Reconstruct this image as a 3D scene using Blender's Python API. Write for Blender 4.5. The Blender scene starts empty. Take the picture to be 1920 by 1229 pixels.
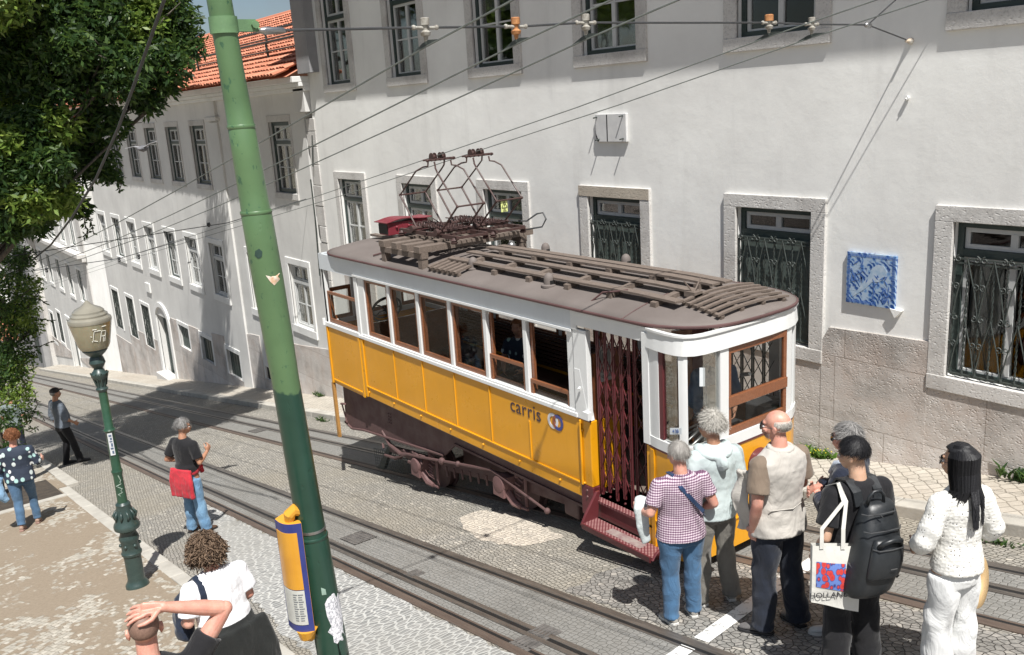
import bpy, bmesh, math, random
from math import sin, cos, pi, radians, sqrt, atan2
from mathutils import Vector as V, Matrix, noise as NZ
random.seed(7)
SC = bpy.context.scene
COL = SC.collection

# ---------------------------------------------------------------- camera
FPX = 1687.2
YAW, PITCH, ROLL = radians(144.058), radians(-14.1636), radians(-3.587)
_f = V((cos(YAW)*cos(PITCH), sin(YAW)*cos(PITCH), sin(PITCH)))
_r = V((sin(YAW), -cos(YAW), 0)); _u = _r.cross(_f)
_r2 = cos(ROLL)*_r + sin(ROLL)*_u; _u2 = -sin(ROLL)*_r + cos(ROLL)*_u
cam = bpy.data.cameras.new("camera"); camo = bpy.data.objects.new("camera", cam); COL.objects.link(camo)
cam.sensor_width = 36; cam.lens = FPX/1920*36; cam.clip_start = .05; cam.clip_end = 6000
mw = Matrix.Identity(4)
for i in range(3):
    mw[i][0], mw[i][1], mw[i][2] = _r2[i], _u2[i], -_f[i]
CAMZ = 3.4
mw[2][3] = CAMZ
camo.matrix_world = mw
SC.camera = camo

# ---------------------------------------------------------------- sky and sun
SUN = V((-.450, .205, -.869)).normalized()          # direction the light travels
elev = math.asin(-SUN.z); az = atan2(-SUN.x, -SUN.y)  # compass-style azimuth of the sun (from +Y, clockwise)
W = bpy.data.worlds.new("World"); SC.world = W; W.use_nodes = True
wn = W.node_tree.nodes; wl = W.node_tree.links; wn.clear()
sky = wn.new('ShaderNodeTexSky'); sky.sky_type = 'NISHITA'; sky.sun_disc = False
sky.sun_elevation = elev; sky.sun_rotation = az; sky.air_density = 1.0; sky.dust_density = 1.5; sky.ozone_density = 1.0
bg = wn.new('ShaderNodeBackground'); bg.inputs[1].default_value = .06
wo = wn.new('ShaderNodeOutputWorld')
tc = wn.new('ShaderNodeTexCoord'); nt = wn.new('ShaderNodeTexNoise'); nt.inputs['Scale'].default_value = 3.0; nt.inputs['Detail'].default_value = 8
nt.inputs['Roughness'].default_value = .6
cr = wn.new('ShaderNodeValToRGB'); cr.color_ramp.elements[0].position = .42; cr.color_ramp.elements[1].position = .68
mx = wn.new('ShaderNodeMix'); mx.data_type = 'RGBA'
mx.inputs[7].default_value = (3.3, 3.6, 4.0, 1)       # cloud radiance on the sky's own scale
wl.new(tc.outputs['Generated'], nt.inputs['Vector']); wl.new(nt.outputs[0], cr.inputs[0]); wl.new(cr.outputs[0], mx.inputs[0])
wl.new(sky.outputs[0], mx.inputs[6]); wl.new(mx.outputs[2], bg.inputs[0]); wl.new(bg.outputs[0], wo.inputs[0])
sl = bpy.data.lights.new("sun", 'SUN'); sl.energy = 5.0; sl.angle = radians(.55); sl.color = (1.0, .972, .93)
so = bpy.data.objects.new("sun", sl); COL.objects.link(so)
so.rotation_euler = SUN.to_track_quat('-Z', 'Y').to_euler(); so.location = (20, -8, 40)
SC.view_settings.view_transform = 'Standard'; SC.view_settings.look = 'None'
SC.view_settings.exposure = 0.5; SC.view_settings.gamma = 1
SC.render.resolution_x = 1024; SC.render.resolution_y = 655

# ---------------------------------------------------------------- measuring helpers: a sight line met with a real plane
TA = math.tan(radians(10.24))                        # slope of the street along X
def gz(x): return x*TA
def ray(px, py): return _r2*(px-960) + _u2*(614.5-py) + _f*FPX
def onY(px, py, y): d = ray(px, py); p = d*(y/d.y); return V((p.x, p.y, p.z+CAMZ))
def onX(px, py, x): d = ray(px, py); p = d*(x/d.x); return V((p.x, p.y, p.z+CAMZ))
def onG(px, py, dz=0.): d = ray(px, py); p = d*((-CAMZ+dz)/(d.z-d.x*TA)); return V((p.x, p.y, p.z+CAMZ))
def deep(px, py, t): p = ray(px, py)*(t/FPX); return V((p.x, p.y, p.z+CAMZ))

# ---------------------------------------------------------------- mesh helpers
class MB:
    def __init__(s): s.v = []; s.f = []; s.m = []; s.cur = 0
    def add(s, vs, fs):
        o = len(s.v); s.v += [tuple(p) for p in vs]
        for f in fs: s.f.append(tuple(i+o for i in f)); s.m.append(s.cur)
        return s
    def box(s, x0, x1, y0, y1, z0, z1):
        return s.add([(x0,y0,z0),(x1,y0,z0),(x1,y1,z0),(x0,y1,z0),(x0,y0,z1),(x1,y0,z1),(x1,y1,z1),(x0,y1,z1)],
                     [(0,3,2,1),(4,5,6,7),(0,1,5,4),(1,2,6,5),(2,3,7,6),(3,0,4,7)])
    def hexa(s, b, t):
        return s.add(list(b)+list(t), [(0,3,2,1),(4,5,6,7),(0,1,5,4),(1,2,6,5),(2,3,7,6),(3,0,4,7)])
    def bar(s, p, q, w, h, up=(0,0,1)):
        p, q = V(p), V(q); d = (q-p).normalized(); up = V(up)
        if abs(d.dot(up)) > .99: up = V((1,0,0))
        sd = d.cross(up).normalized()*w/2; u = sd.cross(d).normalized()*h/2
        return s.hexa([p-sd-u, p+sd-u, q+sd-u, q-sd-u], [p-sd+u, p+sd+u, q+sd+u, q-sd+u])
    def tube(s, pts, r, n=8, caps=True, closed=False):
        pts = [V(p) for p in pts]; k = len(pts)
        rs = r if isinstance(r, (list, tuple)) else [r]*k
        d0 = (pts[1]-pts[0]).normalized()
        u = V((0,0,1)) if abs(d0.z) < .9 else V((1,0,0))
        u = (u - d0*u.dot(d0)).normalized(); o = len(s.v)
        for i, p in enumerate(pts):
            a = pts[i-1] if (i or closed) else pts[0]; b = pts[(i+1) % k] if (i < k-1 or closed) else pts[-1]
            d = (b-a)
            if d.length < 1e-9: d = d0
            d.normalize(); u = u - d*u.dot(d)
            if u.length < 1e-6: u = d.orthogonal()
            u.normalize(); w = d.cross(u)
            rr = rs[i]
            ru, rw = rr if isinstance(rr, (tuple, list)) else (rr, rr)
            for j in range(n):
                t = 2*pi*j/n; s.v.append(tuple(p + u*cos(t)*ru + w*sin(t)*rw))
        lim = k if closed else k-1
        for i in range(lim):
            a = o+i*n; b = o+((i+1) % k)*n
            for j in range(n):
                s.f.append((a+j, a+(j+1) % n, b+(j+1) % n, b+j)); s.m.append(s.cur)
        if caps and not closed:
            s.f.append(tuple(o+j for j in reversed(range(n)))); s.m.append(s.cur)
            s.f.append(tuple(o+(k-1)*n+j for j in range(n))); s.m.append(s.cur)
        return s
    def lathe(s, prof, c=(0,0,0), n=24, ax=None, caps=True):
        """prof: (r, h) list along axis ax from c"""
        c = V(c); ax = V(ax) if ax else V((0,0,1)); ax.normalize()
        u = V((1,0,0)) if abs(ax.x) < .9 else V((0,1,0)); u = (u-ax*u.dot(ax)).normalized(); w = ax.cross(u); o = len(s.v)
        for r, h in prof:
            for j in range(n):
                t = 2*pi*j/n; s.v.append(tuple(c + ax*h + (u*cos(t)+w*sin(t))*max(r, 1e-4)))
        for i in range(len(prof)-1):
            a = o+i*n; b = a+n
            for j in range(n): s.f.append((a+j, a+(j+1) % n, b+(j+1) % n, b+j)); s.m.append(s.cur)
        if caps:
            s.f.append(tuple(o+j for j in reversed(range(n)))); s.m.append(s.cur)
            s.f.append(tuple(o+(len(prof)-1)*n+j for j in range(n))); s.m.append(s.cur)
        return s
    def ball(s, c, rx, ry=None, rz=None, n=12, m=8, rot=None):
        ry = ry or rx; rz = rz or rx; c = V(c); o = len(s.v)
        for i in range(1, m):
            ph = pi*i/m
            for j in range(n):
                t = 2*pi*j/n; p = V((rx*sin(ph)*cos(t), ry*sin(ph)*sin(t), rz*cos(ph)))
                if rot is not None: p = rot @ p
                s.v.append(tuple(c+p))
        a = V((0,0,rz)); b = V((0,0,-rz))
        if rot is not None: a = rot @ a; b = rot @ b
        s.v.append(tuple(c+a)); s.v.append(tuple(c+b)); T = o+(m-1)*n; B = T+1
        for i in range(m-2):
            for j in range(n):
                p = o+i*n; q = p+n
                s.f.append((p+j, q+j, q+(j+1) % n, p+(j+1) % n)); s.m.append(s.cur)
        for j in range(n):
            s.f.append((T, o+j, o+(j+1) % n)); s.m.append(s.cur)
            e = o+(m-2)*n; s.f.append((B, e+(j+1) % n, e+j)); s.m.append(s.cur)
        return s
    def prism(s, poly, dvec):
        n = len(poly); d = V(dvec)
        return s.add([V(p) for p in poly]+[V(p)+d for p in poly],
                     [tuple(range(n))[::-1], tuple(range(n, 2*n))]+[(i, (i+1) % n, n+(i+1) % n, n+i) for i in range(n)])
    def quad(s, a, b, c, d): return s.add([a,b,c,d], [(0,1,2,3)])
    def grid(s, fn, nu, nv):
        o = len(s.v)
        for i in range(nu+1):
            for j in range(nv+1): s.v.append(tuple(fn(i/nu, j/nv)))
        for i in range(nu):
            for j in range(nv):
                a = o+i*(nv+1)+j; s.f.append((a, a+nv+1, a+nv+2, a+1)); s.m.append(s.cur)
        return s
    def build(s, name, mats, parent=None, smooth=False, bevel=0, mods=(), solid=0, fix=False, auto=None):
        me = bpy.data.meshes.new(name)
        off = V(parent['_o']) if parent is not None and '_o' in parent else V((0,0,0))
        me.from_pydata([tuple(V(p)-off) for p in s.v], [], s.f)
        if not isinstance(mats, (list, tuple)): mats = [mats]
        for m in mats: me.materials.append(m)
        if len(mats) > 1: me.polygons.foreach_set('material_index', s.m)
        if fix:
            b = bmesh.new(); b.from_mesh(me); bmesh.ops.recalc_face_normals(b, faces=b.faces); b.to_mesh(me); b.free()
        if smooth: me.polygons.foreach_set('use_smooth', [True]*len(me.polygons))
        me.update()
        o = bpy.data.objects.new(name, me); COL.objects.link(o)
        if parent is not None: o.parent = parent; o['_o'] = tuple(off)
        if auto:
            me.polygons.foreach_set('use_smooth', [True]*len(me.polygons))
            try: me.set_sharp_from_angle(angle=radians(auto))
            except Exception: pass
        if solid:
            m = o.modifiers.new('solid', 'SOLIDIFY'); m.thickness = solid; m.offset = 0
        if bevel:
            m = o.modifiers.new('bevel', 'BEVEL'); m.width = bevel; m.segments = 2; m.limit_method = 'ANGLE'
        return o

def pieces(mb, name, mats, parent, groups=None, **k):
    """one object per connected piece of the mesh (touching boxes may be merged by giving groups = a key function on the centre)"""
    par = list(range(len(mb.v)))
    def find(i):
        while par[i] != i: par[i] = par[par[i]]; i = par[i]
        return i
    for f in mb.f:
        for j in f[1:]: par[find(j)] = find(f[0])
    sets = {}
    for fi, f in enumerate(mb.f):
        key = find(f[0]); sets.setdefault(key, []).append(fi)
    if groups:
        g2 = {}
        for key, fl in sets.items():
            vs = [mb.v[i] for fi in fl for i in mb.f[fi]]; c = [sum(q[a_] for q in vs)/len(vs) for a_ in range(3)]; g2.setdefault(groups(c), []).extend(fl)
        sets = g2
    out = []
    for fl in sets.values():
        m = MB(); mp = {}
        for fi in fl:
            f = []
            for i in mb.f[fi]:
                if i not in mp: mp[i] = len(m.v); m.v.append(mb.v[i])
                f.append(mp[i])
            m.f.append(tuple(f)); m.m.append(mb.m[fi])
        out.append(m.build(name, mats, parent, **k))
    return out

def tag(o, label=None, cat=None, group=None, kind=None):
    if label: o['label'] = label
    if cat: o['category'] = cat
    if group: o['group'] = group
    if kind: o['kind'] = kind
    return o
def thing(name, loc, label, cat, group=None):
    o = bpy.data.objects.new(name, None); COL.objects.link(o); o.location = loc; o['_o'] = tuple(loc)
    o.empty_display_size = .2
    return tag(o, label, cat, group)
def solo(mb, name, mats, loc, label, cat, group=None, **k):
    """a thing that is one mesh, with its origin at loc"""
    me = mb; loc = V(loc); mb.v = [tuple(V(p)-loc) for p in mb.v]
    o = mb.build(name, mats, None, **k); o.location = loc; return tag(o, label, cat, group)
def copy_tree(o, parent=None):
    c = o.copy(); COL.objects.link(c); c.parent = parent
    for ch in [x for x in bpy.data.objects if x.parent == o]: copy_tree(ch, c)
    return c
def text_mesh(body, size, name, mat, mw, parent, thick=.002, weight=0.0, spacing=1.0):
    cu = bpy.data.curves.new(name, 'FONT'); cu.body = body; cu.size = size; cu.extrude = thick; cu.offset = weight
    cu.align_x = 'CENTER'; cu.align_y = 'CENTER'; cu.space_character = spacing
    t = bpy.data.objects.new(name+'_c', cu); COL.objects.link(t)
    dg = bpy.context.evaluated_depsgraph_get(); me = bpy.data.meshes.new_from_object(t.evaluated_get(dg)); bpy.data.objects.remove(t)
    off = V(parent['_o']) if parent is not None else V((0,0,0))
    me.transform(Matrix.Translation(-off) @ mw); me.materials.clear(); me.materials.append(mat)
    o = bpy.data.objects.new(name, me); COL.objects.link(o)
    if parent is not None: o.parent = parent; o['_o'] = tuple(off)
    return o
def frame_m(origin, xax, yax):
    x = V(xax).normalized(); z = x.cross(V(yax)).normalized(); y = z.cross(x)
    m = Matrix.Identity(4)
    for i in range(3): m[i][0], m[i][1], m[i][2], m[i][3] = x[i], y[i], z[i], origin[i]
    return m

# ---------------------------------------------------------------- materials
class NB:
    def __init__(s, name):
        s.m = bpy.data.materials.new(name); s.m.use_nodes = True; s.t = s.m.node_tree; s.t.nodes.clear()
        s.out = s.n('ShaderNodeOutputMaterial'); s.b = s.n('ShaderNodeBsdfPrincipled'); s.l(s.b.outputs[0], s.out.inputs[0])
        s.co = s.n('ShaderNodeTexCoord')
    def n(s, t, **k):
        x = s.t.nodes.new(t)
        for a, b in k.items(): setattr(x, a, b)
        return x
    def l(s, a, b): s.t.links.new(a, b)
    def set(s, **k):
        for a, b in k.items():
            nm = {'rough':'Roughness','metal':'Metallic','coat':'Coat Weight','spec':'Specular IOR Level','sheen':'Sheen Weight','trans':'Transmission Weight','alpha':'Alpha','sss':'Subsurface Weight','coatr':'Coat Roughness'}[a]
            s.b.inputs[nm].default_value = b
        return s
    def mapv(s, sc=(1,1,1), rot=(0,0,0), src=None):
        m = s.n('ShaderNodeMapping'); m.inputs['Scale'].default_value = sc; m.inputs['Rotation'].default_value = rot
        s.l(src or s.co.outputs['Object'], m.inputs[0]); return m.outputs[0]
    def noise(s, scale, detail=5, rough=.55, vec=None, dist=0):
        x = s.n('ShaderNodeTexNoise'); x.inputs['Scale'].default_value = scale; x.inputs['Detail'].default_value = detail
        x.inputs['Roughness'].default_value = rough; x.inputs['Distortion'].default_value = dist
        s.l(vec or s.co.outputs['Object'], x.inputs['Vector']); return x.outputs[0]
    def vor(s, scale, vec=None, feature='F1', rnd=1.0, dims='3D'):
        x = s.n('ShaderNodeTexVoronoi', feature=feature, voronoi_dimensions=dims); x.inputs['Scale'].default_value = scale; x.inputs['Randomness'].default_value = rnd
        s.l(vec or s.co.outputs['Object'], x.inputs['Vector']); return x
    def ramp(s, fac, *st):
        r = s.n('ShaderNodeValToRGB'); e = r.color_ramp.elements
        while len(e) < len(st): e.new(.5)
        for i, (p, c) in enumerate(st):
            e[i].position = p; e[i].color = (c, c, c, 1) if isinstance(c, (int, float)) else (*c, 1)
        s.l(fac, r.inputs[0]); return r.outputs[0]
    def mix(s, fac, a, b, mode='MIX'):
        x = s.n('ShaderNodeMix', data_type='RGBA', blend_type=mode)
        for v, i in ((fac, 0), (a, 6), (b, 7)):
            if hasattr(v, 'links'): s.l(v, x.inputs[i])
            elif i == 0: x.inputs[0].default_value = v
            else: x.inputs[i].default_value = (v, v, v, 1) if isinstance(v, (int, float)) else (*v, 1)
        return x.outputs[2]
    def math(s, op, a, b=None, clamp=False):
        x = s.n('ShaderNodeMath', operation=op, use_clamp=clamp)
        for v, i in ((a, 0), (b, 1)):
            if v is None: continue
            if hasattr(v, 'links'): s.l(v, x.inputs[i])
            else: x.inputs[i].default_value = v
        return x.outputs[0]
    def col(s, c):
        if hasattr(c, 'links'): s.l(c, s.b.inputs['Base Color'])
        else: s.b.inputs['Base Color'].default_value = (*c, 1)
        return s
    def bump(s, h, strength=.3, dist=.01):
        x = s.n('ShaderNodeBump'); x.inputs['Strength'].default_value = strength; x.inputs['Distance'].default_value = dist
        s.l(h, x.inputs['Height'])
        if s.b.inputs['Normal'].is_linked: s.l(s.b.inputs['Normal'].links[0].from_socket, x.inputs['Normal'])
        s.l(x.outputs[0], s.b.inputs['Normal']); return s
    def roughness(s, r): s.l(r, s.b.inputs['Roughness']); return s

def simple(name, c, c2=None, scale=6, rough=.6, bump=.2, bscale=60, bdist=.003, **k):
    n = NB(name); c2 = c2 or tuple(x*.72 for x in c)
    n.col(n.ramp(n.noise(scale, 6), (.35, c2), (.65, c))); n.set(rough=rough, **k)
    if bump: n.bump(n.noise(bscale, 4), bump, bdist)
    return n.m
MT = {}
def stucco(name, c, stain):
    n = NB(name)
    big = n.noise(.55, 6, .6); streak = n.noise(1.0, 6, .65, n.mapv((2.2, 2.2, .35)))
    c1 = n.mix(n.ramp(big, (.38, 1.), (.66, 0.)), c, stain)
    c2 = n.mix(n.math('MULTIPLY', n.ramp(streak, (.54, 0.), (.78, 1.)), .4), c1, tuple(x*.72 for x in stain))
    n.col(c2); n.set(rough=.9, spec=.2)
    n.bump(n.noise(2.2, 6, .6), .4, .02); n.bump(n.noise(60, 4), .2, .003); n.bump(n.noise(14, 4), .12, .005); return n.m
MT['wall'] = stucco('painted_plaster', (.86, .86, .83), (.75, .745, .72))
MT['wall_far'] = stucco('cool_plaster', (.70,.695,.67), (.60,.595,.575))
MT['wall_white'] = stucco('bright_plaster', (.78, .78, .76), (.68, .68, .66))
MT['wall_dark'] = stucco('shaded_grey_plaster', (.34, .34, .34), (.24, .24, .25))  # dark tone includes the shade on the house end at the street foot
def stone(name, c, c2, pit=1.0):
    n = NB(name)
    a = n.ramp(n.noise(1.1, 8, .65), (.3, c2), (.5, c), (.72, tuple(x*1.12 for x in c)))
    sp = n.ramp(n.noise(38, 6, .7), (.36, 1.), (.5, 0.))
    n.col(n.mix(n.math('MULTIPLY', sp, .45), a, tuple(x*.5 for x in c))); n.set(rough=.9, spec=.2)
    v = n.vor(26*pit, n.mapv((1, 1, 1.5)), 'SMOOTH_F1')
    n.bump(n.ramp(v.outputs[0], (.0, 0.), (.32, 1.)), .4, .011); n.bump(n.noise(60, 5, .7), .5, .006); return n.m
MT['stone'] = stone('limestone_trim', (.58,.565,.54), (.38, .36, .34))
MT['stone_warm'] = stone('ochre_limestone', (.46, .41, .34), (.34, .30, .25))
def dado():
    n = NB('dressed_stone_base')
    a = n.ramp(n.noise(.9, 8, .62), (.28, (.30,.28,.26)), (.48, (.55,.52,.49)), (.7, (.66,.63,.60)))
    pk = n.ramp(n.noise(1.7, 5, .6), (.46, 0.), (.66, 1.)); a = n.mix(n.math('MULTIPLY', pk, .45), a, (.50,.40,.34))
    br = n.n('ShaderNodeTexBrick'); n.l(n.mapv((1, 1, 1), (radians(90), 0, 0)), br.inputs['Vector'])
    br.inputs['Scale'].default_value = 1; br.inputs['Brick Width'].default_value = 1.75; br.inputs['Row Height'].default_value = .78; br.offset = .37; br.squash = .7; br.squash_frequency = 3
    br.inputs['Mortar Size'].default_value = .006; br.inputs['Mortar Smooth'].default_value = .3
    br.inputs['Color1'].default_value = (1, 1, 1, 1); br.inputs['Color2'].default_value = (.9, .89, .88, 1); br.inputs['Mortar'].default_value = (.66, .63, .6, 1)
    a = n.mix(1.0, a, br.outputs[0], 'MULTIPLY')
    n.col(a); n.set(rough=.92, spec=.2)
    v = n.vor(30, n.mapv((1, 1, 1.6)), 'SMOOTH_F1'); m = n.ramp(n.noise(1.3, 4), (.4, .2), (.6, 1.))
    n.bump(n.math('MULTIPLY', n.ramp(v.outputs[0], (.0, 0.), (.34, 1.)), m), .65, .018); n.bump(n.noise(45, 6, .7), .5, .008)
    n.bump(n.math('SUBTRACT', 1.0, br.outputs['Fac']), .6, .012); return n.m
MT['dado'] = dado()

def cobble(name, stones, grout, scale=9., aniso=(1, 1), rnd=.75, gw=.07, rot=0., dirt=(.30, .26, .21), dirt_amt=.35, bump=.7, light=0.0, rough=.8, wave=.0):
    """stones: list of colours picked at random per stone"""
    n = NB(name); src = n.co.outputs['Object']
    if wave:
        nz = n.n('ShaderNodeTexNoise'); nz.inputs['Scale'].default_value = .8; n.l(src, nz.inputs['Vector'])
        mxv = n.n('ShaderNodeMix', data_type='VECTOR'); mxv.inputs[0].default_value = wave; n.l(src, mxv.inputs[4]); n.l(nz.outputs['Color'], mxv.inputs[5]); src = mxv.outputs[1]
    vec = n.mapv((aniso[0], aniso[1], 1), (0, 0, rot), src)
    v = n.vor(scale, vec, 'F1', rnd, '2D'); e = n.vor(scale, vec, 'DISTANCE_TO_EDGE', rnd, '2D')
    sx = n.n('ShaderNodeSeparateColor'); n.l(v.outputs['Color'], sx.inputs[0])
    st = [(i/(len(stones)-1) if len(stones) > 1 else 0, c) for i, c in enumerate(stones)]
    c = n.ramp(sx.outputs[0], *st)
    c = n.mix(.35, c, n.ramp(n.noise(40, 4), (.3, tuple(x*.6 for x in stones[0])), (.7, tuple(min(1, x*1.2) for x in stones[-1]))))
    dn = n.ramp(n.noise(.45, 7, .65), (.42, 0.), (.62, 1.))
    edge = n.ramp(e.outputs[0], (gw*.45, 1.), (gw, 0.))
    c = n.mix(edge, c, grout)
    c = n.mix(n.math('MULTIPLY', dn, dirt_amt), c, dirt)
    dk = n.ramp(n.noise(1.3, 6, .7), (.30, 1.), (.42, 0.)); c = n.mix(n.math('MULTIPLY', dk, .35), c, tuple(x*.45 for x in dirt))
    n.col(c); n.set(rough=rough, spec=.35)
    n.bump(n.ramp(e.outputs[0], (0., 0.), (gw*1.6, 1.)), bump, .012); n.bump(n.noise(60, 4), .3, .004)
    n.bump(sx.outputs[1], .35, .008); return n.m
MT['road'] = cobble('worn_setts', [(.17,.165,.15), (.23,.22,.20), (.27,.255,.23), (.21,.205,.19), (.30,.285,.255), (.25,.24,.215), (.52,.485,.42)], (.15,.14,.12), 17, (1, 1.4), .58, .08, .25, (.29,.26,.205), .55, .9)
MT['road_up'] = cobble('dark_flag_setts', [(.13,.13,.125), (.17,.17,.16), (.20,.195,.185), (.24,.235,.22), (.19,.19,.18), (.26,.25,.235), (.46,.43,.38)], (.075,.07,.065), 15.5, (1, 1.25), .85, .06, .5, (.2,.18,.16), .35, .9)
MT['track_bed'] = cobble('mortared_flags', [(.20,.198,.185), (.24,.235,.22), (.265,.26,.245), (.225,.22,.205)], (.17,.165,.15), 16, (1, 1.3), .55, .07, 0, (.19,.18,.16), .55, .6)
MT['mortar'] = cobble('flags_in_white_mortar', [(.20,.205,.20), (.28,.28,.27), (.34,.335,.32), (.24,.24,.235)], (.50,.50,.475), 10.5, (1.9, .9), .9, .16, .15, (.30,.29,.26), .4, .6)
MT['bright_sett'] = cobble('new_limestone_setts', [(.34,.31,.27), (.50,.45,.38), (.58,.52,.43), (.62,.56,.47), (.60,.54,.46)], (.28,.24,.19), 14, (1, 1.6), .65, .06, 0, (.5,.44,.36), .3)
MT['calcada'] = cobble('calcada_paving', [(.44,.41,.35), (.50,.465,.40), (.56,.52,.45), (.47,.43,.37)], (.26,.235,.195), 8.2, (1, 1), .28, .055, radians(45), (.36,.31,.25), .5)
def plaza():
    n = NB('sandy_calcada'); vec = n.mapv((1, 1.15, 1), (0, 0, radians(-28)))
    v = n.vor(14.5, vec, 'F1', .45, '2D'); e = n.vor(14.5, vec, 'DISTANCE_TO_EDGE', .35, '2D')
    sx = n.n('ShaderNodeSeparateColor'); n.l(v.outputs['Color'], sx.inputs[0])
    c = n.ramp(sx.outputs[0], (0, (.34,.315,.27)), (.5, (.41,.38,.32)), (1, (.49,.455,.39)))
    c = n.mix(n.ramp(e.outputs[0], (.02, 1.), (.05, 0.)), c, (.20,.17,.13))
    sand = n.ramp(n.noise(.75, 7, .62, n.mapv((.8, 1.5, 1), (0, 0, .5)), .6), (.40, 1.), (.60, 0.))
    per = n.ramp(sx.outputs[1], (.15, 0.), (.75, 1.)); sm = n.math('MULTIPLY', n.ramp(n.math('ADD', sand, n.math('MULTIPLY', per, .55)), (.5, 0.), (.75, 1.)), .93)
    sc = n.ramp(n.noise(30, 6, .7), (.3, (.215,.170,.122)), (.7, (.285,.232,.172)))
    n.col(n.mix(sm, c, sc)); n.set(rough=.92, spec=.2)
    n.bump(n.math('MULTIPLY', n.ramp(e.outputs[0], (0., 0.), (.07, 1.)), n.math('SUBTRACT', 1.05, sm)), .6, .01); n.bump(n.noise(90, 5, .7), .35, .004); return n.m
MT['plaza'] = plaza()
MT['kerb'] = simple('kerb_stone', (.47,.45,.40), (.36,.34,.30), 3, .85, .5, 40, .006)
def rail(name, a, b, rough=.45):
    n = NB(name); n.col(n.ramp(n.noise(3, 7, .7, n.mapv((.5, 8, 4))), (.3, a), (.7, b))); n.set(rough=rough, metal=.5); n.bump(n.noise(50, 4), .3, .003); return n.m
MT['rail'] = rail('worn_rail_steel', (.10,.09,.082), (.23,.205,.18), .42)
MT['rail_rust'] = rail('rusty_rail', (.125,.092,.075), (.20,.155,.125), .65)
MT['slot'] = simple('slot_darkness', (.015,.015,.015), rough=.6, bump=0)
MT['ground'] = simple('bare_ground', (.28,.25,.20), (.2,.19,.15), .3, .95, .4, 5, .03)
MT['white_line'] = None
n = NB('worn_white_marking'); w_ = n.ramp(n.noise(14, 6, .75), (.36, 0.), (.46, 1.)); n.col(n.mix(w_, (.25,.245,.23), (.78,.78,.76))); n.set(rough=.8)
n.bump(n.vor(8.5, None, 'DISTANCE_TO_EDGE', .9, '2D').outputs[0], .4, .006); MT['white_line'] = n.m

def paint(name, c, rough=.3, coat=.3, dirt=.25, wob=.25):
    n = NB(name); g = n.math('MAXIMUM', n.ramp(n.noise(1.6, 7, .65), (.35, 1.), (.62, 0.)), n.ramp(n.noise(3.0, 6, .7, n.mapv((4, 4, .5))), (.52, 0.), (.72, 1.)))
    d = tuple(x*.78 for x in c); a = n.mix(n.math('MULTIPLY', g, dirt), c, d)
    sp = n.ramp(n.noise(55, 5, .7), (.26, 1.), (.33, 0.)); n.col(n.mix(n.math('MULTIPLY', sp, dirt*1.3), a, tuple(x*.35 for x in c)))
    n.set(coat=coat, coatr=.12); n.roughness(n.ramp(n.noise(5, 5), (.3, rough*.8), (.7, min(1, rough*1.5))))
    n.bump(n.noise(1.8, 3), wob, .012); n.bump(n.noise(120, 3), .08, .001); return n.m
MT['yellow'] = paint('yellow_enamel', (.74, .335, .008), .3, .3, .4)
MT['white'] = paint('white_enamel', (.74, .75, .74), .35, .2, .32, .12)
MT['fascia'] = paint('pale_grey_enamel', (.62, .66, .69), .4, .2, .4, .15)
MT['maroon'] = paint('maroon_paint', (.115, .022, .026), .42, .15, .5)
MT['under'] = paint('maroon_brown_underframe', (.105, .058, .055), .6, .0, .6, .3)
MT['under_pink'] = paint('faded_maroon_casting', (.17, .092, .088), .65, .0, .6, .5)
MT['roofp'] = simple('brown_roof_canvas', (.165,.142,.130), (.128,.108,.098), 1.5, .75, .35, 30, .004)
MT['roofedge'] = simple('dark_roof_trim', (.10,.05,.048), None, 3, .6, .2)
def wood(name, a, b, rough=.5, coat=0, sc=(1, 12, 12)):
    n = NB(name); n.col(n.ramp(n.noise(4, 8, .7, n.mapv(sc), .4), (.32, a), (.68, b))); n.set(rough=rough, coat=coat)
    n.bump(n.noise(8, 6, .7, n.mapv(sc)), .35, .004); return n.m
MT['varnish'] = wood('varnished_wood', (.16,.055,.022), (.27,.10,.042), .35, .4)
MT['weathered'] = wood('weathered_brown_board', (.10,.078,.062), (.19,.15,.125), .8, 0, (3, 14, 14))
MT['bench'] = wood('dark_bench_slats', (.05,.022,.014), (.095,.042,.024), .5, .1)
MT['yellow_wood'] = wood('ochre_board', (.34,.17,.05), (.50,.26,.07), .6, 0)
MT['panto'] = paint('pantograph_maroon', (.062, .032, .028), .5, .1, .5)
MT['dark_red'] = paint('red_resistor_box', (.19, .022, .034), .45, .15, .3)
MT['steel'] = simple('bare_steel', (.42,.42,.42), None, 8, .35, .1, metal=.9)
MT['cable'] = simple('wire_green_grey', (.17,.19,.175), None, 8, .6, 0)
MT['cable_dark'] = simple('dark_cable', (.05,.052,.055), None, 8, .6, 0)
MT['iron'] = simple('dark_wrought_iron', (.055,.066,.060), (.032,.040,.036), 20, .5, .2)
MT['green_wood'] = wood('dark_green_joinery', (.018,.032,.028), (.035,.055,.05), .5, .1)
MT['shutter'] = wood('green_shutter', (.06,.08,.072), (.10,.125,.115), .6, 0)
MT['sash'] = paint('chalky_white_joinery', (.55, .56, .55), .7, 0, .6, .3)
MT['tile'] = None
def tile():
    n = NB('terracotta_tile'); v = n.n('ShaderNodeNewGeometry')
    c = n.ramp(v.outputs['Random Per Island'], (0, (.40,.14,.08)), (.5, (.50,.185,.105)), (1, (.56,.25,.155)))
    n.col(n.mix(n.math('MULTIPLY', n.ramp(n.noise(2.5, 6, .7), (.5, 0.), (.7, 1.)), .4), c, (.34,.10,.06))); n.set(rough=.8); n.bump(n.noise(40), .3, .004); return n.m
MT['tile'] = tile()
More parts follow.
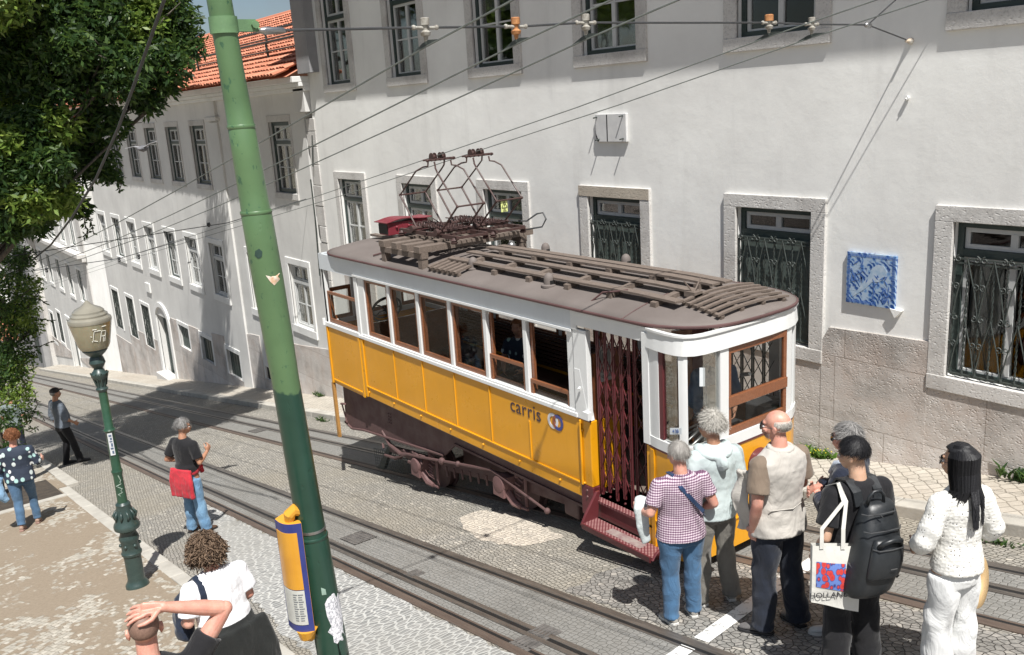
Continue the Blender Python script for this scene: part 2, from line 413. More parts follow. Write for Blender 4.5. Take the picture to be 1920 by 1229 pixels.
def glass(name, tint=(.02,.025,.025), mixf=.72, rough=.03, gain=.7):
    """window glass: mostly see-through, with a mirror layer that rises at grazing angles"""
    n = NB(name); n.t.nodes.remove(n.b)
    tr = n.n('ShaderNodeBsdfTransparent'); tr.inputs[0].default_value = (mixf, mixf*1.01, mixf, 1)
    gl = n.n('ShaderNodeBsdfGlossy'); gl.inputs[0].default_value = (1, 1, 1, 1); gl.inputs['Roughness'].default_value = rough
    fr = n.n('ShaderNodeFresnel'); fr.inputs[0].default_value = 1.5; mxs = n.n('ShaderNodeMixShader')
    bp = n.n('ShaderNodeBump'); bp.inputs['Strength'].default_value = .15; bp.inputs['Distance'].default_value = .02; n.l(n.noise(2.2, 2), bp.inputs['Height'])
    n.l(bp.outputs[0], gl.inputs['Normal']); n.l(bp.outputs[0], fr.inputs['Normal'])
    n.l(n.math('MULTIPLY', fr.outputs[0], gain, True), mxs.inputs[0]); n.l(tr.outputs[0], mxs.inputs[1]); n.l(gl.outputs[0], mxs.inputs[2]); n.l(mxs.outputs[0], n.out.inputs[0]); return n.m
MT['glass'] = glass('window_glass', mixf=.80)
MT['glass_clear'] = glass('tram_glass', mixf=.9, gain=.4)
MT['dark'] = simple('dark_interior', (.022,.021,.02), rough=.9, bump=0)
MT['curtain'] = simple('net_curtain', (.33,.34,.32), (.22,.225,.215), 5, .9, .3, 12, .02)
MT['blind'] = simple('grey_blind', (.27,.29,.28), (.22,.235,.23), 3, .8, .2)

def polepaint():
    n = NB('two_tone_green_pole_paint'); z = n.n('ShaderNodeSeparateXYZ'); n.l(n.co.outputs['Object'], z.inputs[0])
    wv = n.math('ADD', z.outputs[2], n.math('MULTIPLY', n.noise(8, 3), .12))
    wv = n.math('ADD', wv, n.math('MULTIPLY', z.outputs[0], .35))
    f = n.ramp(n.math('SUBTRACT', wv, POLE_SPLIT), (.0, 0.), (.012, 1.))
    lg = n.ramp(n.noise(3, 6), (.3, (.080,.150,.068)), (.7, (.105,.190,.085)))
    dg = n.ramp(n.noise(4, 6), (.3, (.010,.042,.028)), (.7, (.016,.06,.04)))
    ch = n.ramp(n.noise(26, 4, .6, n.mapv((1, 1, .6))), (.34, 1.), (.37, 0.))
    c = n.mix(f, dg, lg); c = n.mix(n.math('MULTIPLY', n.math('MULTIPLY', ch, f), .8), c, (.03,.09,.05)); n.col(c); n.set(rough=.38, coat=.25)
    n.bump(n.ramp(n.noise(18, 3, .5, n.mapv((1, 1, .7))), (.2, 0.), (.34, 1.)), .5, .006); n.bump(n.noise(5, 3), .3, .01); return n.m
# ================================================================ GROUND
def strip(name, poly, mat, dz, kind='structure', jag=0.0, thick=0):
    """flat sheet on the sloping street; poly = (x, y) outline"""
    pts = []
    rnd = random.Random(hash(name) % 999 if False else len(poly)*13+int(dz*1e4))
    for i, (x, y) in enumerate(poly):
        x2, y2 = poly[(i+1) % len(poly)]
        pts.append((x, y))
        if jag:
            L = math.hypot(x2-x, y2-y); k = int(L/.09)
            for j in range(1, k):
                t = j/k; pts.append((x+(x2-x)*t+rnd.uniform(-jag, jag), y+(y2-y)*t+rnd.uniform(-jag, jag)))
    m = MB(); n = len(pts); m.add([(x, y, gz(x)+dz) for x, y in pts], [tuple(range(n))])
    o = m.build(name, mat, None, fix=False)
    if o.data.polygons[0].normal.z < 0: o.data.flip_normals()
    if thick:
        md = o.modifiers.new('s', 'SOLIDIFY'); md.thickness = thick; md.offset = -1
    return tag(o, kind=kind)
def rect(x0, x1, y0, y1): return [(x0, y0), (x1, y0), (x1, y1), (x0, y1)]
g = MB(); XS = [-2500, -115, -62, 14, 2500]; YS = [-2500, 2500]
zz = {-2500: gz(-115), -115: gz(-115), -62: gz(-62), 14: gz(14), 2500: gz(14)}
for i in range(4):
    a, b = XS[i], XS[i+1]; g.quad((a, -2500, zz[a]-.03), (b, -2500, zz[b]-.03), (b, 2500, zz[b]-.03), (a, 2500, zz[a]-.03))
tag(g.build('ground', MT['ground']), kind='structure')
strip('road', rect(-90, 13, 2.40, 7.70), MT['road'], 0)
strip('road_upper_flags', rect(-5.9, 13, 4.69, 6.0), MT['road_up'], .004, jag=.05)
strip('track_bed', rect(-60, 13, 3.66, 4.62), MT['track_bed'], .004, jag=.012)
strip('track_bed', rect(-60, 13, 6.07, 7.05), MT['track_bed'], .004, jag=.012)
strip('mortared_strip', [(-12.6, 3.2), (-11, 3.0), (-9.3, 2.75), (-7.4, 2.55), (13, 2.5), (13, 3.65), (-15, 3.65)], MT['mortar'], .004, jag=.04)
pa = [(-8.35, 4.95), (-7.9, 4.88), (-7.35, 4.86), (-6.9, 4.92), (-6.7, 5.1), (-6.85, 5.32), (-7.3, 5.4), (-7.8, 5.45), (-8.4, 5.5), (-8.7, 5.3)]
P_ = [onG(*p) for p in ((862,972),(900,958),(955,962),(1000,978),(1040,1000),(1058,1008),(1030,1015),(985,1024),(935,1022),(890,1008),(868,990))]
strip('patched_setts', [(p.x, p.y) for p in P_], MT['bright_sett'], .004, jag=.035)
strip('worn_white_marking', [(-4.08, 3.8), (-4.22, 3.8), (-4.30, 4.55), (-4.16, 4.55)], MT['white_line'], .009)
strip('worn_white_marking', [(-4.15, 4.69), (-4.30, 4.69), (-4.46, 6.02), (-4.31, 6.02)], MT['white_line'], .009)
strip('worn_white_marking', [(-4.31, 6.12), (-4.46, 6.12), (-4.52, 6.98), (-4.37, 6.98)], MT['white_line'], .009)
# pavements with real kerbs
def slab(name, x0, x1, y0, y1, h, mat, seg=0, gap=.006, kind='structure', rnd=3):
    m = MB(); r = random.Random(rnd); x = x0
    while x < x1:
        L = (seg*r.uniform(.75, 1.25)) if seg else (x1-x0); xe = min(x+L, x1); d = r.uniform(-.006, .006) if seg else 0
        a, b = gz(x), gz(xe); gp = gap if seg else 0
        m.hexa([(x+gp, y0, a-.3), (xe-gp, y0, b-.3), (xe-gp, y1, b-.3), (x+gp, y1, a-.3)], [(x+gp, y0+d, a+h+d*.5), (xe-gp, y0+d, b+h+d*.5), (xe-gp, y1, b+h), (x+gp, y1, a+h)]); x = xe
    o = m.build(name, mat, None, bevel=.012 if seg else 0); return tag(o, kind=kind)
slab('kerb', -60, 13, 7.69, 7.93, .12, MT['kerb'], 1.05, rnd=5)
slab('pavement', -60, 13, 7.93, 9.6, .115, MT['calcada'])
slab('kerb', -18.0, 13, 2.24, 2.42, .06, MT['kerb'], .95, rnd=8)
slab('kerb', -60, -18.1, 2.40, 2.62, .07, MT['kerb'], .95, rnd=9)
slab('pavement', -60, 13, -14, 2.24, .054, MT['plaza'])
slab('pavement', -60, -18.1, 2.24, 2.40, .050, MT['plaza'])
# gravelly tree pit with its own kerb
slab('tree_pit_kerb', -17.3, -17.05, .6, 2.235, .07, MT['kerb'])
strip('tree_pit_soil', rect(-19.4, -17.3, .6, 2.22), simple('dark_soil', (.07,.055,.04), (.04,.032,.025), 6, .95, .5, 20, .02), .06)
# rails: head, groove, lip; the cable slot between
def rail_thing(y, mat, w=.075, flip=1, label=''):
    m = MB()
    def st(ya, yb, h):
        m.hexa([(-60, ya, gz(-60)-.02), (13, ya, gz(13)-.02), (13, yb, gz(13)-.02), (-60, yb, gz(-60)-.02)],
               [(-60, ya, gz(-60)+h), (13, ya, gz(13)+h), (13, yb, gz(13)+h), (-60, yb, gz(-60)+h)])
    st(y-w/2, y+w/2, .012); st(y+flip*(w/2+.035), y+flip*(w/2+.035)+.022*flip, .010)
    o = m.build('rail', mat, None, bevel=.003, fix=True)
    g_ = MB(); a, b = sorted((y+flip*(w/2-.002), y+flip*(w/2+.037)))
    g_.quad((-60, a, gz(-60)+.007), (13, a, gz(13)+.007), (13, b, gz(13)+.007), (-60, b, gz(-60)+.007))
    gr = g_.build('groove', MT['slot'], o); return tag(o, label, 'rail', None)
rail_thing(3.70, MT['rail_rust'], .085, 1, 'brown rusty tram rail nearest the kerb, edging the white mortared stones')
rail_thing(4.62, MT['rail'], .085, -1, 'worn steel rail on the right of the empty track, nearest the tram')
rail_thing(6.07, MT['rail_rust'], .085, 1, 'rusty tram rail under the near wheels of the yellow tram')
rail_thing(7.04, MT['rail'], .085, -1, 'farthest tram rail, beside the opposite pavement kerb')
for y, lb in ((3.98, 'dark cable slot with steel lips between the rails of the empty track'), (6.63, 'dark cable slot between the rails under the yellow tram')):
    m = MB()
    for a, b in ((-.075, -.022), (.022, .075)):
        m.hexa([(-60, y+a, gz(-60)-.02), (13, y+a, gz(13)-.02), (13, y+b, gz(13)-.02), (-60, y+b, gz(-60)-.02)],
               [(-60, y+a, gz(-60)+.013), (13, y+a, gz(13)+.013), (13, y+b, gz(13)+.013), (-60, y+b, gz(-60)+.013)])
    o = m.build('cable_slot', MT['rail'], None, bevel=.003); q = MB()
    q.quad((-60, y-.024, gz(-60)+.007), (13, y-.024, gz(13)+.007), (13, y+.024, gz(13)+.007), (-60, y+.024, gz(-60)+.007)); q.build('groove', MT['slot'], o)
    tag(o, lb, 'cable slot')
# iron covers let into the track bed
def cover(px, py, w, l, mode, label):
    p = onG(px, py); m = MB(); z = lambda x: gz(x)+.010
    q = lambda x0, x1, y0, y1, h: m.hexa([(x0, y0, z(x0)-.006), (x1, y0, z(x1)-.006), (x1, y1, z(x1)-.006), (x0, y1, z(x0)-.006)], [(x0, y0, z(x0)+h), (x1, y0, z(x1)+h), (x1, y1, z(x1)+h), (x0, y1, z(x0)+h)])
    x0, x1, y0, y1 = p.x-l/2, p.x+l/2, p.y-w/2, p.y+w/2
    q(x0, x1, y0, y1, 0)
    if mode == 'slots':
        k = 5
        for i in range(k): a = x0+.02+(l-.04)*i/k; q(a, a+(l-.04)/k*.5, y0+.02, y1-.02, .006)
    else:
        k = 6
        for i in range(k+1):
            a = x0+(l-.012)*i/k; q(a, a+.012, y0, y1, .005); b = y0+(w-.012)*i/k; q(x0, x1, b, b+.012, .005)
    o = m.build('drain_cover', MT['iron_cover'], None); tag(o, label, 'cover', 'iron covers in the track bed')
MT['iron_cover'] = simple('cover_iron', (.16,.15,.14), (.09,.085,.08), 12, .6, .3)
cover(672, 1010, .3, .42, 'grid', 'latticed iron cover in the track bed right of the green pole')
cover(777, 1077, .16, .2, 'slots', 'smallest slotted iron cover above the cable slot, mid-way along it')
cover(1020, 1187, .2, .26, 'slots', 'slotted iron cover on the tram side of the cable slot, by the bottom edge')
cover(986, 1208, .2, .26, 'slots', 'slotted iron cover between cable slot and rusty rail, by the bottom edge')
cover(484, 808, .3, .5, 'grid', 'iron cover in the far track left of the green pole')

# ================================================================ BUILDINGS
Y0 = 8.9
def facade(m, x0, x1, z0, z1, ops, y=Y0, d=.24):
    xs = sorted({x0, x1, *[o[0] for o in ops], *[o[1] for o in ops]}); zs = sorted({z0, z1, *[o[2] for o in ops], *[o[3] for o in ops]})
    for i in range(len(xs)-1):
        for j in range(len(zs)-1):
            cx, cz = (xs[i]+xs[i+1])/2, (zs[j]+zs[j+1])/2
            if any(o[0] < cx < o[1] and o[2] < cz < o[3] for o in ops): continue
            m.quad((xs[i], y, zs[j]), (xs[i+1], y, zs[j]), (xs[i+1], y, zs[j+1]), (xs[i], y, zs[j+1]))
    for a, b, c, e in ops:
        m.quad((a, y, c), (a, y, e), (a, y+d, e), (a, y+d, c)); m.quad((b, y, e), (b, y, c), (b, y+d, c), (b, y+d, e))
        m.quad((a, y, e), (b, y, e), (b, y+d, e), (a, y+d, e)); m.quad((b, y, c), (a, y, c), (a, y+d, c), (b, y+d, c))
def scroll(m, c, r, s, t, rad, turns=1.15, n=12):
    """flat spiral in the facade plane"""
    pts = []
    for i in range(n+1):
        a = t + s*turns*2*pi*i/n; rr = r*(1-.72*i/n); pts.append((c[0]+rr*cos(a), c[1], c[2]+rr*sin(a)))
    m.tube(pts, rad, 4)
def grille(x0, x1, z0, z1, y, parent, rich=2):
    m = MB(); w = x1-x0; r = .007
    for z in (z0, z1, z1-.045): m.bar((x0, y, z), (x1, y, z), .02, .016)
    k = max(4, round(w/.125)); dx = w/k
    for i in range(k+1):
        x = x0+i*dx
        if rich == 2 and 0 < i < k:
            for ph in (0, pi):
                pts = [(x+.008*cos(ph+j*1.3), y+.008*sin(ph+j*1.3), z0+(z1-z0)*j/40) for j in range(41)]; m.tube(pts, .0055, 4)
        else: m.bar((x, y, z0), (x, y, z1), .014, .014)
    rows = max(2, round((z1-z0)/.52)); hz = (z1-z0)/rows
    for j in range(rows):
        za = z0+j*hz; zb = za+hz
        for i in range(0, k, 2):
            xa, xc, xb = x0+i*dx, x0+(i+1)*dx, x0+min(i+2, k)*dx
            m.tube([(xa, y-.012, za), (xa+dx*.35, y-.012, za+hz*.45), (xc, y-.012, zb)], r, 4); m.tube([(xb, y-.012, za), (xb-dx*.35, y-.012, za+hz*.45), (xc, y-.012, zb)], r, 4)
            if rich:
                for sx in (-1, 1):
                    scroll(m, (xa+sx*.038, y-.014, zb-.0), .036, sx, pi/2 if sx > 0 else pi/2, .0065); scroll(m, (xa+sx*.036, y-.014, za+hz*.55), .034, -sx, -pi/2, .006)
    return m.build('grille', MT['iron'], parent)
def window(bld, a, b, c, e, y=Y0, d=.24, sur=(.19, .19, .16, .16), trans=None, cas='green_wood', gr=None, inner='curtain', smat='stone', panes=2, back=True, proud=.03, lintel=None, rows=2, cw=.06):
    """opening a..b x c..e (z). sur: surround widths left, right, top, bottom"""
    w = MB(); yy = y+.10; fw = .045
    def fr(m, x0, x1, z0, z1, y0_, t, dp=.05):
        m.box(x0, x1, y0_, y0_+dp, z0, z0+t); m.box(x0, x1, y0_, y0_+dp, z1-t, z1); m.box(x0, x0+t, y0_, y0_+dp, z0+t, z1-t); m.box(x1-t, x1, y0_, y0_+dp, z0+t, z1-t)
    g = .002; cm = MB(); fr(cm, a+g, b-g, c+g, e-g, yy-.03, cw, .12)
    x0, x1, z0, z1 = a+cw+g, b-cw-g, c+cw*.6+g, e-cw-g; zt = trans if trans else z1
    gl = MB()
    if trans: cm.box(x0, x1, yy-.028, yy+.07, zt-.03, zt+.05); secs = [(z0, zt-.03, rows), (zt+.05, z1, 1)]
    else: secs = [(z0, z1, rows)]
    for za, zb, rw in secs:
        fr(w, x0+.003, x1-.003, za+.003, zb-.003, yy, fw); xm = (x0+x1)/2
        if panes == 2: w.box(xm-.035, xm+.035, yy-.006, yy+.045, za+fw, zb-fw)
        for k in range(1, rw): zk = za+(zb-za)*k/rw; w.box(x0+fw, x1-fw, yy+.006, yy+.04, zk-.013, zk+.013)
        gl.box(x0+fw*.5, x1-fw*.5, yy+.022, yy+.026, za+fw*.5, zb-fw*.5)
    o = w.build('window', MT['sash'], bld); cm.build('casing', MT[cas], o, fix=True); gl.build('pane', MT['glass'], o)
    s = MB(); L, R, T, B = sur
    if T: s.box(a-L, b+R, y-proud, y+.02, e, e+T)
    if L: s.box(a-L, a, y-proud, y+.02, c, e)
    if R: s.box(b, b+R, y-proud, y+.02, c, e)
    if B: s.box(a-L, b+R, y-proud-.012, y+.02, c-B, c)
    if any(sur): so_ = s.build('surround', MT[smat], o, bevel=.006)
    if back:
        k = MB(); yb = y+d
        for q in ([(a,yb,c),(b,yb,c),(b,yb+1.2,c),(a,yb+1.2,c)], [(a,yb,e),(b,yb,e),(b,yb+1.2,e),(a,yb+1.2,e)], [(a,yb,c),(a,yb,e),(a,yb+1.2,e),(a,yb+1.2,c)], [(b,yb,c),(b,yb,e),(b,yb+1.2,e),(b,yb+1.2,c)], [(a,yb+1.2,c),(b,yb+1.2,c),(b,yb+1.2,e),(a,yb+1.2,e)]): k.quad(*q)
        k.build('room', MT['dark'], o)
    if inner:
        k = MB(); r = random.Random(int(a*31+c*17))
        if inner == 'curtain':
            for xa, xb in ((x0+.02, (x0+x1)/2-r.uniform(.02, .22)), ((x0+x1)/2+r.uniform(.02, .22), x1-.02)):
                k.grid(lambda u, v, xa=xa, xb=xb: (xa+(xb-xa)*u, yy+.12+.022*sin(u*26+v*1.5), z0+.03+(zt-z0-.06)*v), 26, 2)
        elif inner == 'blind': k.box(x0+.01, x1-.01, yy+.09, yy+.10, z0+(zt-z0)*r.choice((.35, .5, .62)), z1)
        elif inner == 'shutter':
            k.box(x0, x1, yy-.045, yy-.03, z0, zt-.03)
            for i in range(1, 4): k.box(x0+(x1-x0)*i/4-.006, x0+(x1-x0)*i/4+.006, yy-.052, yy-.045, z0, zt-.03)
        k.build('curtain' if inner == 'curtain' else 'blind' if inner == 'blind' else 'shutter', MT[inner], o)
    if gr: grille(a+.02, b-.02, c+.04, gr, y+.015, o, 2 if b-a > 1 and a > -12 else 1)
    return o
def tile_rows(m, x0, x1, y0, z0, dy, dz, rows, cs=.21, rs=.36, lift=.02):
    """pantiles: every tile an island of its own. (dy,dz) is the unit direction up the slope"""
    k = int((x1-x0)/cs); N = V((0, -dz, dy)); U = V((0, dy, dz))
    for j in range(rows):
        for i in range(k):
            x = x0+i*cs+cs/2+random.uniform(-.006, .006); base = V((x, y0, z0))+U*(j*rs+random.uniform(-.012, .012)); A = []; r = cs*.46
            for s_, hh, rr in ((0, .038, r), (rs*1.12, .0, r*.86)):
                for q in range(6):
                    t = pi*q/5; A.append(base+U*s_+V((1,0,0))*(-cos(t)*rr)+N*(sin(t)*rr*.62+hh+lift))
            o = len(m.v); m.add(A, [(q, q+1, q+7, q+6) for q in range(5)])
        for i in range(k+1):
            x = x0+i*cs+random.uniform(-.006, .006); base = V((x, y0, z0))+U*(j*rs+random.uniform(-.012, .012)); A = []
            for s_, hh in ((0, .02), (rs*1.12, -.01)):
                for q in range(4):
                    t = pi*q/3; A.append(base+U*s_+V((1,0,0))*(-cos(t)*cs*.34)+N*(-sin(t)*cs*.2+hh+lift+.02))
            m.add(A, [(q, q+1, q+5, q+4) for q in range(3)])

# ---- townhouse 1: the white building behind the tram
XA, XB = -19.45, 7.5
B1 = thing('townhouse', (-7, Y0, gz(-7)), 'tall pale plastered house with stone-framed windows standing right behind the yellow tram', 'house')
lefts = [-18.62, -15.82, -13.02, -10.30, -7.53, -4.78, -2.02, .75, 3.5]
ops = []; wins = []
for i, x in enumerate(lefts):
    a, b = x+.18, x+1.27
    ops.append((a, b, 3.95, 6.1)); wins.append(('u', i, a, b, 3.95, 6.1))
    bot = .33; ops.append((a, b, bot, 1.95)); wins.append(('l', i, a, b, bot, 1.95))
m = MB(); facade(m, XA, XB, -4.6, 7.45, ops)
m.quad((XA, Y0+.0, -4.6), (XA, Y0, 7.45), (XA, Y0+9, 7.45), (XA, Y0+9, -4.6)); m.quad((XB, Y0, -1), (XB, Y0, 7.45), (XB, Y0+9, 7.45), (XB, Y0+9, -1)); m.quad((XA, Y0+9, -4.6), (XB, Y0+9, -4.6), (XB, Y0+9, 7.45), (XA, Y0+9, 7.45))
m.build('wall', MT['wall'], B1, fix=False)
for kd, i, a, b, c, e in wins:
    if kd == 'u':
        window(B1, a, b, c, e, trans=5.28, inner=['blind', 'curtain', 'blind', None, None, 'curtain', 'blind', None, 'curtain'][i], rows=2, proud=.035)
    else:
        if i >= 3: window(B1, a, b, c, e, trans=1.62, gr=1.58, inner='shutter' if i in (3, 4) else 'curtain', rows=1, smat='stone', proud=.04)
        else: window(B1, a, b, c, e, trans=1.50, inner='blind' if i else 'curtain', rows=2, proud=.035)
# warm-coloured replacement lintel over the fourth lower window
m = MB(); m.box(-10.31, -8.85, Y0-.046, Y0-.041, 1.955, 2.105); m.build('lintel', MT['stone_warm'], B1)
# rough stone base: runs between the openings, top stepping with the street
m = MB()
def base_run(m, xa, xb, za, zb, y=Y0-.035, bot=None):
    m.hexa([(xa, y, -9), (xb, y, -9), (xb, Y0+.01, -9), (xa, Y0+.01, -9)], [(xa, y, za), (xb, y, zb), (xb, Y0+.01, zb), (xa, Y0+.01, za)])
edges = [XA]+[q for x in lefts for q in (x, x+1.45)]+[XB]
def dtop(x): return max(.30, min(.68, .68+ (x+4.8)*.02)) if x > -7 else max(-9, gz(x)+1.45)
for i in range(0, len(edges), 2):
    xa, xb = edges[i], edges[i+1]
    if xa > -6.2:
        # rounded shoulder on the left, as built
        m.hexa([(xa+.002, Y0-.035, -9), (xa+.09, Y0-.035, -9), (xa+.09, Y0+.01, -9), (xa+.002, Y0+.01, -9)], [(xa+.002, Y0-.035, .46), (xa+.09, Y0-.035, .62), (xa+.09, Y0+.01, .62), (xa+.002, Y0+.01, .46)])
        base_run(m, xa+.09, xb-.002, .63, .67)
    else:
        n_ = 4
        base_run(m, xa+.002, xb-.002, min(.6, gz(xa)+1.35) if xa < -9 else .45, min(.62, gz(xb)+1.45) if xb < -9 else .5)
for x in lefts:
    base_run(m, x, x+1.45, .33-.16-.002, .33-.16-.002, Y0-.03)
m.build('stone_base', MT['dado'], B1, fix=True)
m = MB(); m.box(XA-.02, XA+.62, Y0-.22, Y0-.001, 4.25, 6.0); m.box(XA-.08, XA+.68, Y0-.28, Y0-.001, 6.0, 6.12); m.box(XA-.02, XA+.62, Y0-.22, Y0-.001, 6.12, 7.4); m.build('pilaster', MT['wall_dark'], B1)
m = MB(); r = random.Random(4); z = -3.6
while z < 3.2:
    h = r.uniform(.28, .5); w_ = r.uniform(.30, .52); m.box(XA-w_+.1, XA+.10, Y0-.02-r.uniform(0, .012), Y0+.2, z, z+h-.012); z += h
m.build('quoins', MT['stone'], B1, bevel=.01)
# eave and tiled roof of townhouse 1 (its shade lies on the upper windows)
m = MB(); m.box(XA-.1, XB, Y0-.52, Y0+9.1, 7.45, 7.58); m.box(XA-.1, XB, Y0-.34, Y0-.001, 7.25, 7.448); m.build('cornice', MT['wall_white'], B1)
m = MB(); sl_ = radians(26); tile_rows(m, XA, XB, Y0-.86, 7.58, cos(sl_), sin(sl_), 3)
m.tube([(XA-.1, Y0-.88, 7.56), (XB, Y0-.88, 7.56)], .05, 6)
m.quad((XA-.1, Y0-.8, 7.60), (XB, Y0-.8, 7.60), (XB, Y0+4.5, 7.60+5.1*math.tan(sl_)), (XA-.1, Y0+4.5, 7.60+5.1*math.tan(sl_))); m.quad((XA-.1, Y0+9.1, 7.6), (XB, Y0+9.1, 7.6), (XB, Y0+4.5, 7.60+5.1*math.tan(sl_)), (XA-.1, Y0+4.5, 7.60+5.1*math.tan(sl_)))
m.build('roof', MT['tile'], B1)

# things fixed to the wall
pq = thing('wall_plaque', (-9.56, Y0-.04, 2.94), 'small square stone plaque with iron pins and a black streak high on the pale wall', 'plaque')
m = MB(); m.box(-9.87, -9.24, Y0-.05, Y0-.002, 2.74, 3.13); m.build('slab', simple('white_marble', (.62,.62,.61), (.52,.52,.52), 5, .6, .2), pq, bevel=.008)
m = MB()
for x, z_ in ((-9.83, 3.09), (-9.30, 3.10), (-9.30, 2.79), (-9.80, 2.78)): m.tube([(x, Y0-.04, z_), (x, Y0-.12, z_-.01)], .010, 6)
pieces(m, 'pin', MT['iron'], pq)
m = MB(); m.box(-9.635, -9.615, Y0-.0525, Y0-.0505, 2.75, 3.12); m.prism([(-9.87, Y0-.051, 2.92), (-9.86, Y0-.051, 2.86), (-9.80, Y0-.051, 2.75), (-9.83, Y0-.051, 2.75), (-9.868, Y0-.051, 2.82)], (0, -.002, 0)); m.build('stain', simple('black_stain', (.03,.03,.035), rough=.9, bump=0), pq)
# blue and white tile panel: 3x3 glazed tiles, abstract leaf and stroke pattern
def azulejo():
    n = NB('blue_and_white_glaze'); vec = n.mapv((1, 1, 1))
    ns = n.n('ShaderNodeTexNoise'); ns.inputs['Scale'].default_value = 9; ns.inputs['Detail'].default_value = 3; n.l(vec, ns.inputs['Vector'])
    wv = n.n('ShaderNodeTexWave', wave_type='BANDS', bands_direction='DIAGONAL'); wv.inputs['Scale'].default_value = 9; wv.inputs['Distortion'].default_value = 9; wv.inputs['Detail'].default_value = 3; n.l(vec, wv.inputs['Vector'])
    v = n.vor(17, vec); a = n.ramp(wv.outputs[0], (.0, (.33,.45,.60)), (.36, (.26,.39,.57)), (.48, (.07,.18,.44)), (.75, (.02,.07,.25)))
    b = n.ramp(v.outputs[0], (.14, (.03,.10,.34)), (.32, (.14,.29,.55)), (.52, (.36,.47,.60)))
    n.col(n.mix(n.ramp(ns.outputs[0], (.45, 0.), (.55, 1.)), a, b)); n.set(rough=.15, coat=.5); n.bump(n.noise(6, 2), .15, .004); return n.m
az_ = thing('tile_panel', (-5.48, Y0-.02, 1.25), 'square blue and white glazed tile panel on the plaster right of the barred window', 'tile panel')
blue = simple('cobalt_glaze', (.05,.12,.36), (.10,.20,.48), 40, .18, .1); pale = simple('pale_blue_glaze', (.42,.54,.70), (.55,.64,.74), 20, .18, .1); wht = simple('white_glaze', (.46,.54,.63), (.30,.42,.56), 16, .18, .1)
m = MB(); X0_, X1_, Z0_, Z1_ = -5.78, -5.19, .96, 1.54
for i in range(4):
    for j in range(4): 
        s_ = (X1_-X0_)/4; t_ = (Z1_-Z0_)/4; m.box(X0_+i*s_+.0008, X0_+(i+1)*s_-.0008, Y0-.035, Y0-.002, Z0_+j*t_+.0008, Z0_+(j+1)*t_-.0008)
m.build('tiles', azulejo(), az_, bevel=.001)
m = MB(); yb = Y0-.0375
for i in range(34):
    t = i/34; x = X0_+.012+(X1_-X0_-.024)*t; w_ = .0085
    m.box(x, x+w_, yb, yb+.0022, Z1_-.045, Z1_-.014); 
    if x < -5.42: m.box(x, x+w_, yb, yb+.0022, Z0_+.014, Z0_+.045)
for i in range(32):
    z = Z0_+.02+(Z1_-Z0_-.04)*i/32; m.box(X0_+.012, X0_+.042, yb, yb+.0022, z, z+.0085)
    if z > 1.06: m.box(X1_-.042, X1_-.012, yb, yb+.0022, z, z+.0085)
m.build('border', blue, az_)
# pale curving shape with a long tapering stroke, and dark leaf strokes: generic motif in the panel's colours
m = MB(); pts = [(-5.50, 1.30), (-5.47, 1.38), (-5.40, 1.43), (-5.33, 1.42), (-5.29, 1.36), (-5.31, 1.29), (-5.38, 1.24), (-5.46, 1.23), (-5.56, 1.13), (-5.70, 1.03), (-5.60, 1.17)]
m.prism([(x, yb-.0002, z) for x, z in pts], (0, .0022, 0)); m.build('pale_shape', wht, az_, fix=True)
m = MB(); r = random.Random(9)
for i in range(46):
    cx, cz = (r.uniform(-5.72, -5.50), r.uniform(1.22, 1.48)) if i < 16 else (r.uniform(-5.45, -5.24), r.uniform(1.02, 1.30))
    a = r.uniform(0, pi) if i < 16 else r.uniform(.5, 2.4); L = r.uniform(.018, .05); w_ = L*.22; dx, dz = cos(a)*L, sin(a)*L; nx, nz = -sin(a)*w_, cos(a)*w_
    m.prism([(cx-dx, yb-.001, cz-dz), (cx+nx, yb-.001, cz+nz), (cx+dx, yb-.001, cz+dz), (cx-nx, yb-.001, cz-nz)], (0, .0015, 0))
m.build('leaf_motif', blue, az_, fix=True)
m = MB(); m.prism([(-5.235, Y0-.05, .965), (-5.10, Y0-.05, .955), (-5.175, Y0-.05, .87)], (0, .049, 0))
solo(m, 'wall_stub', MT['wall'], (-5.17, Y0, .93), 'small grey triangular plaster stub just below the blue tile panel', 'wall stub', fix=True)  # plain triangular stub of wall plaster, holds no lamp
m = MB(); p = onY(1703, 184, Y0); m.lathe([(.022, 0), (.022, .03), (.012, .04)], p-V((0, .04, 0)), 10, (0, 1, 0)); m.tube([p-V((0,.03,0)), p+V((0,-.05,-.01))], .008, 6)
solo(m, 'wall_hook', MT['wall_white'], p, 'tiny whitewashed hook stub alone on the wall below the wire anchor', 'hook')

# ---- townhouse 2: long lower house with orange tiled roof
XC, XD = -43.0, -19.46
B2 = thing('townhouse', (-31, Y0, gz(-31)), 'long pale house with orange pantile roof seen left of and behind the green pole', 'house')
ops2 = []; W2 = []
for x in (-40.75, -38.25, -35.77, -33.3, -30.8, -28.28, -22.1):
    W2.append(('u', x+.05, x+1.32, 1.5, 3.23))
for x in (-42.8, -40.34, -38.0, -35.5, -32.95, -30.6, -28.19, -24.95, -22.05):
    W2.append(('m', x+.17, x+1.36, -1.93, -.31))
for x in (-42.5, -40.05, -37.7): W2.append(('g', x, x+1.15, -5.4, -3.65))
for x in (-32.75, -30.3, -27.75): W2.append(('c', x, x+1.15, -4.53, -3.69))
W2.append(('d', -35.5, -34.0, -6.3, -3.75)); W2.append(('v', -24.55, -24.0, -4.0, -3.62))
ops2 = [w[1:] for w in W2]
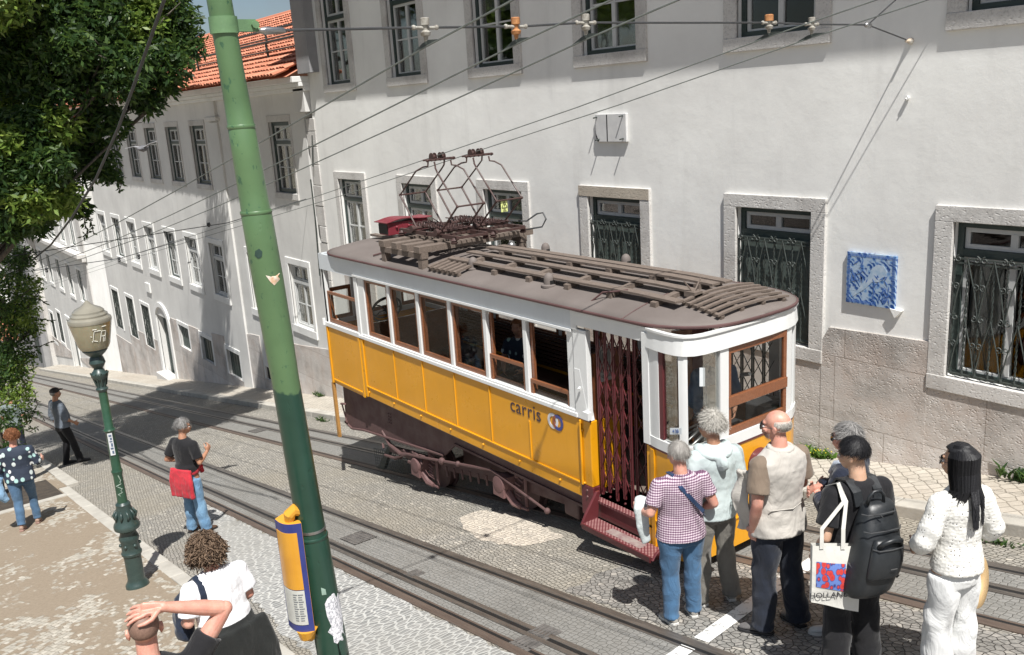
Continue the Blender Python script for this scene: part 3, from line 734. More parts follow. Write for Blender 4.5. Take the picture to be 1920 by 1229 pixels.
m = MB(); facade(m, XC, XD-.45, -9.5, 4.15, ops2); m.quad((XC, Y0, -9.5), (XC, Y0, 4.15), (XC, Y0+10, 4.15), (XC, Y0+10, -9.5)); m.quad((XD-.45, Y0+.25, -5), (XD, Y0+.25, -5), (XD, Y0+.25, 4.15), (XD-.45, Y0+.25, 4.15)); m.quad((XD-.45, Y0+.25, -5), (XD-.45, Y0+.25, 4.15), (XD-.45, Y0, 4.15), (XD-.45, Y0, -5))
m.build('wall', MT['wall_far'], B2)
ci = 0
for kd, a, b, c, e in W2:
    ci += 1
    if kd == 'u': window(B2, a, b, c, e, trans=2.72, inner=None, sur=(.09, .09, .16, .15), proud=.02, cw=.09)
    elif kd == 'm': window(B2, a, b, c, e, trans=-.78, inner='curtain', sur=(.15, .15, .16, .2), smat='wall_white', proud=.03, cw=.05, cas='sash' if ci % 3 else 'green_wood')
    elif kd == 'g': window(B2, a, b, c, e, inner=None, sur=(.12, .12, .14, 0), smat='wall_white', gr=e-.04, rows=3, cw=.04)
    elif kd == 'c':
        o = MB(); o.box(a, b, Y0+.08, Y0+.12, c, e)
        for i in range(1, 5): o.box(a+(b-a)*i/5-.01, a+(b-a)*i/5+.01, Y0+.07, Y0+.08, c, e)
        o = o.build('cellar_shutter', MT['shutter'] if a < -32 else MT['green_wood'], B2)
        s = MB(); s.box(a-.12, b+.12, Y0-.03, Y0+.01, e, e+.14); s.box(a-.12, a, Y0-.03, Y0+.01, c, e); s.box(b, b+.12, Y0-.03, Y0+.01, c, e); s.build('surround', MT['wall_white'], o)
    elif kd == 'v':
        o = MB(); o.box(a, b, Y0+.05, Y0+.08, c, e); o.build('vent', MT['dark'], B2)
m = MB(); m.box(-35.5, -34.0, Y0+.20, Y0+.26, -6.4, -3.6)
for i in range(1, 6): m.box(-35.5+.25*i-.01, -35.5+.25*i+.01, Y0+.185, Y0+.2, -6.4, -3.75)
door = m.build('door', MT['green_wood'], B2)
m = MB(); N_ = 12
def archpt(k, r0, r1=0): t = pi*k/N_; return (-34.75-cos(t)*r0, -3.9+sin(t)*(r0*.72))
for k in range(N_):
    a, b = archpt(k, .75), archpt(k+1, .75); c, d = archpt(k+1, 1.0), archpt(k, 1.0)
    m.prism([(a[0], Y0-.07, a[1]), (b[0], Y0-.07, b[1]), (c[0], Y0-.07, c[1]), (d[0], Y0-.07, d[1])], (0, .08, 0))
m.box(-35.75, -35.5, Y0-.07, Y0+.02, -6.6, -3.9); m.box(-34.0, -33.75, Y0-.07, Y0+.02, -6.5, -3.9); m.build('doorway_arch', MT['wall_white'], door, fix=True)
m = MB(); m.box(-35.6, -33.7, Y0-.35, Y0+.1, -6.6, -6.02); m.box(-33.85, -33.3, Y0-.5, Y0, -6.6, -6.15); m.build('step', MT['stone'], door, bevel=.01)
m = MB()
segs = [(-43, -5.85), (-40.3, -5.84), (-40.3, -5.0), (-36.0, -4.9), (-33.6, -3.6), (-30.4, -3.5), (-27.85, -3.3), (-25.4, -2.8), (-21.7, -2.47), (-19.46, -2.2)]
for (xa, za), (xb, zb) in zip(segs, segs[1:]):
    if xb-xa < .01: continue
    cuts = sorted([xa, xb]+[q for w in W2 if w[0] in 'gcdv' for q in (w[1]-.12, w[2]+.12) if xa < q < xb])
    for p_, q_ in zip(cuts, cuts[1:]):
        mid = (p_+q_)/2; hit = [w for w in W2 if w[0] in 'gcdv' and w[1]-.12 < mid < w[2]+.12]
        zt = lambda x: za+(zb-za)*(x-xa)/(xb-xa)
        if hit:
            w = hit[0]
            if w[0] == 'd': continue
            base_run(m, p_, q_, min(w[3], zt(p_))-.002, min(w[3], zt(q_))-.002, Y0-.02)
        else: base_run(m, p_, q_, zt(p_), zt(q_), Y0-.025)
m.build('stone_base', MT['dado'], B2, fix=True)
m = MB(); m.box(-26.4, -25.65, Y0-.06, Y0+.01, -9, 3.3); m.box(-26.5, -25.55, Y0-.12, Y0+.01, 3.33, 3.45); m.box(-26.4, -25.65, Y0-.08, Y0+.01, 3.45, 4.0)
m.box(-20.05, -19.48, Y0-.14, Y0+.26, 3.42, 3.95); m.box(-20.0, -19.7, Y0-.05, Y0+.26, 3.3, 3.42); pieces(m, 'pilaster', MT['wall_far'], B2, groups=lambda c: round(c[0]/3), bevel=.01)
m = MB(); ztop = 4.15
for i, (yy_, za, zb) in enumerate(((.14, 3.88, 3.98), (.26, 3.98, 4.07), (.40, 4.07, 4.2))): m.box(XC-.2, XD+.05, Y0-yy_, Y0+.3, za+.001, zb)
m.build('cornice', MT['wall_white'], B2, bevel=.012)
m = MB(); s2 = radians(25); tile_rows(m, XC-.2, XD-.02, Y0-.71, 4.2, cos(s2), sin(s2), 18, .18, .33)
L_ = 18*.33; m.quad((XC-.2, Y0-.5, 4.2), (XD, Y0-.5, 4.2), (XD, Y0-.5+L_*cos(s2), 4.2+L_*sin(s2)), (XC-.2, Y0-.5+L_*cos(s2), 4.2+L_*sin(s2)))
m.quad((XC-.2, Y0+11, 4.2), (XD, Y0+11, 4.2), (XD, Y0-.5+L_*cos(s2), 4.2+L_*sin(s2)), (XC-.2, Y0-.5+L_*cos(s2), 4.2+L_*sin(s2)))
m.build('roof', MT['tile'], B2)
m = MB(); m.tube([(XC, Y0-.58+L_*cos(s2), 4.26+L_*sin(s2)), (XD, Y0-.58+L_*cos(s2), 4.26+L_*sin(s2))], .11, 8); m.build('ridge', MT['tile'], B2)
m = MB()
for u, x0 in ((1.0, -28), (2.2, -28)):
    y_ = Y0-.5+u*cos(s2); z_ = 4.2+u*sin(s2)+.55
    m.tube([(x0, y_, z_), (XD, y_, z_)], .03, 6); m.tube([(x0, y_, z_-.22), (XD, y_, z_-.22)], .02, 6)
    for x in (-28, -25.2, -22.6, -20.5): m.tube([(x, y_, z_), (x, y_+.05, z_-.6)], .03, 6)
m.build('roof_rail', MT['iron'], B2)
m = MB(); m.tube([(-26.0, Y0-.03, 3.3), (-26.0, Y0-.03, -4)], .03, 6); m.tube([(-19.75, Y0-.08, 1.9), (-19.75, Y0-.08, 1.0), (-19.9, Y0-.06, -.4)], .018, 5); m.tube([(-19.4, Y0-.08, 2.9), (-19.55, Y0-.08, 2.2)], .014, 5); pieces(m, 'wall_pipe', MT['iron'], B2)
m = MB(); m.box(-36.35, -35.75, Y0-.06, Y0-.002, -2.95, -2.6); m.build('house_plaque', MT['wall_white'], B2)

# ---- corrugated white screen between houses, house 3, house 4, and the far houses at the foot of the street
m = MB(); m.grid(lambda u, v: (-46.8+3.8*u, Y0+.05+.035*sin(u*2*pi*17), gz(-46.8+3.8*u)*(1-v)+(-1.9)*v), 204, 1)
solo(m, 'corrugated_screen', MT['wall_white'], (-45, Y0, gz(-45)), 'white corrugated metal screen closing the gap between the two pale houses', 'screen')
B3 = thing('townhouse', (-54, Y0, gz(-54)), 'narrower pale house with a heavy mid-height cornice down the street behind the lamp', 'house')
W3 = [('u', x, x+1.15, -2.3, -.35) for x in (-60.3, -57.7, -55.0, -52.2, -49.6)]+[('m', x, x+1.05, -5.2, -3.55) for x in (-60.3, -57.7, -55.0, -52.2, -49.6)]+[('g', -57.8, -56.7, -8.8, -7.0), ('g', -60.2, -59.2, -9.2, -7.4)]+[('d', -54.9, -53.0, -9.9, -7.0)]
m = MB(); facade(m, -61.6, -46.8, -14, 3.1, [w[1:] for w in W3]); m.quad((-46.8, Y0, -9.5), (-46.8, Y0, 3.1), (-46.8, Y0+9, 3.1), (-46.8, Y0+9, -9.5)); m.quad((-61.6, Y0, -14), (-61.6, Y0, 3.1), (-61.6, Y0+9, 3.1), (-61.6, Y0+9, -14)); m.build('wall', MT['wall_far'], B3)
for kd, a, b, c, e in W3:
    if kd == 'd':
        o = MB(); o.box(a, b, Y0+.2, Y0+.24, c, e); o = o.build('door', MT['green_wood'], B3); s = MB(); s.box(a-.2, a, Y0-.05, Y0+.01, c-.2, e); s.box(b, b+.2, Y0-.05, Y0+.01, c-.2, e); s.box(a-.2, b+.2, Y0-.05, Y0+.01, e, e+.22); s.build('doorway', MT['wall_white'], o)
    else: window(B3, a, b, c, e, trans=None if kd == 'g' else e-.5, inner='curtain' if kd == 'm' else None, sur=(.13, .13, .15, .18), smat='wall_white', cas='shutter', gr=e-.05 if kd == 'g' else None)
m = MB(); m.box(-61.7, -46.7, Y0-.4, Y0, -2.72, -2.52); m.box(-61.7, -46.7, Y0-.2, Y0, -2.9, -2.72); m.box(-61.8, -46.6, Y0-.45, Y0+.2, 3.1, 3.35); m.build('cornice', MT['stone'], B3, bevel=.02)
m = MB(); m.box(-61.7, -60.9, Y0-.25, Y0, -14, 3.1); m.box(-47.6, -46.8, Y0-.04, Y0, -10, 3.1); pieces(m, 'pilaster', MT['stone'], B3)
m = MB(); base_run(m, -60.88, -55.12, -10.3, -9.35, Y0-.03); base_run(m, -52.78, -47.62, -8.9, -7.9, Y0-.03); m.build('stone_base', MT['dado'], B3, fix=True)
m = MB(); tile_rows(m, -61.8, -46.6, Y0-.5, 3.35, cos(s2), sin(s2), 6, .3, .5); m.quad((-61.8, Y0-.4, 3.35), (-46.6, Y0-.4, 3.35), (-46.6, Y0+4, 5.4), (-61.8, Y0+4, 5.4)); m.build('roof', MT['tile'], B3)
B4 = thing('townhouse', (-66, 8, gz(-66)), 'grey shaded house end with a drainpipe past the corniced house at the street foot', 'house')
m = MB(); m.box(-72, -61.75, 8.35, 17, -18, 2.0); m.build('wall', MT['wall_dark'], B4)  # shade on this house end is put into the plaster colour
m = MB()
for x in (-64.5, -67.5, -70): m.box(x, x+1.0, 8.33, 8.36, -6.5, -4.8); m.box(x, x+1.0, 8.33, 8.36, -2.5, -.6); m.box(x, x+1.0, 8.33, 8.36, -10.5, -8.8)
pieces(m, 'window', MT['dark'], B4)
m = MB(); m.tube([(-62.6, 8.25, 2), (-62.6, 8.25, -11)], .06, 6); m.tube([(-63.2, 8.25, 2), (-63.2, 8.25, -11)], .04, 6); pieces(m, 'drainpipe', MT['iron'], B4)
m = MB(); m.box(-72.2, -61.7, 8.0, 17, 2.0, 2.25); m.build('cornice', MT['stone'], B4)
def far_house(name, px, py, t, w, d, hwall, yaw, label, wallmat, drop=14):
    """px,py,t: where the near eave corner stands"""
    c = deep(px, py, t); T = thing(name, (c.x, c.y, c.z-drop), label, 'house'); u = V((cos(yaw), sin(yaw), 0)); v = V((-sin(yaw), cos(yaw), 0))
    m = MB(); e = c; b = V((0, 0, -drop))
    m.hexa([e+b, e+u*w+b, e+u*w+v*d+b, e+v*d+b], [e, e+u*w, e+u*w+v*d, e+v*d]); m.build('wall', MT[wallmat], T)
    m = MB(); r = V((0, 0, d*.28)); o = .4
    A, B_, C, D = e-u*o-v*o, e+u*(w+o)-v*o, e+u*(w+o)+v*(d+o), e-u*o+v*(d+o); R1, R2 = e-u*o+v*d/2+r, e+u*(w+o)+v*d/2+r
    k = int((w+2*o)/.35)
    for s_, (P, Q) in enumerate(((A, R1), (D, R2 if False else R1))):
        for i in range(k):
            x0 = u*((w+2*o)*i/k); x1 = u*((w+2*o)*(i+.55)/k); x2 = u*((w+2*o)*(i+1)/k); h = V((0, 0, .09))
            for j in range(8):
                p0 = P+(Q-P)*(j/8); p1 = P+(Q-P)*((j+1)/8)
                m.quad(p0+x0, p0+x1+h, p1+x1+h*.4, p1+x0); m.quad(p0+x1+h, p0+x2, p1+x2, p1+x1+h*.4)
    m.build('roof', MT['tile'], T)
    m = MB(); r_ = random.Random(int(px+py))
    for fl in range(int(drop/3)):
        for i in range(int(w/2.4)):
            q = e+u*(1.0+2.4*i)+V((0, 0, -2.3-3*fl))-v*.03; m.hexa([q, q+u*1.0, q+u*1.0+v*.05, q+v*.05], [q+V((0,0,1.5)), q+u*1.0+V((0,0,1.5)), q+u+v*.05+V((0,0,1.5)), q+v*.05+V((0,0,1.5))])
        for i in range(int(d/2.4)):
            q = e+v*(1.0+2.4*i)+V((0, 0, -2.3-3*fl))+u*(w+.0); m.hexa([q, q+v*1.0, q+v*1.0+u*.04, q+u*.04], [q+V((0,0,1.5)), q+v*1.0+V((0,0,1.5)), q+v+u*.04+V((0,0,1.5)), q+u*.04+V((0,0,1.5))])
    pieces(m, 'window', MT['dark'], T)
far_house('far_house', -40, 492, 92, 12, 9, 5, radians(52), 'distant white house with bright orange roof at the upper left behind the foliage', 'wall_white')
far_house('far_house', 20, 520, 78, 6, 7, 5, radians(52), 'distant low white house with salmon tiled roof beside the grey house end', 'wall_white')
far_house('far_house', -30, 640, 74, 11, 6, 4, radians(55), 'white garden-side house at the street foot half hidden by the tree', 'wall_white', 9)
# ================================================================ THE TRAM (level car on a sloping truck)
YN, YF, YC = 5.6, 7.36, 6.48
TR = thing('tram', (-8.8, YC, gz(-8.8)), 'yellow and white funicular tram with brown roof and maroon underframe', 'tram')
path = [(-5.62,5.57),(-5.5,5.545),(-5.35,5.53),(-5.24,5.535),(-5.17,5.56),(-5.12,5.62),(-5.09,5.72),(-5.075,5.95),(-5.07,6.3),(-5.072,6.6),(-5.09,6.86),(-5.13,7.02),(-5.22,7.18),(-5.34,7.29),(-5.48,7.345),(-5.62,7.36)]
def resamp(p, n):
    L = [0]
    for a, b in zip(p, p[1:]): L.append(L[-1]+math.hypot(b[0]-a[0], b[1]-a[1]))
    out = []
    for i in range(n+1):
        t = L[-1]*i/n; k = max(j for j in range(len(L)) if L[j] <= t+1e-9); k = min(k, len(p)-2); f = (t-L[k])/(L[k+1]-L[k]); out.append((p[k][0]+(p[k+1][0]-p[k][0])*f, p[k][1]+(p[k+1][1]-p[k][1])*f))
    return out
FP = resamp(path, 96)
def cwall(m, i0, i1, z0, z1, out=0.0, th=.035, flare=0.0):
    """curved wall over front-path samples i0..i1, pushed outwards by out; flare widens the bottom"""
    ring = []
    for i in range(i0, i1+1):
        a = FP[max(i-1, 0)]; b = FP[min(i+1, 96)]; dx, dy = b[0]-a[0], b[1]-a[1]; L = math.hypot(dx, dy); nx, ny = dy/L, -dx/L; x, y = FP[i]
        ring.append([(x+nx*(out+flare), y+ny*(out+flare), z0), (x+nx*out, y+ny*out, z1), (x+nx*(out-th), y+ny*(out-th), z1), (x+nx*(out-th), y+ny*(out-th), z0)])
    n = len(ring); vs = [p for r in ring for p in r]; fs = []
    for i in range(n-1):
        for k in range(4): a = i*4+k; b = i*4+(k+1) % 4; fs.append((a, b, b+4, a+4))
    fs += [(3, 2, 1, 0), tuple((n-1)*4+k for k in range(4))]; m.add(vs, fs)
def fidx(x=None, y=None):
    if x is not None: return min(range(97), key=lambda i: abs(FP[i][0]-x)+(9 if FP[i][1] > 6 else 0))
    return min(range(97), key=lambda i: abs(FP[i][1]-y)+(9 if (FP[i][0] < -5.3) else 0))
def mir(y): return YN+YF-y
# --- yellow lower body: near side, far side, rear, front
m = MB()
for s_ in (0, 1):
    Y = (lambda a, b: (a, b)) if not s_ else (lambda a, b: (mir(b), mir(a)))
    y0, y1 = Y(YN, YN+.04); m.box(-11.44, -6.66, y0, y1, -.655, .22)
    y0, y1 = Y(YN-.004, YN+.04); m.box(-12.52, -11.46, y0, y1, -.69, .22)
m.box(-12.58, -12.54, YN+.1, YF-.1, -.69, .22); m.box(-12.57, -12.50, YN, YN+.12, -.69, .22); m.box(-12.57, -12.50, YF-.12, YF, -.69, .22)
body = m.build('body_panel', MT['yellow'], TR, bevel=.006)
m = MB()
for y in (YN, YF+.012):
    for x in (-10.5, -9.75, -9.0, -8.25, -7.5): m.box(x-.012, x+.012, y-.012, y+.002, -.49, .21 if x < -8 else -.03)
    m.box(-11.4, -6.68, y-.016, y+.002, -.505, -.485); m.box(-12.48, -11.5, y-.018, y+.002, -.64, -.615); m.box(-11.52, -11.46, y-.022, y+.002, -.69, .21); m.box(-12.56, -12.51, y-.02, y+.002, -.69, .21); m.box(-11.44, -11.37, y-.018, y+.002, -.655, .21)
m.build('bead', MT['yellow'], body, bevel=.005)
m = MB()
for x in [-11.33+.72*i for i in range(7)]: m.lathe([(.016, 0), (.014, .012), (.006, .018)], (x, YN-.001, -.575), 10, (0, -1, 0))
for x, z in ((-6.60, .1), (-6.60, -.48)): m.lathe([(.014, 0), (.012, .012), (.005, .016)], (x, YN-.006, z), 10, (0, -1, 0))
m.build('bolt', MT['yellow'], body, smooth=True)
m = MB(); m.box(-6.66, -6.48, YN-.006, YN+.09, -.50, .215); m.box(-6.66, -6.48, YF-.09, YF+.006, -.5, .215); m.tube([(-6.62, YN-.02, -.5), (-6.62, YN-.02, .21)], .014, 8); pieces(m, 'corner_post', MT['yellow'], TR, bevel=.01)
m = MB(); cwall(m, 1, 95, -.80, .215, 0, .04); cwall(m, 1, 3, -.78, .2, .016, .02); m.box(-5.66, -5.6, 5.57, 5.63, -.8, .215); m.build('front_panel', MT['yellow'], TR, auto=30, fix=True)
m = MB(); cwall(m, 0, 96, -.52, -.505, .012, .014); m.build('front_bead', MT['yellow'], TR)
# --- dark red line under the white, white sill band
m = MB(); cwall(m, 0, 96, .214, .232, .010, .03); m.box(-6.67, -6.47, YN-.012, YN, .214, .232); m.build('belt_line', MT['maroon'], TR)
m = MB()
for y0, y1 in ((YN-.025, YN+.05), (YF-.05, YF+.025)):
    m.box(-12.55, -11.44, y0, y1, .222, .29); m.box(-11.44, -6.66, y0, y1, .222, .27); m.box(-11.35, -6.7, y0+.012 if y0 < 6 else y0, y1, .27, .295)
m.box(-12.57, -12.5, YN, YF, .222, .30)
m.build('sill', MT['white'], TR, bevel=.006)
m = MB(); cwall(m, 0, 96, .234, .33, .012, .06); m.build('front_sill', MT['white'], TR, fix=True, auto=30)
# --- white posts
m = MB()
for y0, y1 in ((YN, YN+.05), (YF-.05, YF)):
    for x in (-10.51, -9.755, -9.005, -8.26, -7.51): m.box(x-.033, x+.033, y0, y1, .29, 1.11)
    for a, b in ((-12.54, -12.46), (-11.48, -11.38), (-11.37, -11.2), (-6.8, -6.70), (-6.69, -6.49)): m.box(a, b, y0-(.012 if a in (-6.69, -11.48) else 0), y1, .23, 1.16)
m.hexa([(-6.69, YN-.014, .22), (-6.48, YN-.014, .22), (-6.48, YN+.06, .22), (-6.69, YN+.06, .22)], [(-6.69, YN-.014, .75), (-6.60, YN-.014, .75), (-6.60, YN+.06, .75), (-6.69, YN+.06, .75)])
m.box(-12.56, -12.48, YN, YN+.08, .23, 1.16); m.box(-12.56, -12.48, YF-.08, YF, .23, 1.16); m.box(-12.56, -12.5, 6.05, 6.12, .23, 1.16); m.box(-12.56, -12.5, 6.84, 6.91, .23, 1.16)
pieces(m, 'window_post', MT['white'], TR, bevel=.006)
m = MB()
i1, i2, i3, i4 = fidx(y=5.555), fidx(y=5.975), fidx(y=6.91), fidx(y=7.1)
for a, b in ((0, 6), (i1-1, i1+2), (i2-2, i2+2), (i3-2, i3+3), (i4-1, i4+7), (90, 96)): cwall(m, a, b, .33, 1.17, .006, .06)
m.box(-5.68, -5.60, 5.55, 5.66, .235, 1.3); pieces(m, 'cab_post', MT['white'], TR, auto=30, fix=True)
m = MB(); m.tube([(-6.585, YN-.03, .55), (-6.585, YN-.05, .56), (-6.585, YN-.03, .57)], .012, 6); m.box(-6.53, -6.45, YN-.06, YN-.01, .25, .33); m.tube([(-12.57, YN-.03, .24), (-12.57, YN-.03, .34)], .025, 8); pieces(m, 'hinge', MT['white'], TR)
# --- fascia
m = MB()
for y0, y1 in ((YN-.012, YN+.03), (YF-.03, YF+.012)):
    m.box(-12.56, -6.70, y0, y1, 1.11, 1.345)
m.box(-12.58, -12.5, YN, YF, 1.11, 1.345); m.build('fascia', MT['fascia'], TR)
m = MB()
for y0, y1 in ((YN-.03, YN), (YF, YF+.03)): m.box(-11.46, -6.70, y0, y1, 1.125, 1.15); m.box(-6.70, -6.62, y0+.008, y1, 1.16, 1.345); m.box(-6.62, -5.6, y0+.004, y1+.02, 1.205, 1.345); m.box(-6.6, -5.65, y0-.004, y1, 1.325, 1.347)
cwall(m, 0, 96, 1.17, 1.345, .008, .04, .016); cwall(m, 0, 96, 1.332, 1.352, .026, .05)
m.build('drip_rail', MT['white'], TR, fix=True, auto=30)
# --- roof: arched canvas with rounded ends
def roofpt(u, v):
    x = -12.66+(12.66-5.04)*u; e = .0
    de = min(x+12.66, -5.04-x); rr = .75
    k = 1.0 if de > rr else sqrt(max(0, 1-((rr-de)/rr)**2))**.62
    k = max(k, .0); t = v*2-1; hw = (YF-YN)/2+.055; y = YC+t*hw*k
    z = 1.385+.15*(1-t*t)*min(1, k)*(1-.55*max(0, 1-de/1.0)**2)
    return V((x, y, z))
us = [0, .002, .005, .01, .016, .024, .034, .046, .062, .08, .1]+[.1+.8*i/24 for i in range(1, 25)]+[1-q for q in (.08, .062, .046, .034, .024, .016, .01, .005, .002, 0)]
m = MB(); nv = 16; o = len(m.v)
for u in us:
    for j in range(nv+1): m.v.append(tuple(roofpt(u, j/nv)))
for i in range(len(us)-1):
    for j in range(nv): a = i*(nv+1)+j; m.f.append((a, a+nv+1, a+nv+2, a+1)); m.m.append(0)
roof = m.build('roof', MT['roofp'], TR, smooth=True)
md = roof.modifiers.new('s', 'SOLIDIFY'); md.thickness = .03; md.offset = -1
m = MB(); loop = [roofpt(u, 0) for u in us]+[roofpt(u, 1) for u in reversed(us)]
m.tube([p+V((0, 0, -.012)) for p in loop], (.016), 6, closed=True); m.build('roof_edge', MT['roofedge'], roof)
m = MB()
for v0 in (.02,):
    m.tube([roofpt(.885, q/12)+V((0,0,.003)) for q in range(13)], .006, 4)
m.build('roof_seam', MT['roofedge'], roof)
def rz(x, y): t = (y-YC)/((YF-YN)/2+.055); return 1.385+.15*(1-t*t)
m = MB()
for (x, y) in ((-8.85, 5.9), (-7.35, 5.85), (-8.98, 7.12), (-7.5, 7.12)):
    z = rz(x, y); vt = MB(); vt.lathe([(.088, -.01), (.088, .01), (.055, .018), (.055, .075), (.05, .10), (.035, .125), (.012, .138)], (x, y, z), 16)
    vt.build('roof_vent', MT['roofedge2'] if 'roofedge2' in MT else MT['roofp'], roof, smooth=False, auto=40)
    m.box(x+.045, x+.058, y-.025, y+.025, z+.022, z+.06)
m.build('vent_opening', MT['slot'], roof)
vt = MB(); vt.ball((-9.55, 7.0, rz(-9.5, 7.0)+.04), .06, n=14); vt.build('roof_vent', MT['steel'], roof, smooth=True)
# boards on the roof
m = MB()
for y, x1 in ((5.92, -5.55), (6.2, -5.6), (6.50, -5.62), (6.68, -5.62)):
    xs = [-9.35+( -.0)+i*((x1+9.35)/8) for i in range(9)]
    for a, b in zip(xs, xs[1:]):
        h = lambda x: rz(x, y)+.055-.03*max(0, (x+6.1))
        m.hexa([(a, y-.055, h(a)), (b, y-.055, h(b)), (b, y+.055, h(b)), (a, y+.055, h(a))], [(a, y-.055, h(a)+.022), (b, y-.055, h(b)+.022), (b, y+.055, h(b)+.022), (a, y+.055, h(a)+.022)])
pieces(m, 'walkway_board', MT['weathered'], roof, groups=lambda c: round(c[1]*20))
m = MB()
for x in (-9.0, -8.35, -7.7, -7.05, -6.4, -5.8):
    for ya, yb in ((5.83, 6.28), (6.42, 6.76)): m.hexa([(x-.035, ya, rz(x, ya)-.01), (x+.035, ya, rz(x, ya)-.01), (x+.035, yb, rz(x, yb)-.01), (x-.035, yb, rz(x, yb)-.01)], [(x-.035, ya, rz(x, ya)+.054-.03*max(0, x+6.1)), (x+.035, ya, rz(x, ya)+.054-.03*max(0, x+6.1)), (x+.035, yb, rz(x, yb)+.054-.03*max(0, x+6.1)), (x-.035, yb, rz(x, yb)+.054-.03*max(0, x+6.1))])
pieces(m, 'board_batten', MT['weathered'], roof)
def rz2(x, y):
    de = -5.04-x; rr = .75; k = 1.0 if de > rr else sqrt(max(0, 1-((rr-de)/rr)**2))**.62; hw = (YF-YN)/2+.055
    t = max(-1, min(1, (y-YC)/(hw*max(k, .05)))); return 1.385+.15*(1-t*t)*min(1, k)*(1-.55*max(0, 1-de/1.0)**2)
m = MB()
for i in range(6):
    x = -5.57+.082*i; pts = [(x, 5.97+1.0*j/10, rz2(x, 5.97+1.0*j/10)+.045) for j in range(11)]
    for a, b in zip(pts, pts[1:]): m.bar(a, b, .040, .020)
for y in (6.03, 6.3, 6.6, 6.9):
    pts = [(-5.60+.46*j/6, y, rz2(-5.60+.46*j/6, y)+.012) for j in range(7)]
    for a, b in zip(pts, pts[1:]): m.bar(a, b, .045, .035)
for i in range(6):
    x = -9.42+.115*i; m.bar((x, 5.62, rz(x, 5.66)+.05), (x, 6.0, rz(x, 6.0)+.05), .055, .025)
for y in (5.67, 5.92): m.bar((-9.47, y, rz(0, y)+.02), (-8.80, y, rz(0, y)+.02), .04, .04)
m.box(-5.68, -5.55, 6.12, 6.23, 1.53, 1.58); m.tube([(-5.62, 6.17, 1.57), (-5.66, 6.10, 1.68)], .008, 5); m.tube([(-5.60, 6.17, 1.57), (-5.60, 6.26, 1.69)], .008, 5)
for y in (6.6, 6.9): m.bar((-12.2, y, rz(0, y)+.04), (-10.5, y, rz(0, y)+.04), .11, .03)
m.bar((-12.1, 6.3, rz(0, 6.3)+.04), (-10.9, 6.3, rz(0, 6.3)+.04), .09, .03)
pieces(m, 'slat_grating', MT['weathered'], roof, groups=lambda c: 0 if c[0] > -5.52 and c[0] > -5.8 and c[1] > 5.9 and c[0] > -5.65 else (1 if c[0] > -9.6 else 2))
m = MB(); m.tube([(-6.55, 5.72, 1.42), (-6.45, 5.80, 1.52), (-6.3, 5.86, 1.54), (-6.2, 5.9, 1.56)], .01, 5); m.tube([(-11.0, 5.7, 1.45), (-10.9, 5.85, 1.49), (-10.5, 5.98, 1.55)], .012, 5); pieces(m, 'roof_cable', MT['roofedge'], roof)
# pantograph platform: stout timbers across the roof
m = MB(); pA = onY(716, 475, 5.66); pB = onY(764, 492, 5.66); XA_, XB_ = pA.x, pB.x
for x, y1 in ((XA_+.08, 7.3), (XA_+.42, 7.3), (XB_+.02, 7.42), (XB_+.32, 7.42)): m.box(x-.07, x+.07, 5.62, y1, 1.62, 1.70)
m.box(XA_, XB_+.4, 5.64, 5.74, 1.545, 1.618); m.box(XA_, XB_+.4, 7.2, 7.3, 1.545, 1.618)
for x in (XA_+.06, XB_+.34):
    for y in (5.69, 7.25): m.box(x-.05, x+.05, y-.045, y+.045, 1.38, 1.543)
for i in range(9): y = 6.0+.15*i; m.box(XA_+.55, XB_-.12, y, y+.09, 1.703, 1.73)
plat = m.build('timber_platform', MT['weathered'], TR, bevel=.008)
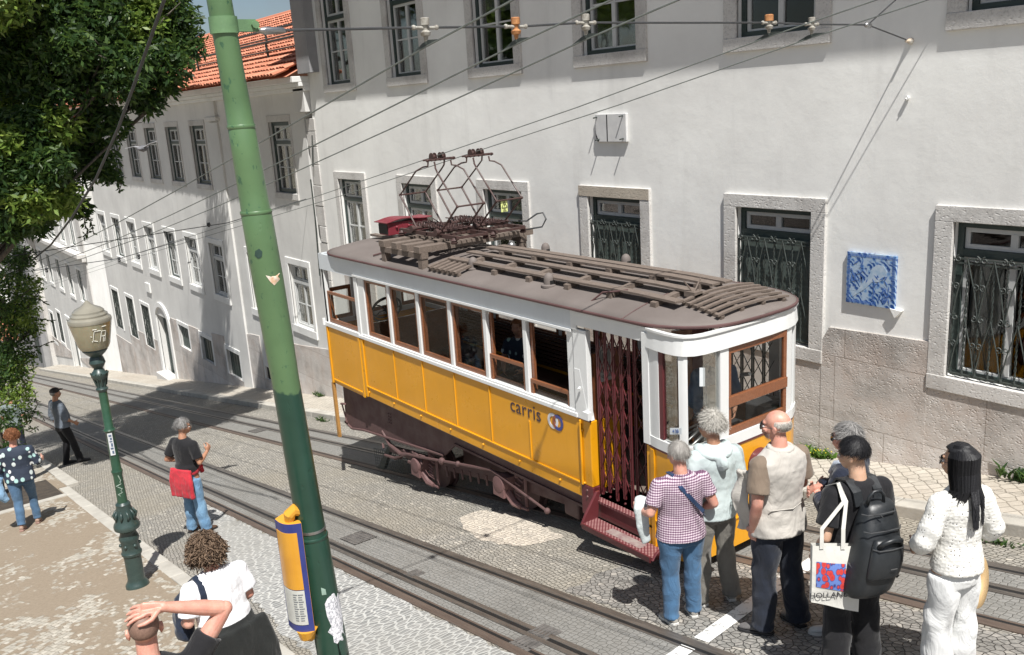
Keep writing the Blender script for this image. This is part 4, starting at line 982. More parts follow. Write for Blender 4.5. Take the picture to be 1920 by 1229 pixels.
# pantographs
def panto(yc, nm):
    T = MB(); b0, b1 = yc-.2, yc+.2; zb = 1.80
    base = MB()
    for y in (b0-.02, b1+.02): base.bar((-10.75, y, zb-.02), (-9.35, y, zb-.02), .04, .05)
    for x in (-10.75, -10.4, -10.05, -9.7, -9.35): base.bar((x, b0-.04, zb-.02), (x, b1+.04, zb-.02), .03, .03)
    for x in (-10.7, -9.4):
        for y in (b0-.04, b1+.04): base.lathe([(.035, 0), (.05, .02), (.03, .03), (.05, .045), (.03, .06), (.02, .075)], (x, y, 1.705), 10)
    r = random.Random(int(yc*100))
    for y in (yc-.12, yc-.04, yc+.04, yc+.12):            # balance springs
        pts = [(-10.6+.9*i/60, y+.018*cos(i*1.6), zb+.06+.018*sin(i*1.6)) for i in range(61)]; base.tube(pts, .006, 4)
        base.tube([(-10.7, y, zb+.06), (-9.5, y, zb+.06)], .008, 5)
    for x in (-10.35, -9.75): base.tube([(x, b0-.06, zb+.03), (x, b1+.06, zb+.03)], .022, 8); 
    for k in range(6): x = -10.5+.12*k; y = yc+r.uniform(-.15, .15); base.tube([(x, y, zb), (x+r.uniform(-.1, .1), y+.03, zb+.10), (x+.05, y+.1, zb+.02)], .009, 5)
    for x in (-10.35, -9.75): base.lathe([(.045, -.02), (.045, .02)], (x, b0-.07, zb+.03), 12, (0, 1, 0))
    o = thing_part = base.build('pantograph', MT['panto'], TR)
    kl, kr, hd = (-10.72, 2.25), (-9.33, 2.17), (-9.98, 2.70)
    for k, (kx, kz) in enumerate((kl, kr)):
        bx = -10.35 if k == 0 else -9.75; sx = -1 if k == 0 else 1
        for y in (b0, b1):
            T.tube([(bx, y, zb+.03), (kx, y, kz)], .013, 6); hx = hd[0]+sx*.09; hy = yc+(y-yc)*.62
            T.tube([(kx, y, kz), (hx+(kx-hx)*.28, y, hd[1]-.12), (hx+(kx-hx)*.10, hy+(y-hy)*.5, hd[1]-.07), (hx, hy, hd[1]-.06), (hx-sx*.015, hy, hd[1])], .011, 6)
            T.ball((kx, y, kz), .02, n=8, m=6)
        T.tube([(kx, b0, kz), (kx, b1, kz)], .011, 6)
    T.build('arm', MT['panto'], o)
    H = MB(); z = hd[1]+.02
    for dx in (-.07, .07): H.tube([(hd[0]+dx, yc-.20, z-.0), (hd[0]+dx, yc+.20, z)], .011, 6)
    for y in (yc-.18, yc-.1, yc-.04, yc+.05, yc+.12, yc+.18): H.tube([(hd[0]-.09, y, z), (hd[0]+.09, y, z+.01)], .012, 6)
    for y in (yc-.09, yc+.04): H.lathe([(.02, -.03), (.055, -.03), (.055, -.02), (.03, -.018), (.03, .018), (.055, .02), (.055, .03), (.02, .03)], (hd[0], y, z+.035), 16, (0, 1, 0))
    for y in (yc-.2, yc+.2): H.ball((hd[0]+.03, y, z), .022, n=8, m=6)
    H.build('collector_head', MT['panto'], o)
    return o
p1 = panto(6.25, 0); p2 = panto(6.85, 1)
m = MB(); m.box(-9.345, -9.34, 6.72, 6.82, 2.02, 2.165); sg = m.build('warning_sign', simple('pale_yellow_sign', (.72,.78,.30), (.66,.72,.28), 10, .5, 0), p2)
m = MB(); x = -9.336
for a, b in (((6.728, 2.075), (6.812, 2.075)), ((6.812, 2.075), (6.77, 2.155)), ((6.77, 2.155), (6.728, 2.075))): m.bar((x, a[0], a[1]), (x, b[0], b[1]), .003, .007, (1, 0, 0))
m.prism([(x, 6.776, 2.135), (x, 6.762, 2.11), (x, 6.772, 2.11), (x, 6.764, 2.085), (x, 6.784, 2.115), (x, 6.773, 2.115)], (.002, 0, 0))
for z, w in ((2.06, .045), (2.052, .03), (2.038, .06), (2.03, .055)): m.box(x, x+.001, 6.77-w/2, 6.77+w/2, z, z+.004)
m.build('warning_symbol', MT['slot'], sg)
m = MB(); m.tube([(-9.5, 7.1, 1.85), (-9.45, 7.2, 1.84), (-9.35, 7.3, 1.93), (-9.3, 7.36, 1.94), (-9.24, 7.36, 1.86), (-9.28, 7.32, 1.76), (-9.5, 7.2, 1.72)], .011, 6); m.build('roof_cable', MT['cable_dark'], p2)
# resistor box
q1 = onY(727, 440, 6.1); xb = q1.x; m = MB(); m.box(xb-.28, xb, 6.12, 6.78, 1.64, 1.82); rb = m.build('resistor_box', MT['dark_red'], TR, bevel=.01)
m = MB(); m.grid(lambda u, v: (xb-.32+.36*u, 6.07+.76*v, 1.825+.045*sin(pi*v*1.15)**2+.008*sin(9*v)), 2, 14); m.build('lid', MT['dark_red'], rb, solid=.01)
m = MB()
for y in (6.25, 6.45, 6.66): m.ball((xb+.012, y, 1.75), .02, n=8, m=6)
for y in (6.35, 6.56): m.box(xb, xb+.006, y-.004, y+.004, 1.66, 1.81)
m.build('knob', MT['dark_red'], rb); m = MB(); m.box(xb-.275, xb-.02, 6.113, 6.119, 1.66, 1.80); m.build('dark_end', MT['slot'], rb)  # near-black plate covers the near end of the box

# --- side windows: varnished sashes, some dropped, with glass
def sash(x0, x1, z0, z1, y, nm='window', glass_=True):
    m = MB(); f = .045; yy = y
    m.box(x0, x1, yy, yy+.03, z0, z0+.06); m.box(x0, x1, yy, yy+.03, z1-f, z1); m.box(x0, x0+f, yy, yy+.03, z0+.06, z1-f); m.box(x1-f, x1, yy, yy+.03, z0+.06, z1-f)
    o = m.build(nm, MT['varnish'], TR, bevel=.004)
    if glass_: g = MB(); g.quad((x0+f*.6, yy+.014, z0+.04), (x1-f*.6, yy+.014, z0+.04), (x1-f*.6, yy+.014, z1-f*.6), (x0+f*.6, yy+.014, z1-f*.6)); g.build('pane', MT['glass_clear'], o)
    return o
bays = [(-11.2, -10.545), (-10.475, -9.79), (-9.72, -9.04), (-8.97, -8.295), (-8.225, -7.545), (-7.475, -6.8)]
tops = [1.11, 1.11, 1.11, 1.11, .60, .46]; bots = [.295, .295, .295, .295, .295, .295]
for (a, b), t, z in zip(bays, tops, bots):
    if t < 1: sash(a+.004, b-.004, z-.12 if t < .5 else z-.1, t, YN+.018)
    else: sash(a+.004, b-.004, z, t, YN+.018)
    m = MB(); m.box(a, a+.04, YN+.052, YN+.085, .29, 1.11); m.box(b-.03, b, YN+.052, YN+.085, .29, 1.11); pieces(m, 'window_channel', MT['varnish'], TR)
    sash(a+.004, b-.004, .295, 1.11, YF-.05)
sash(-12.45, -11.49, .30, .78, YN+.012); sash(-12.45, -11.49, .30, .78, YF-.045)
# rear end window frames
for a, b in ((5.70, 6.04), (6.13, 6.83), (6.92, 7.28)):
    m = MB(); m.box(-12.545, -12.52, a, b, .30, .36); m.box(-12.545, -12.52, a, b, .74, .80); m.box(-12.545, -12.52, a, a+.04, .36, .74); m.box(-12.545, -12.52, b-.04, b, .36, .74); o = m.build('rear_window', MT['varnish'], TR); g = MB(); g.box(-12.535, -12.531, a+.02, b-.02, .34, .76); g.build('pane', MT['glass_clear'], o)
# front: wide varnished sash with mid rail, narrow panes round the corners
m = MB(); X = -5.085
for z0, z1, p in ((.335, .40, .0), (1.10, 1.165, .0), (.60, .70, .012), (.47+.0, .475, 0)):
    if z1-z0 < .01: continue
    m.box(X-.02, X+.01+p, 6.02, 6.86, z0, z1)
m.box(X-.02, X+.01, 6.02, 6.065, .40, 1.10); m.box(X-.02, X+.01, 6.815, 6.86, .40, 1.10); m.box(X-.025, X+.016, 6.02, 6.86, .655, .662)
fw_ = m.build('front_window', MT['varnish'], TR, bevel=.004); m = MB(); m.quad((X-.006, 6.05, .38), (X-.006, 6.83, .38), (X-.006, 6.83, 1.12), (X-.006, 6.05, 1.12)); m.build('pane', MT['glass_clear'], fw_)
m = MB()
for a, b in ((6, i1-1), (i1+2, i2-2), (i3+3, i4-1), (i4+7, 90)): cwall(m, a, b, .33, 1.17, -.015, .004)
pieces(m, 'corner_pane', MT['glass_clear'], TR, fix=True)
m = MB(); cwall(m, 6, 8, .34, 1.16, 0, .03); m.build('corner_stop', MT['maroon'], TR)
# paper notices behind the glass
pap = simple('paper', (.70,.74,.76), (.66,.70,.72), 10, .8, 0)
def tag_paper(px0, py0, px1, py1, X=None, Y=None, d=.004):
    f = (lambda a, b: onX(a, b, X)) if X else (lambda a, b: onY(a, b, Y)); A = [f(px0, py0), f(px1, py0), f(px1, py1), f(px0, py1)]
    m = MB(); m.prism(A, (-d, 0, 0) if X else (0, d, 0)); return m, A
m, A = tag_paper(1256, 803, 1278, 815, Y=5.515); o = m.build('price_note', pap, TR, fix=True)
ctr = (A[0]+A[2])/2; ink = simple('blue_ink', (.05,.12,.38), rough=.6, bump=0)
text_mesh('4.20', .045, 'note_text', ink, frame_m(ctr+V((0, -.003, -.001)), A[1]-A[0], A[0]-A[3]), o, .0008)
m, A = tag_paper(1312, 690, 1322, 725, X=-5.105); m.build('paper_strip', pap, TR, fix=True)
# lettering and rings on the side
logo = simple('dark_brown_lettering', (.055,.035,.05), rough=.4, bump=0)
text_mesh('carris', .235, 'side_lettering', logo, frame_m((-7.57, YN-.004, .075), (1, 0, 0), (0, 0, 1)), body, .0015, 0, 1.06)
def ring(cx, cz, R0, R1, y, a0=0, a1=2*pi, n=40):
    m = MB()
    for i in range(n):
        t0 = a0+(a1-a0)*i/n; t1 = a0+(a1-a0)*(i+1)/n
        m.prism([(cx+cos(t)*r, y, cz+sin(t)*r) for t, r in ((t0, R0), (t1, R0), (t1, R1), (t0, R1))], (0, .003, 0))
    return m
ring(-7.085, .075, .052, .088, YN-.006).build('white_ring', simple('logo_white', (.70,.70,.72), bump=0, rough=.4), body, fix=True)
ring(-7.00, .075, .052, .088, YN-.0085).build('blue_ring', simple('logo_blue', (.055,.07,.26), bump=0, rough=.4), body, fix=True)
ring(-7.0, .075, .052, .088, YN-.0105, radians(125), radians(235), 14).build('red_arc', simple('logo_rust', (.30,.09,.03), bump=0, rough=.4), body, fix=True)
# round head lamp on the front
m = MB(); c = (-5.07, 6.44, -.05); m.lathe([(.15, 0), (.15, .04), (.13, .09), (.115, .10)], c, 24, (1, 0, 0)); m.lathe([(.06, 0), (.05, .05)], (c[0], c[1]-.1, c[2]-.19), 12, (1, 0, 0)); hl = m.build('headlight', MT['maroon'], TR, auto=40)
m = MB(); m.lathe([(.11, .09), (.08, .115), (.02, .125)], c, 24, (1, 0, 0)); m.build('lens', simple('lamp_lens', (.25,.05,.05), rough=.1, bump=0), hl, smooth=True)
# --- inside: floor, ceiling, bulkheads, benches, far gate, hand wheels
m = MB(); m.box(-12.5, -5.2, YN+.05, YF-.05, -.70, -.60); m.build('floor', MT['weathered'], TR)
m = MB(); m.box(-11.45, -11.41, YN+.05, YF-.05, -.6, .4); m.box(-6.55, -6.51, YN+.1, 6.1, -.6, .9); m.box(-6.55, -6.51, 6.85, YF-.05, -.6, .9); m.box(-5.62, -5.58, 6.0, 6.9, -.6, .32); pieces(m, 'bulkhead', MT['varnish'], TR)
m = MB(); m.box(-11.4, -6.6, YN+.06, YN+.45, -.25, -.2); m.box(-11.4, -6.6, YF-.45, YF-.06, -.25, -.2)
for y in (YN+.05, YF-.08):
    for i in range(9): m.box(-11.4, -6.6, y, y+.03, -.15+.055*i, -.11+.055*i)
bn = m.build('bench', MT['bench'] if 'bench' in MT else MT['varnish'], TR)
def handwheel(c, R, ax, nm, mat='steel'):
    m = MB(); ax = V(ax).normalized(); u = ax.orthogonal().normalized(); w = ax.cross(u); c = V(c)
    m.tube([c+u*cos(2*pi*i/28)*R+w*sin(2*pi*i/28)*R for i in range(28)], .017, 7, closed=True); m.tube([c+ax*.05+u*cos(2*pi*i/28)*R*.86+w*sin(2*pi*i/28)*R*.86 for i in range(28)], .012, 7, closed=True)
    for i in range(5): t = 2*pi*i/5; m.tube([c, c+(u*cos(t)+w*sin(t))*R*.5+ax*.03, c+(u*cos(t)+w*sin(t))*R], .012, 6)
    m.tube([c, c-ax*.25], .03, 8); m.build(nm, MT[mat], TR, smooth=True)
handwheel((-5.42, 5.83, .22), .24, (-.5, -.35, .8), 'hand_wheel'); handwheel((-12.0, 6.35, .42), .24, (.3, -.5, .8), 'hand_wheel', 'cable_dark')
m = MB(); m.box(-5.50, -5.2, 6.15, 6.55, -.6, .28); m.box(-5.4, -5.18, 6.65, 7.0, -.6, .42); m.lathe([(.12, 0), (.12, .03)], (-5.35, 6.35, .28), 18); m.build('controller', MT['cable_dark'], TR, bevel=.02)
m = MB(); m.tube([(-5.42, 6.62, .70), (-5.3, 6.60, .74)], .02, 6); m.box(-5.32, -5.30, 6.02, 6.12, .50, .75); m.tube([(-5.55, 5.75, 1.15), (-5.50, 5.85, 1.0), (-5.44, 5.9, .98)], .02, 6); m.build('cab_fitting', MT['steel'], TR)
def gate(y, x0, x1, mat, n, z0=-.57, z1=1.19, nm='lattice_gate', far=False):
    m = MB(); dx = (x1-x0)/n
    for i in range(n+1):
        x = x0+i*dx
        for o_ in (-.012, .012): m.box(x+o_-.006, x+o_+.006, y-.007, y+.007, z0+(.05*(i % 2)), z1)
        m.ball((x, y, z0+.0), .014, n=6, m=5)
    rows = 7; h = (z1-z0-.1)/rows
    for i in range(n):
        xa, xb = x0+i*dx, x0+(i+1)*dx
        for j in range(rows):
            za = z0+.05+j*h; m.bar((xa, y-.010, za), (xb, y-.010, za+h), .004, .012, (0, 1, 0)); m.bar((xa, y+.010, za+h), (xb, y+.010, za), .004, .012, (0, 1, 0))
    return m.build(nm, MT[mat], TR)
gate(YN+.075, -6.42, -5.98, 'maroon', 4); gate(YN+.10, -5.93, -5.66, 'maroon', 2); gate(YF-.05, -6.4, -5.55, 'iron', 6)
m = MB(); m.box(-5.98, -5.72, 6.55, 6.58, -.6, 1.1); m.box(-6.5, -6.49, YN+.12, YN+.42, -.6, .18); dr = m.build('inner_door', MT['maroon'], TR)
m = MB(); m.box(-6.50, -6.485, YN+.10, YN+.40, -.55, .2); m.build('bulkhead_panel', MT['yellow'], TR)
m = MB(); m.box(-6.478, -6.474, YN+.13, YN+.35, .60, .98); nt_ = m.build('notice', simple('grey_notice', (.50,.50,.48), (.45,.45,.43), 9, .7, 0), TR)
m = MB(); x = -6.472
for y0, y1, z0, z1 in ((5.76, 5.765, .70, .93), (5.87, 5.875, .70, .93), (5.76, 5.875, .925, .93), (5.76, 5.875, .70, .705), (5.785, 5.85, .82, .9), (5.785, 5.85, .74, .745), (5.76, 5.93, .66, .664), (5.76, 5.93, .645, .649)): m.box(x, x+.002, y0, y1, z0, z1)
m.build('pictogram', MT['slot'], nt_)
# --- threshold, hinged step tray
chq = NB('maroon_chequer_plate'); v_ = chq.vor(34, chq.mapv((1, 1, 1), (0, 0, .78)), 'F1', 0, '2D'); chq.col(chq.mix(chq.ramp(v_.outputs[0], (.25, 1.), (.4, 0.)), (.12,.03,.035), (.34,.19,.18))); chq.set(rough=.5); chq.bump(v_.outputs[0], .8, .006); MT['chequer'] = chq.m
m = MB(); m.box(-6.46, -5.62, YN-.03, YN+.42, -.625, -.60); th = m.build('threshold', MT['chequer'], TR)
m = MB(); m.box(-6.66, -6.47, YN-.01, YN+.09, -.84, -.5); m.box(-6.47, -5.62, YN-.005, YN+.04, -.80, -.63); m.box(-5.66, -5.60, YN-.01, YN+.06, -.8, .2); m.build('door_frame', MT['maroon'], TR, bevel=.008)
m = MB()
for z in (-.55, -.62): m.lathe([(.012, 0), (.010, .01)], (-6.56, YN-.012, z), 8, (0, -1, 0))
m.build('rivet', MT['under_pink'], TR)
m = MB(); A = [(-6.38, 5.36), (-5.42, 5.36), (-5.40, 5.55), (-6.40, 5.55)]
z0 = -.80; m.hexa([(x, y, z0) for x, y in A], [(x, y, z0+.02) for x, y in A]); st = m.build('step_tray', MT['chequer'], TR, bevel=.004)
m = MB(); m.hexa([(-6.38, 5.335, z0-.03), (-5.42, 5.335, z0-.03), (-5.42, 5.36, z0-.03), (-6.38, 5.36, z0-.03)], [(-6.38, 5.325, z0+.04), (-5.42, 5.325, z0+.04), (-5.42, 5.345, z0+.04), (-6.38, 5.345, z0+.04)])
m.prism([(-6.41, 5.34, z0+.0), (-6.41, 5.40, z0+.10), (-6.41, 5.56, z0+.30), (-6.41, 5.60, z0+.30), (-6.41, 5.56, z0-.02)], (.03, 0, 0)); m.prism([(-5.42, 5.34, z0+.0), (-5.42, 5.40, z0+.06), (-5.42, 5.56, z0+.12), (-5.42, 5.56, z0-.02)], (.03, 0, 0))
m.build('tray_edge', MT['maroon'], st, bevel=.006, fix=True)
m = MB(); m.box(-6.1, -5.62, 5.40, 5.50, z0+.0215, z0+.023); m.build('worn_patch', simple('worn_grit', (.27,.22,.20), (.2,.12,.12), 14, .9, .4), st)
# --- wedge underframe
m = MB(); prof = [(-12.48, -.70), (-12.52, -1.38), (-12.3, -1.44), (-11.9, -1.36), (-9.6, -1.10), (-9.27, -.84), (-6.66, -.84), (-6.66, -.66)]
m.prism([(x, 5.72, z) for x, z in prof], (0, .03, 0)); m.prism([(x, mir(5.75), z) for x, z in prof], (0, .03, 0)); m.box(-12.5, -12.46, 5.75, 7.2, -1.36, -.70)
uf = m.build('underframe', MT['under'], TR, fix=True)
m = MB(); m.tube([(x, 5.71, z+.015) for x, z in prof[1:5]], .02, 6); m.box(-9.3, -6.66, 5.70, 5.73, -.86, -.83)
for i in range(34): t = i/33; m.ball((-11.9+2.3*t, 5.712, -1.335+.255*t), .010, n=6, m=4)
for i in range(8): m.ball((-11.05+.0+.02*(i % 2)*3, 5.712, -1.0+.045*(i//2)), .012, n=6, m=4)
m.build('frame_rivets', MT['under'], uf)
m = MB(); m.box(-12.585, -12.53, 5.58, 5.625, -1.60, -.69); m.build('skirt_strip', MT['yellow_wood'] if 'yellow_wood' in MT else MT['yellow'], TR)
m = MB(); m.tube([(-12.35, 5.66, -1.32), (-12.38, 5.62, -1.0), (-12.28, 5.60, -.98)], .012, 6); m.tube([(-12.36, 5.6, -1.0), (-12.22, 5.6, -.97)], .018, 6); m.build('step_iron', MT['under_pink'], TR)
# wheels on the rails
for x in (-10.27, -8.25):
    for y in (6.08, 6.98):
        m = MB(); zc = gz(x)+.012+.29; sg_ = -1 if y < 6.5 else 1; m.lathe([(.05, -.05), (.27, -.05), (.29, -.05), (.29, .04), (.32, .045), (.32, .07), (.05, .07)], (x, y, zc), 32, (0, -sg_, 0)); w = m.build('wheel', MT['under'], TR, auto=35)
        m = MB(); m.tube([(x, y, zc), (x, YC, zc)], .05, 10); m.build('axle', MT['under'], w)
m = MB()
for y in (5.86,):
    m.hexa([(-10.35, y, -1.50), (-8.2, y, -1.14), (-8.2, y+.05, -1.14), (-10.35, y+.05, -1.50)], [(-10.35, y, -1.36), (-8.2, y, -1.00), (-8.2, y+.05, -1.00), (-10.35, y+.05, -1.36)])
    m.hexa([(-8.2, y, -1.14), (-7.0, y, -1.02), (-7.0, y+.05, -1.02), (-8.2, y+.05, -1.14)], [(-8.2, y, -1.0), (-7.0, y, -.86), (-7.0, y+.05, -.86), (-8.2, y+.05, -1.0)])
    m.hexa([(-11.4, y, -1.60), (-10.35, y, -1.50), (-10.35, y+.05, -1.50), (-11.4, y+.05, -1.60)], [(-11.4, y, -1.5), (-10.35, y, -1.36), (-10.35, y+.05, -1.36), (-11.4, y+.05, -1.5)])
tk = m.build('truck_frame', MT['under'], TR, bevel=.006)
for x, z in ((-10.27, -1.50), (-8.25, -1.13)):
    b = MB(); b.lathe([(.06, 0), (.105, .01), (.115, .05), (.115, .14), (.10, .165), (.05, .175)], (x-.06, 5.83, z+.06), 18, (0, -1, 0)); b.box(x-.17, x+.04, 5.67, 5.82, z-.10, z+.06); b.hexa([(x-.14, 5.74, z-.02), (x+.06, 5.74, z-.02), (x+.06, 5.86, z-.02), (x-.14, 5.86, z-.02)], [(x-.12, 5.74, z+.15), (x+.05, 5.74, z+.15), (x+.05, 5.86, z+.15), (x-.12, 5.86, z+.15)])
    b.tube([(x+.02, 5.76, z-.05), (x+.14, 5.76, z-.15), (x+.27, 5.76, z-.16)], [.06, .05, .03], 8); b.tube([(x+.27, 5.76, z-.16), (x+.40, 5.76, z-.15)], .018, 6); b.ball((x-.04, 5.70, z+.03), .035, n=8, m=6)
    ab = b.build('axle_box', MT['under_pink'], TR, auto=35)
    sp = MB()
    for i in range(5): sp.tube([(x+.12, 5.80, z+.10-.045*i), (x+.22, 5.80, z+.085-.045*i)], .013, 6)
    for i in range(4): sp.tube([(x+.19, 5.80, z+.30-.045*i), (x+.28, 5.80, z+.285-.045*i)], .013, 6)
    sp.tube([(x+.30, 5.82, z-.16), (x+.30, 5.82, z+.22)], .022, 6); sp.tube([(x+.13, 5.82, z+.16), (x+.13, 5.82, z+.36)], .03, 6); sp.build('spring', MT['under_pink'], ab)
m = MB(); m.tube([(-11.25, 5.70, -1.56), (-10.95, 5.70, -1.52), (-10.55, 5.69, -1.34), (-10.2, 5.69, -1.28), (-8.45, 5.68, -.93)], .020, 7); m.tube([(-8.45, 5.68, -.93), (-8.3, 5.68, -.95), (-7.40, 5.68, -1.10)], .016, 7); m.ball((-7.38, 5.68, -1.10), .038, n=10, m=8)
m.tube([(-11.3, 5.72, -1.20), (-11.1, 5.72, -1.36), (-10.75, 5.70, -1.40), (-10.5, 5.70, -1.33)], [.02, .03, .03, .02], 8); m.ball((-9.6, 5.68, -1.16), .05, n=8, m=6); m.ball((-9.2, 5.68, -1.08), .04, n=8, m=6)
r = random.Random(3)
for i in range(16): x = -11.3+r.uniform(0, 1.3); z = -1.56+.18*(x+11.3)+r.uniform(-.04, .12); m.tube([(x, 5.7+r.uniform(-.03, .1), z), (x+r.uniform(-.1, .15), 5.72, z+r.uniform(-.06, .06))], r.uniform(.01, .026), 6)
for i in range(8): x = -9.7+.19*i; m.tube([(x, 5.80, -1.25+.18*(x+9.4)), (x+.02, 5.80, -1.38+.18*(x+9.4))], .016, 6)
m.build('brake_linkage', MT['under'], tk)
m = MB()
for i in range(6): m.box(-8.0+.19*i, -7.92+.19*i, 5.95, 6.9, -1.05+.02*i, -.95+.02*i)
m.box(-9.9, -8.6, 6.2, 6.8, -1.45, -1.05); m.box(-7.8, -6.9, 6.0, 7.0, -1.12, -.9); m.box(-7.2, -6.95, 5.78, 5.95, -1.1, -.88); m.box(-12.3, -6.8, 6.05, 6.1, -1.0, -.7); m.box(-12.3, -6.8, 6.9, 6.95, -1.0, -.7)
m.build('motor_casing', MT['under'], tk, bevel=.02)
m = MB()   # wire life-guard basket under the rear end
for i in range(14): x = -12.1+.07*i; m.tube([(x, 5.95, gz(x)+.42), (x+.02, 5.95, gz(x)+.10), (x+.02, 7.0, gz(x)+.10)], .004, 4)
for i in range(7): z = .12+.05*i; m.tube([(-12.1, 5.95, gz(-12.1)+z), (-11.2, 5.95, gz(-11.2)+z)], .004, 4)
m.prism([(-12.15, 6.0, gz(-12.15)+.06), (-11.7, 6.0, gz(-11.7)+.5), (-11.6, 6.0, gz(-11.6)+.5), (-11.95, 6.0, gz(-11.95)+.06)], (0, .06, 0)); m.build('life_guard', MT['iron'], TR, fix=True)
# ================================================================ PEOPLE
SKIN = {}
def skin(name, a, b):
    n = NB(name); n.col(n.ramp(n.noise(14, 5), (.3, b), (.7, a))); n.set(rough=.48, sss=.12); n.bump(n.noise(90, 3), .3, .003)
    try: n.b.inputs['Subsurface Radius'].default_value = (.02, .008, .004)
    except Exception: pass
    return n.m
SKIN['fair'] = skin('fair_skin', (.56,.33,.24), (.47,.24,.17)); SKIN['pink'] = skin('ruddy_skin', (.60,.33,.25), (.50,.22,.165)); SKIN['tan'] = skin('tanned_skin', (.44,.235,.15), (.34,.165,.10)); SKIN['light'] = skin('light_tan_skin', (.56,.36,.25), (.46,.27,.18))
def cloth(name, c, c2=None, bump=.5, scale=9, rough=.85, weave=260, dist=.012):
    bump = min(1, bump*1.35); dist = dist*1.7
    n = NB(name); c2 = c2 or tuple(x*.75 for x in c); n.col(n.ramp(n.noise(6, 5), (.3, c2), (.7, c))); n.set(rough=rough, spec=.2, sheen=.15)
    n.bump(n.noise(scale, 4, .55, n.mapv((1, 1, .55)), 1.2), bump, dist); n.bump(n.noise(weave, 2), .25, .0015); return n.m
def dots():
    n = NB('plum_and_white_print'); vec = n.mapv((1, 1, 1)); s = n.n('ShaderNodeSeparateXYZ'); n.l(vec, s.inputs[0])
    u = n.math('ADD', s.outputs[0], s.outputs[1]); k = 56.0
    a = n.math('MULTIPLY', n.math('SINE', n.math('MULTIPLY', n.math('ADD', u, s.outputs[2]), k*3.0)), n.math('SINE', n.math('MULTIPLY', n.math('SUBTRACT', u, s.outputs[2]), k*3.0)))
    n.col(n.ramp(n.math('ADD', n.math('MULTIPLY', a, .5), .5), (.40, (.62,.52,.58)), (.52, (.10,.035,.085)))); n.set(rough=.85); n.bump(n.noise(9, 4, .55, n.mapv((1, 1, .5)), 1), .5, .015); return n.m
def leafprint():
    n = NB('dark_print_with_pale_leaves'); v = n.vor(11, n.mapv((1, 1, .8)), 'F1', .9); s = n.n('ShaderNodeSeparateColor'); n.l(v.outputs['Color'], s.inputs[0])
    pc = n.ramp(s.outputs[0], (.35, (.68,.70,.70)), (.6, (.33,.52,.50))); n.col(n.mix(n.ramp(v.outputs[0], (.30, 1.), (.36, 0.)), (.022,.032,.055), pc)); n.set(rough=.8); n.bump(n.noise(9, 4), .4, .012); return n.m
def lace():
    n = NB('white_crochet_lace'); v = n.vor(44, None, 'F1', .6); e = n.vor(44, None, 'DISTANCE_TO_EDGE', .6); v2 = n.vor(9, None, 'F1', .3)
    n.col(n.ramp(v.outputs[0], (.0, (.84,.83,.80)), (.6, (.66,.65,.61)))); n.set(rough=.9)
    hole = n.math('MULTIPLY', n.ramp(v.outputs[0], (.16, 1.), (.19, 0.)), n.ramp(v2.outputs[0], (.40, 0.), (.46, 1.)))
    hole = n.math('MULTIPLY', hole, 1.0); n.l(n.math('SUBTRACT', 1.0, hole), n.b.inputs['Alpha'])
    n.bump(v.outputs[0], .6, .006); n.bump(n.ramp(v2.outputs[0], (.0, 1.), (.5, 0.)), .5, .008); return n.m
def hairmat(name, a, b, rough=.5):
    n = NB(name); g = n.n('ShaderNodeNewGeometry'); n.col(n.ramp(g.outputs['Random Per Island'], (0, a), (1, b))); n.set(rough=max(rough, .5), spec=.3); n.bump(n.noise(130, 4), .6, .004); return n.m
HM = dict(white=hairmat('white_hair', (.32,.30,.27), (.56,.54,.49)), grey=hairmat('grey_hair', (.12,.115,.11), (.33,.32,.31)), silver=hairmat('silver_hair', (.22,.205,.19), (.42,.40,.37)), black=hairmat('black_hair', (.008,.008,.010), (.020,.020,.022), .42), brown=hairmat('brown_curls', (.045,.028,.018), (.22,.15,.10)), red=hairmat('auburn_curls', (.13,.05,.022), (.30,.13,.06)), stub=hairmat('shaved_hair', (.10,.08,.07), (.16,.13,.11)))
CLOUD = bpy.data.textures.new('cloth_folds', 'CLOUDS'); CLOUD.noise_scale = .11; CLOUD.noise_depth = 2
CLOUD2 = bpy.data.textures.new('broad_folds', 'CLOUDS'); CLOUD2.noise_scale = .24; CLOUD2.noise_depth = 1
BAND = bpy.data.textures.new('drape_bands', 'WOOD'); BAND.wood_type = 'BANDNOISE'; BAND.noise_scale = .22; BAND.turbulence = 7
def remesh(o, vox, smooth=2, disp=0, tex=None, keep=True):
    m = o.modifiers.new('fuse', 'REMESH'); m.mode = 'VOXEL'; m.voxel_size = vox; m.use_smooth_shade = True
    if smooth: s = o.modifiers.new('relax', 'SMOOTH'); s.iterations = smooth; s.factor = .5
    if disp: d = o.modifiers.new('folds', 'DISPLACE'); d.strength = disp; d.texture = tex or CLOUD; d.mid_level = .38; d.texture_coords = 'LOCAL'
    return o
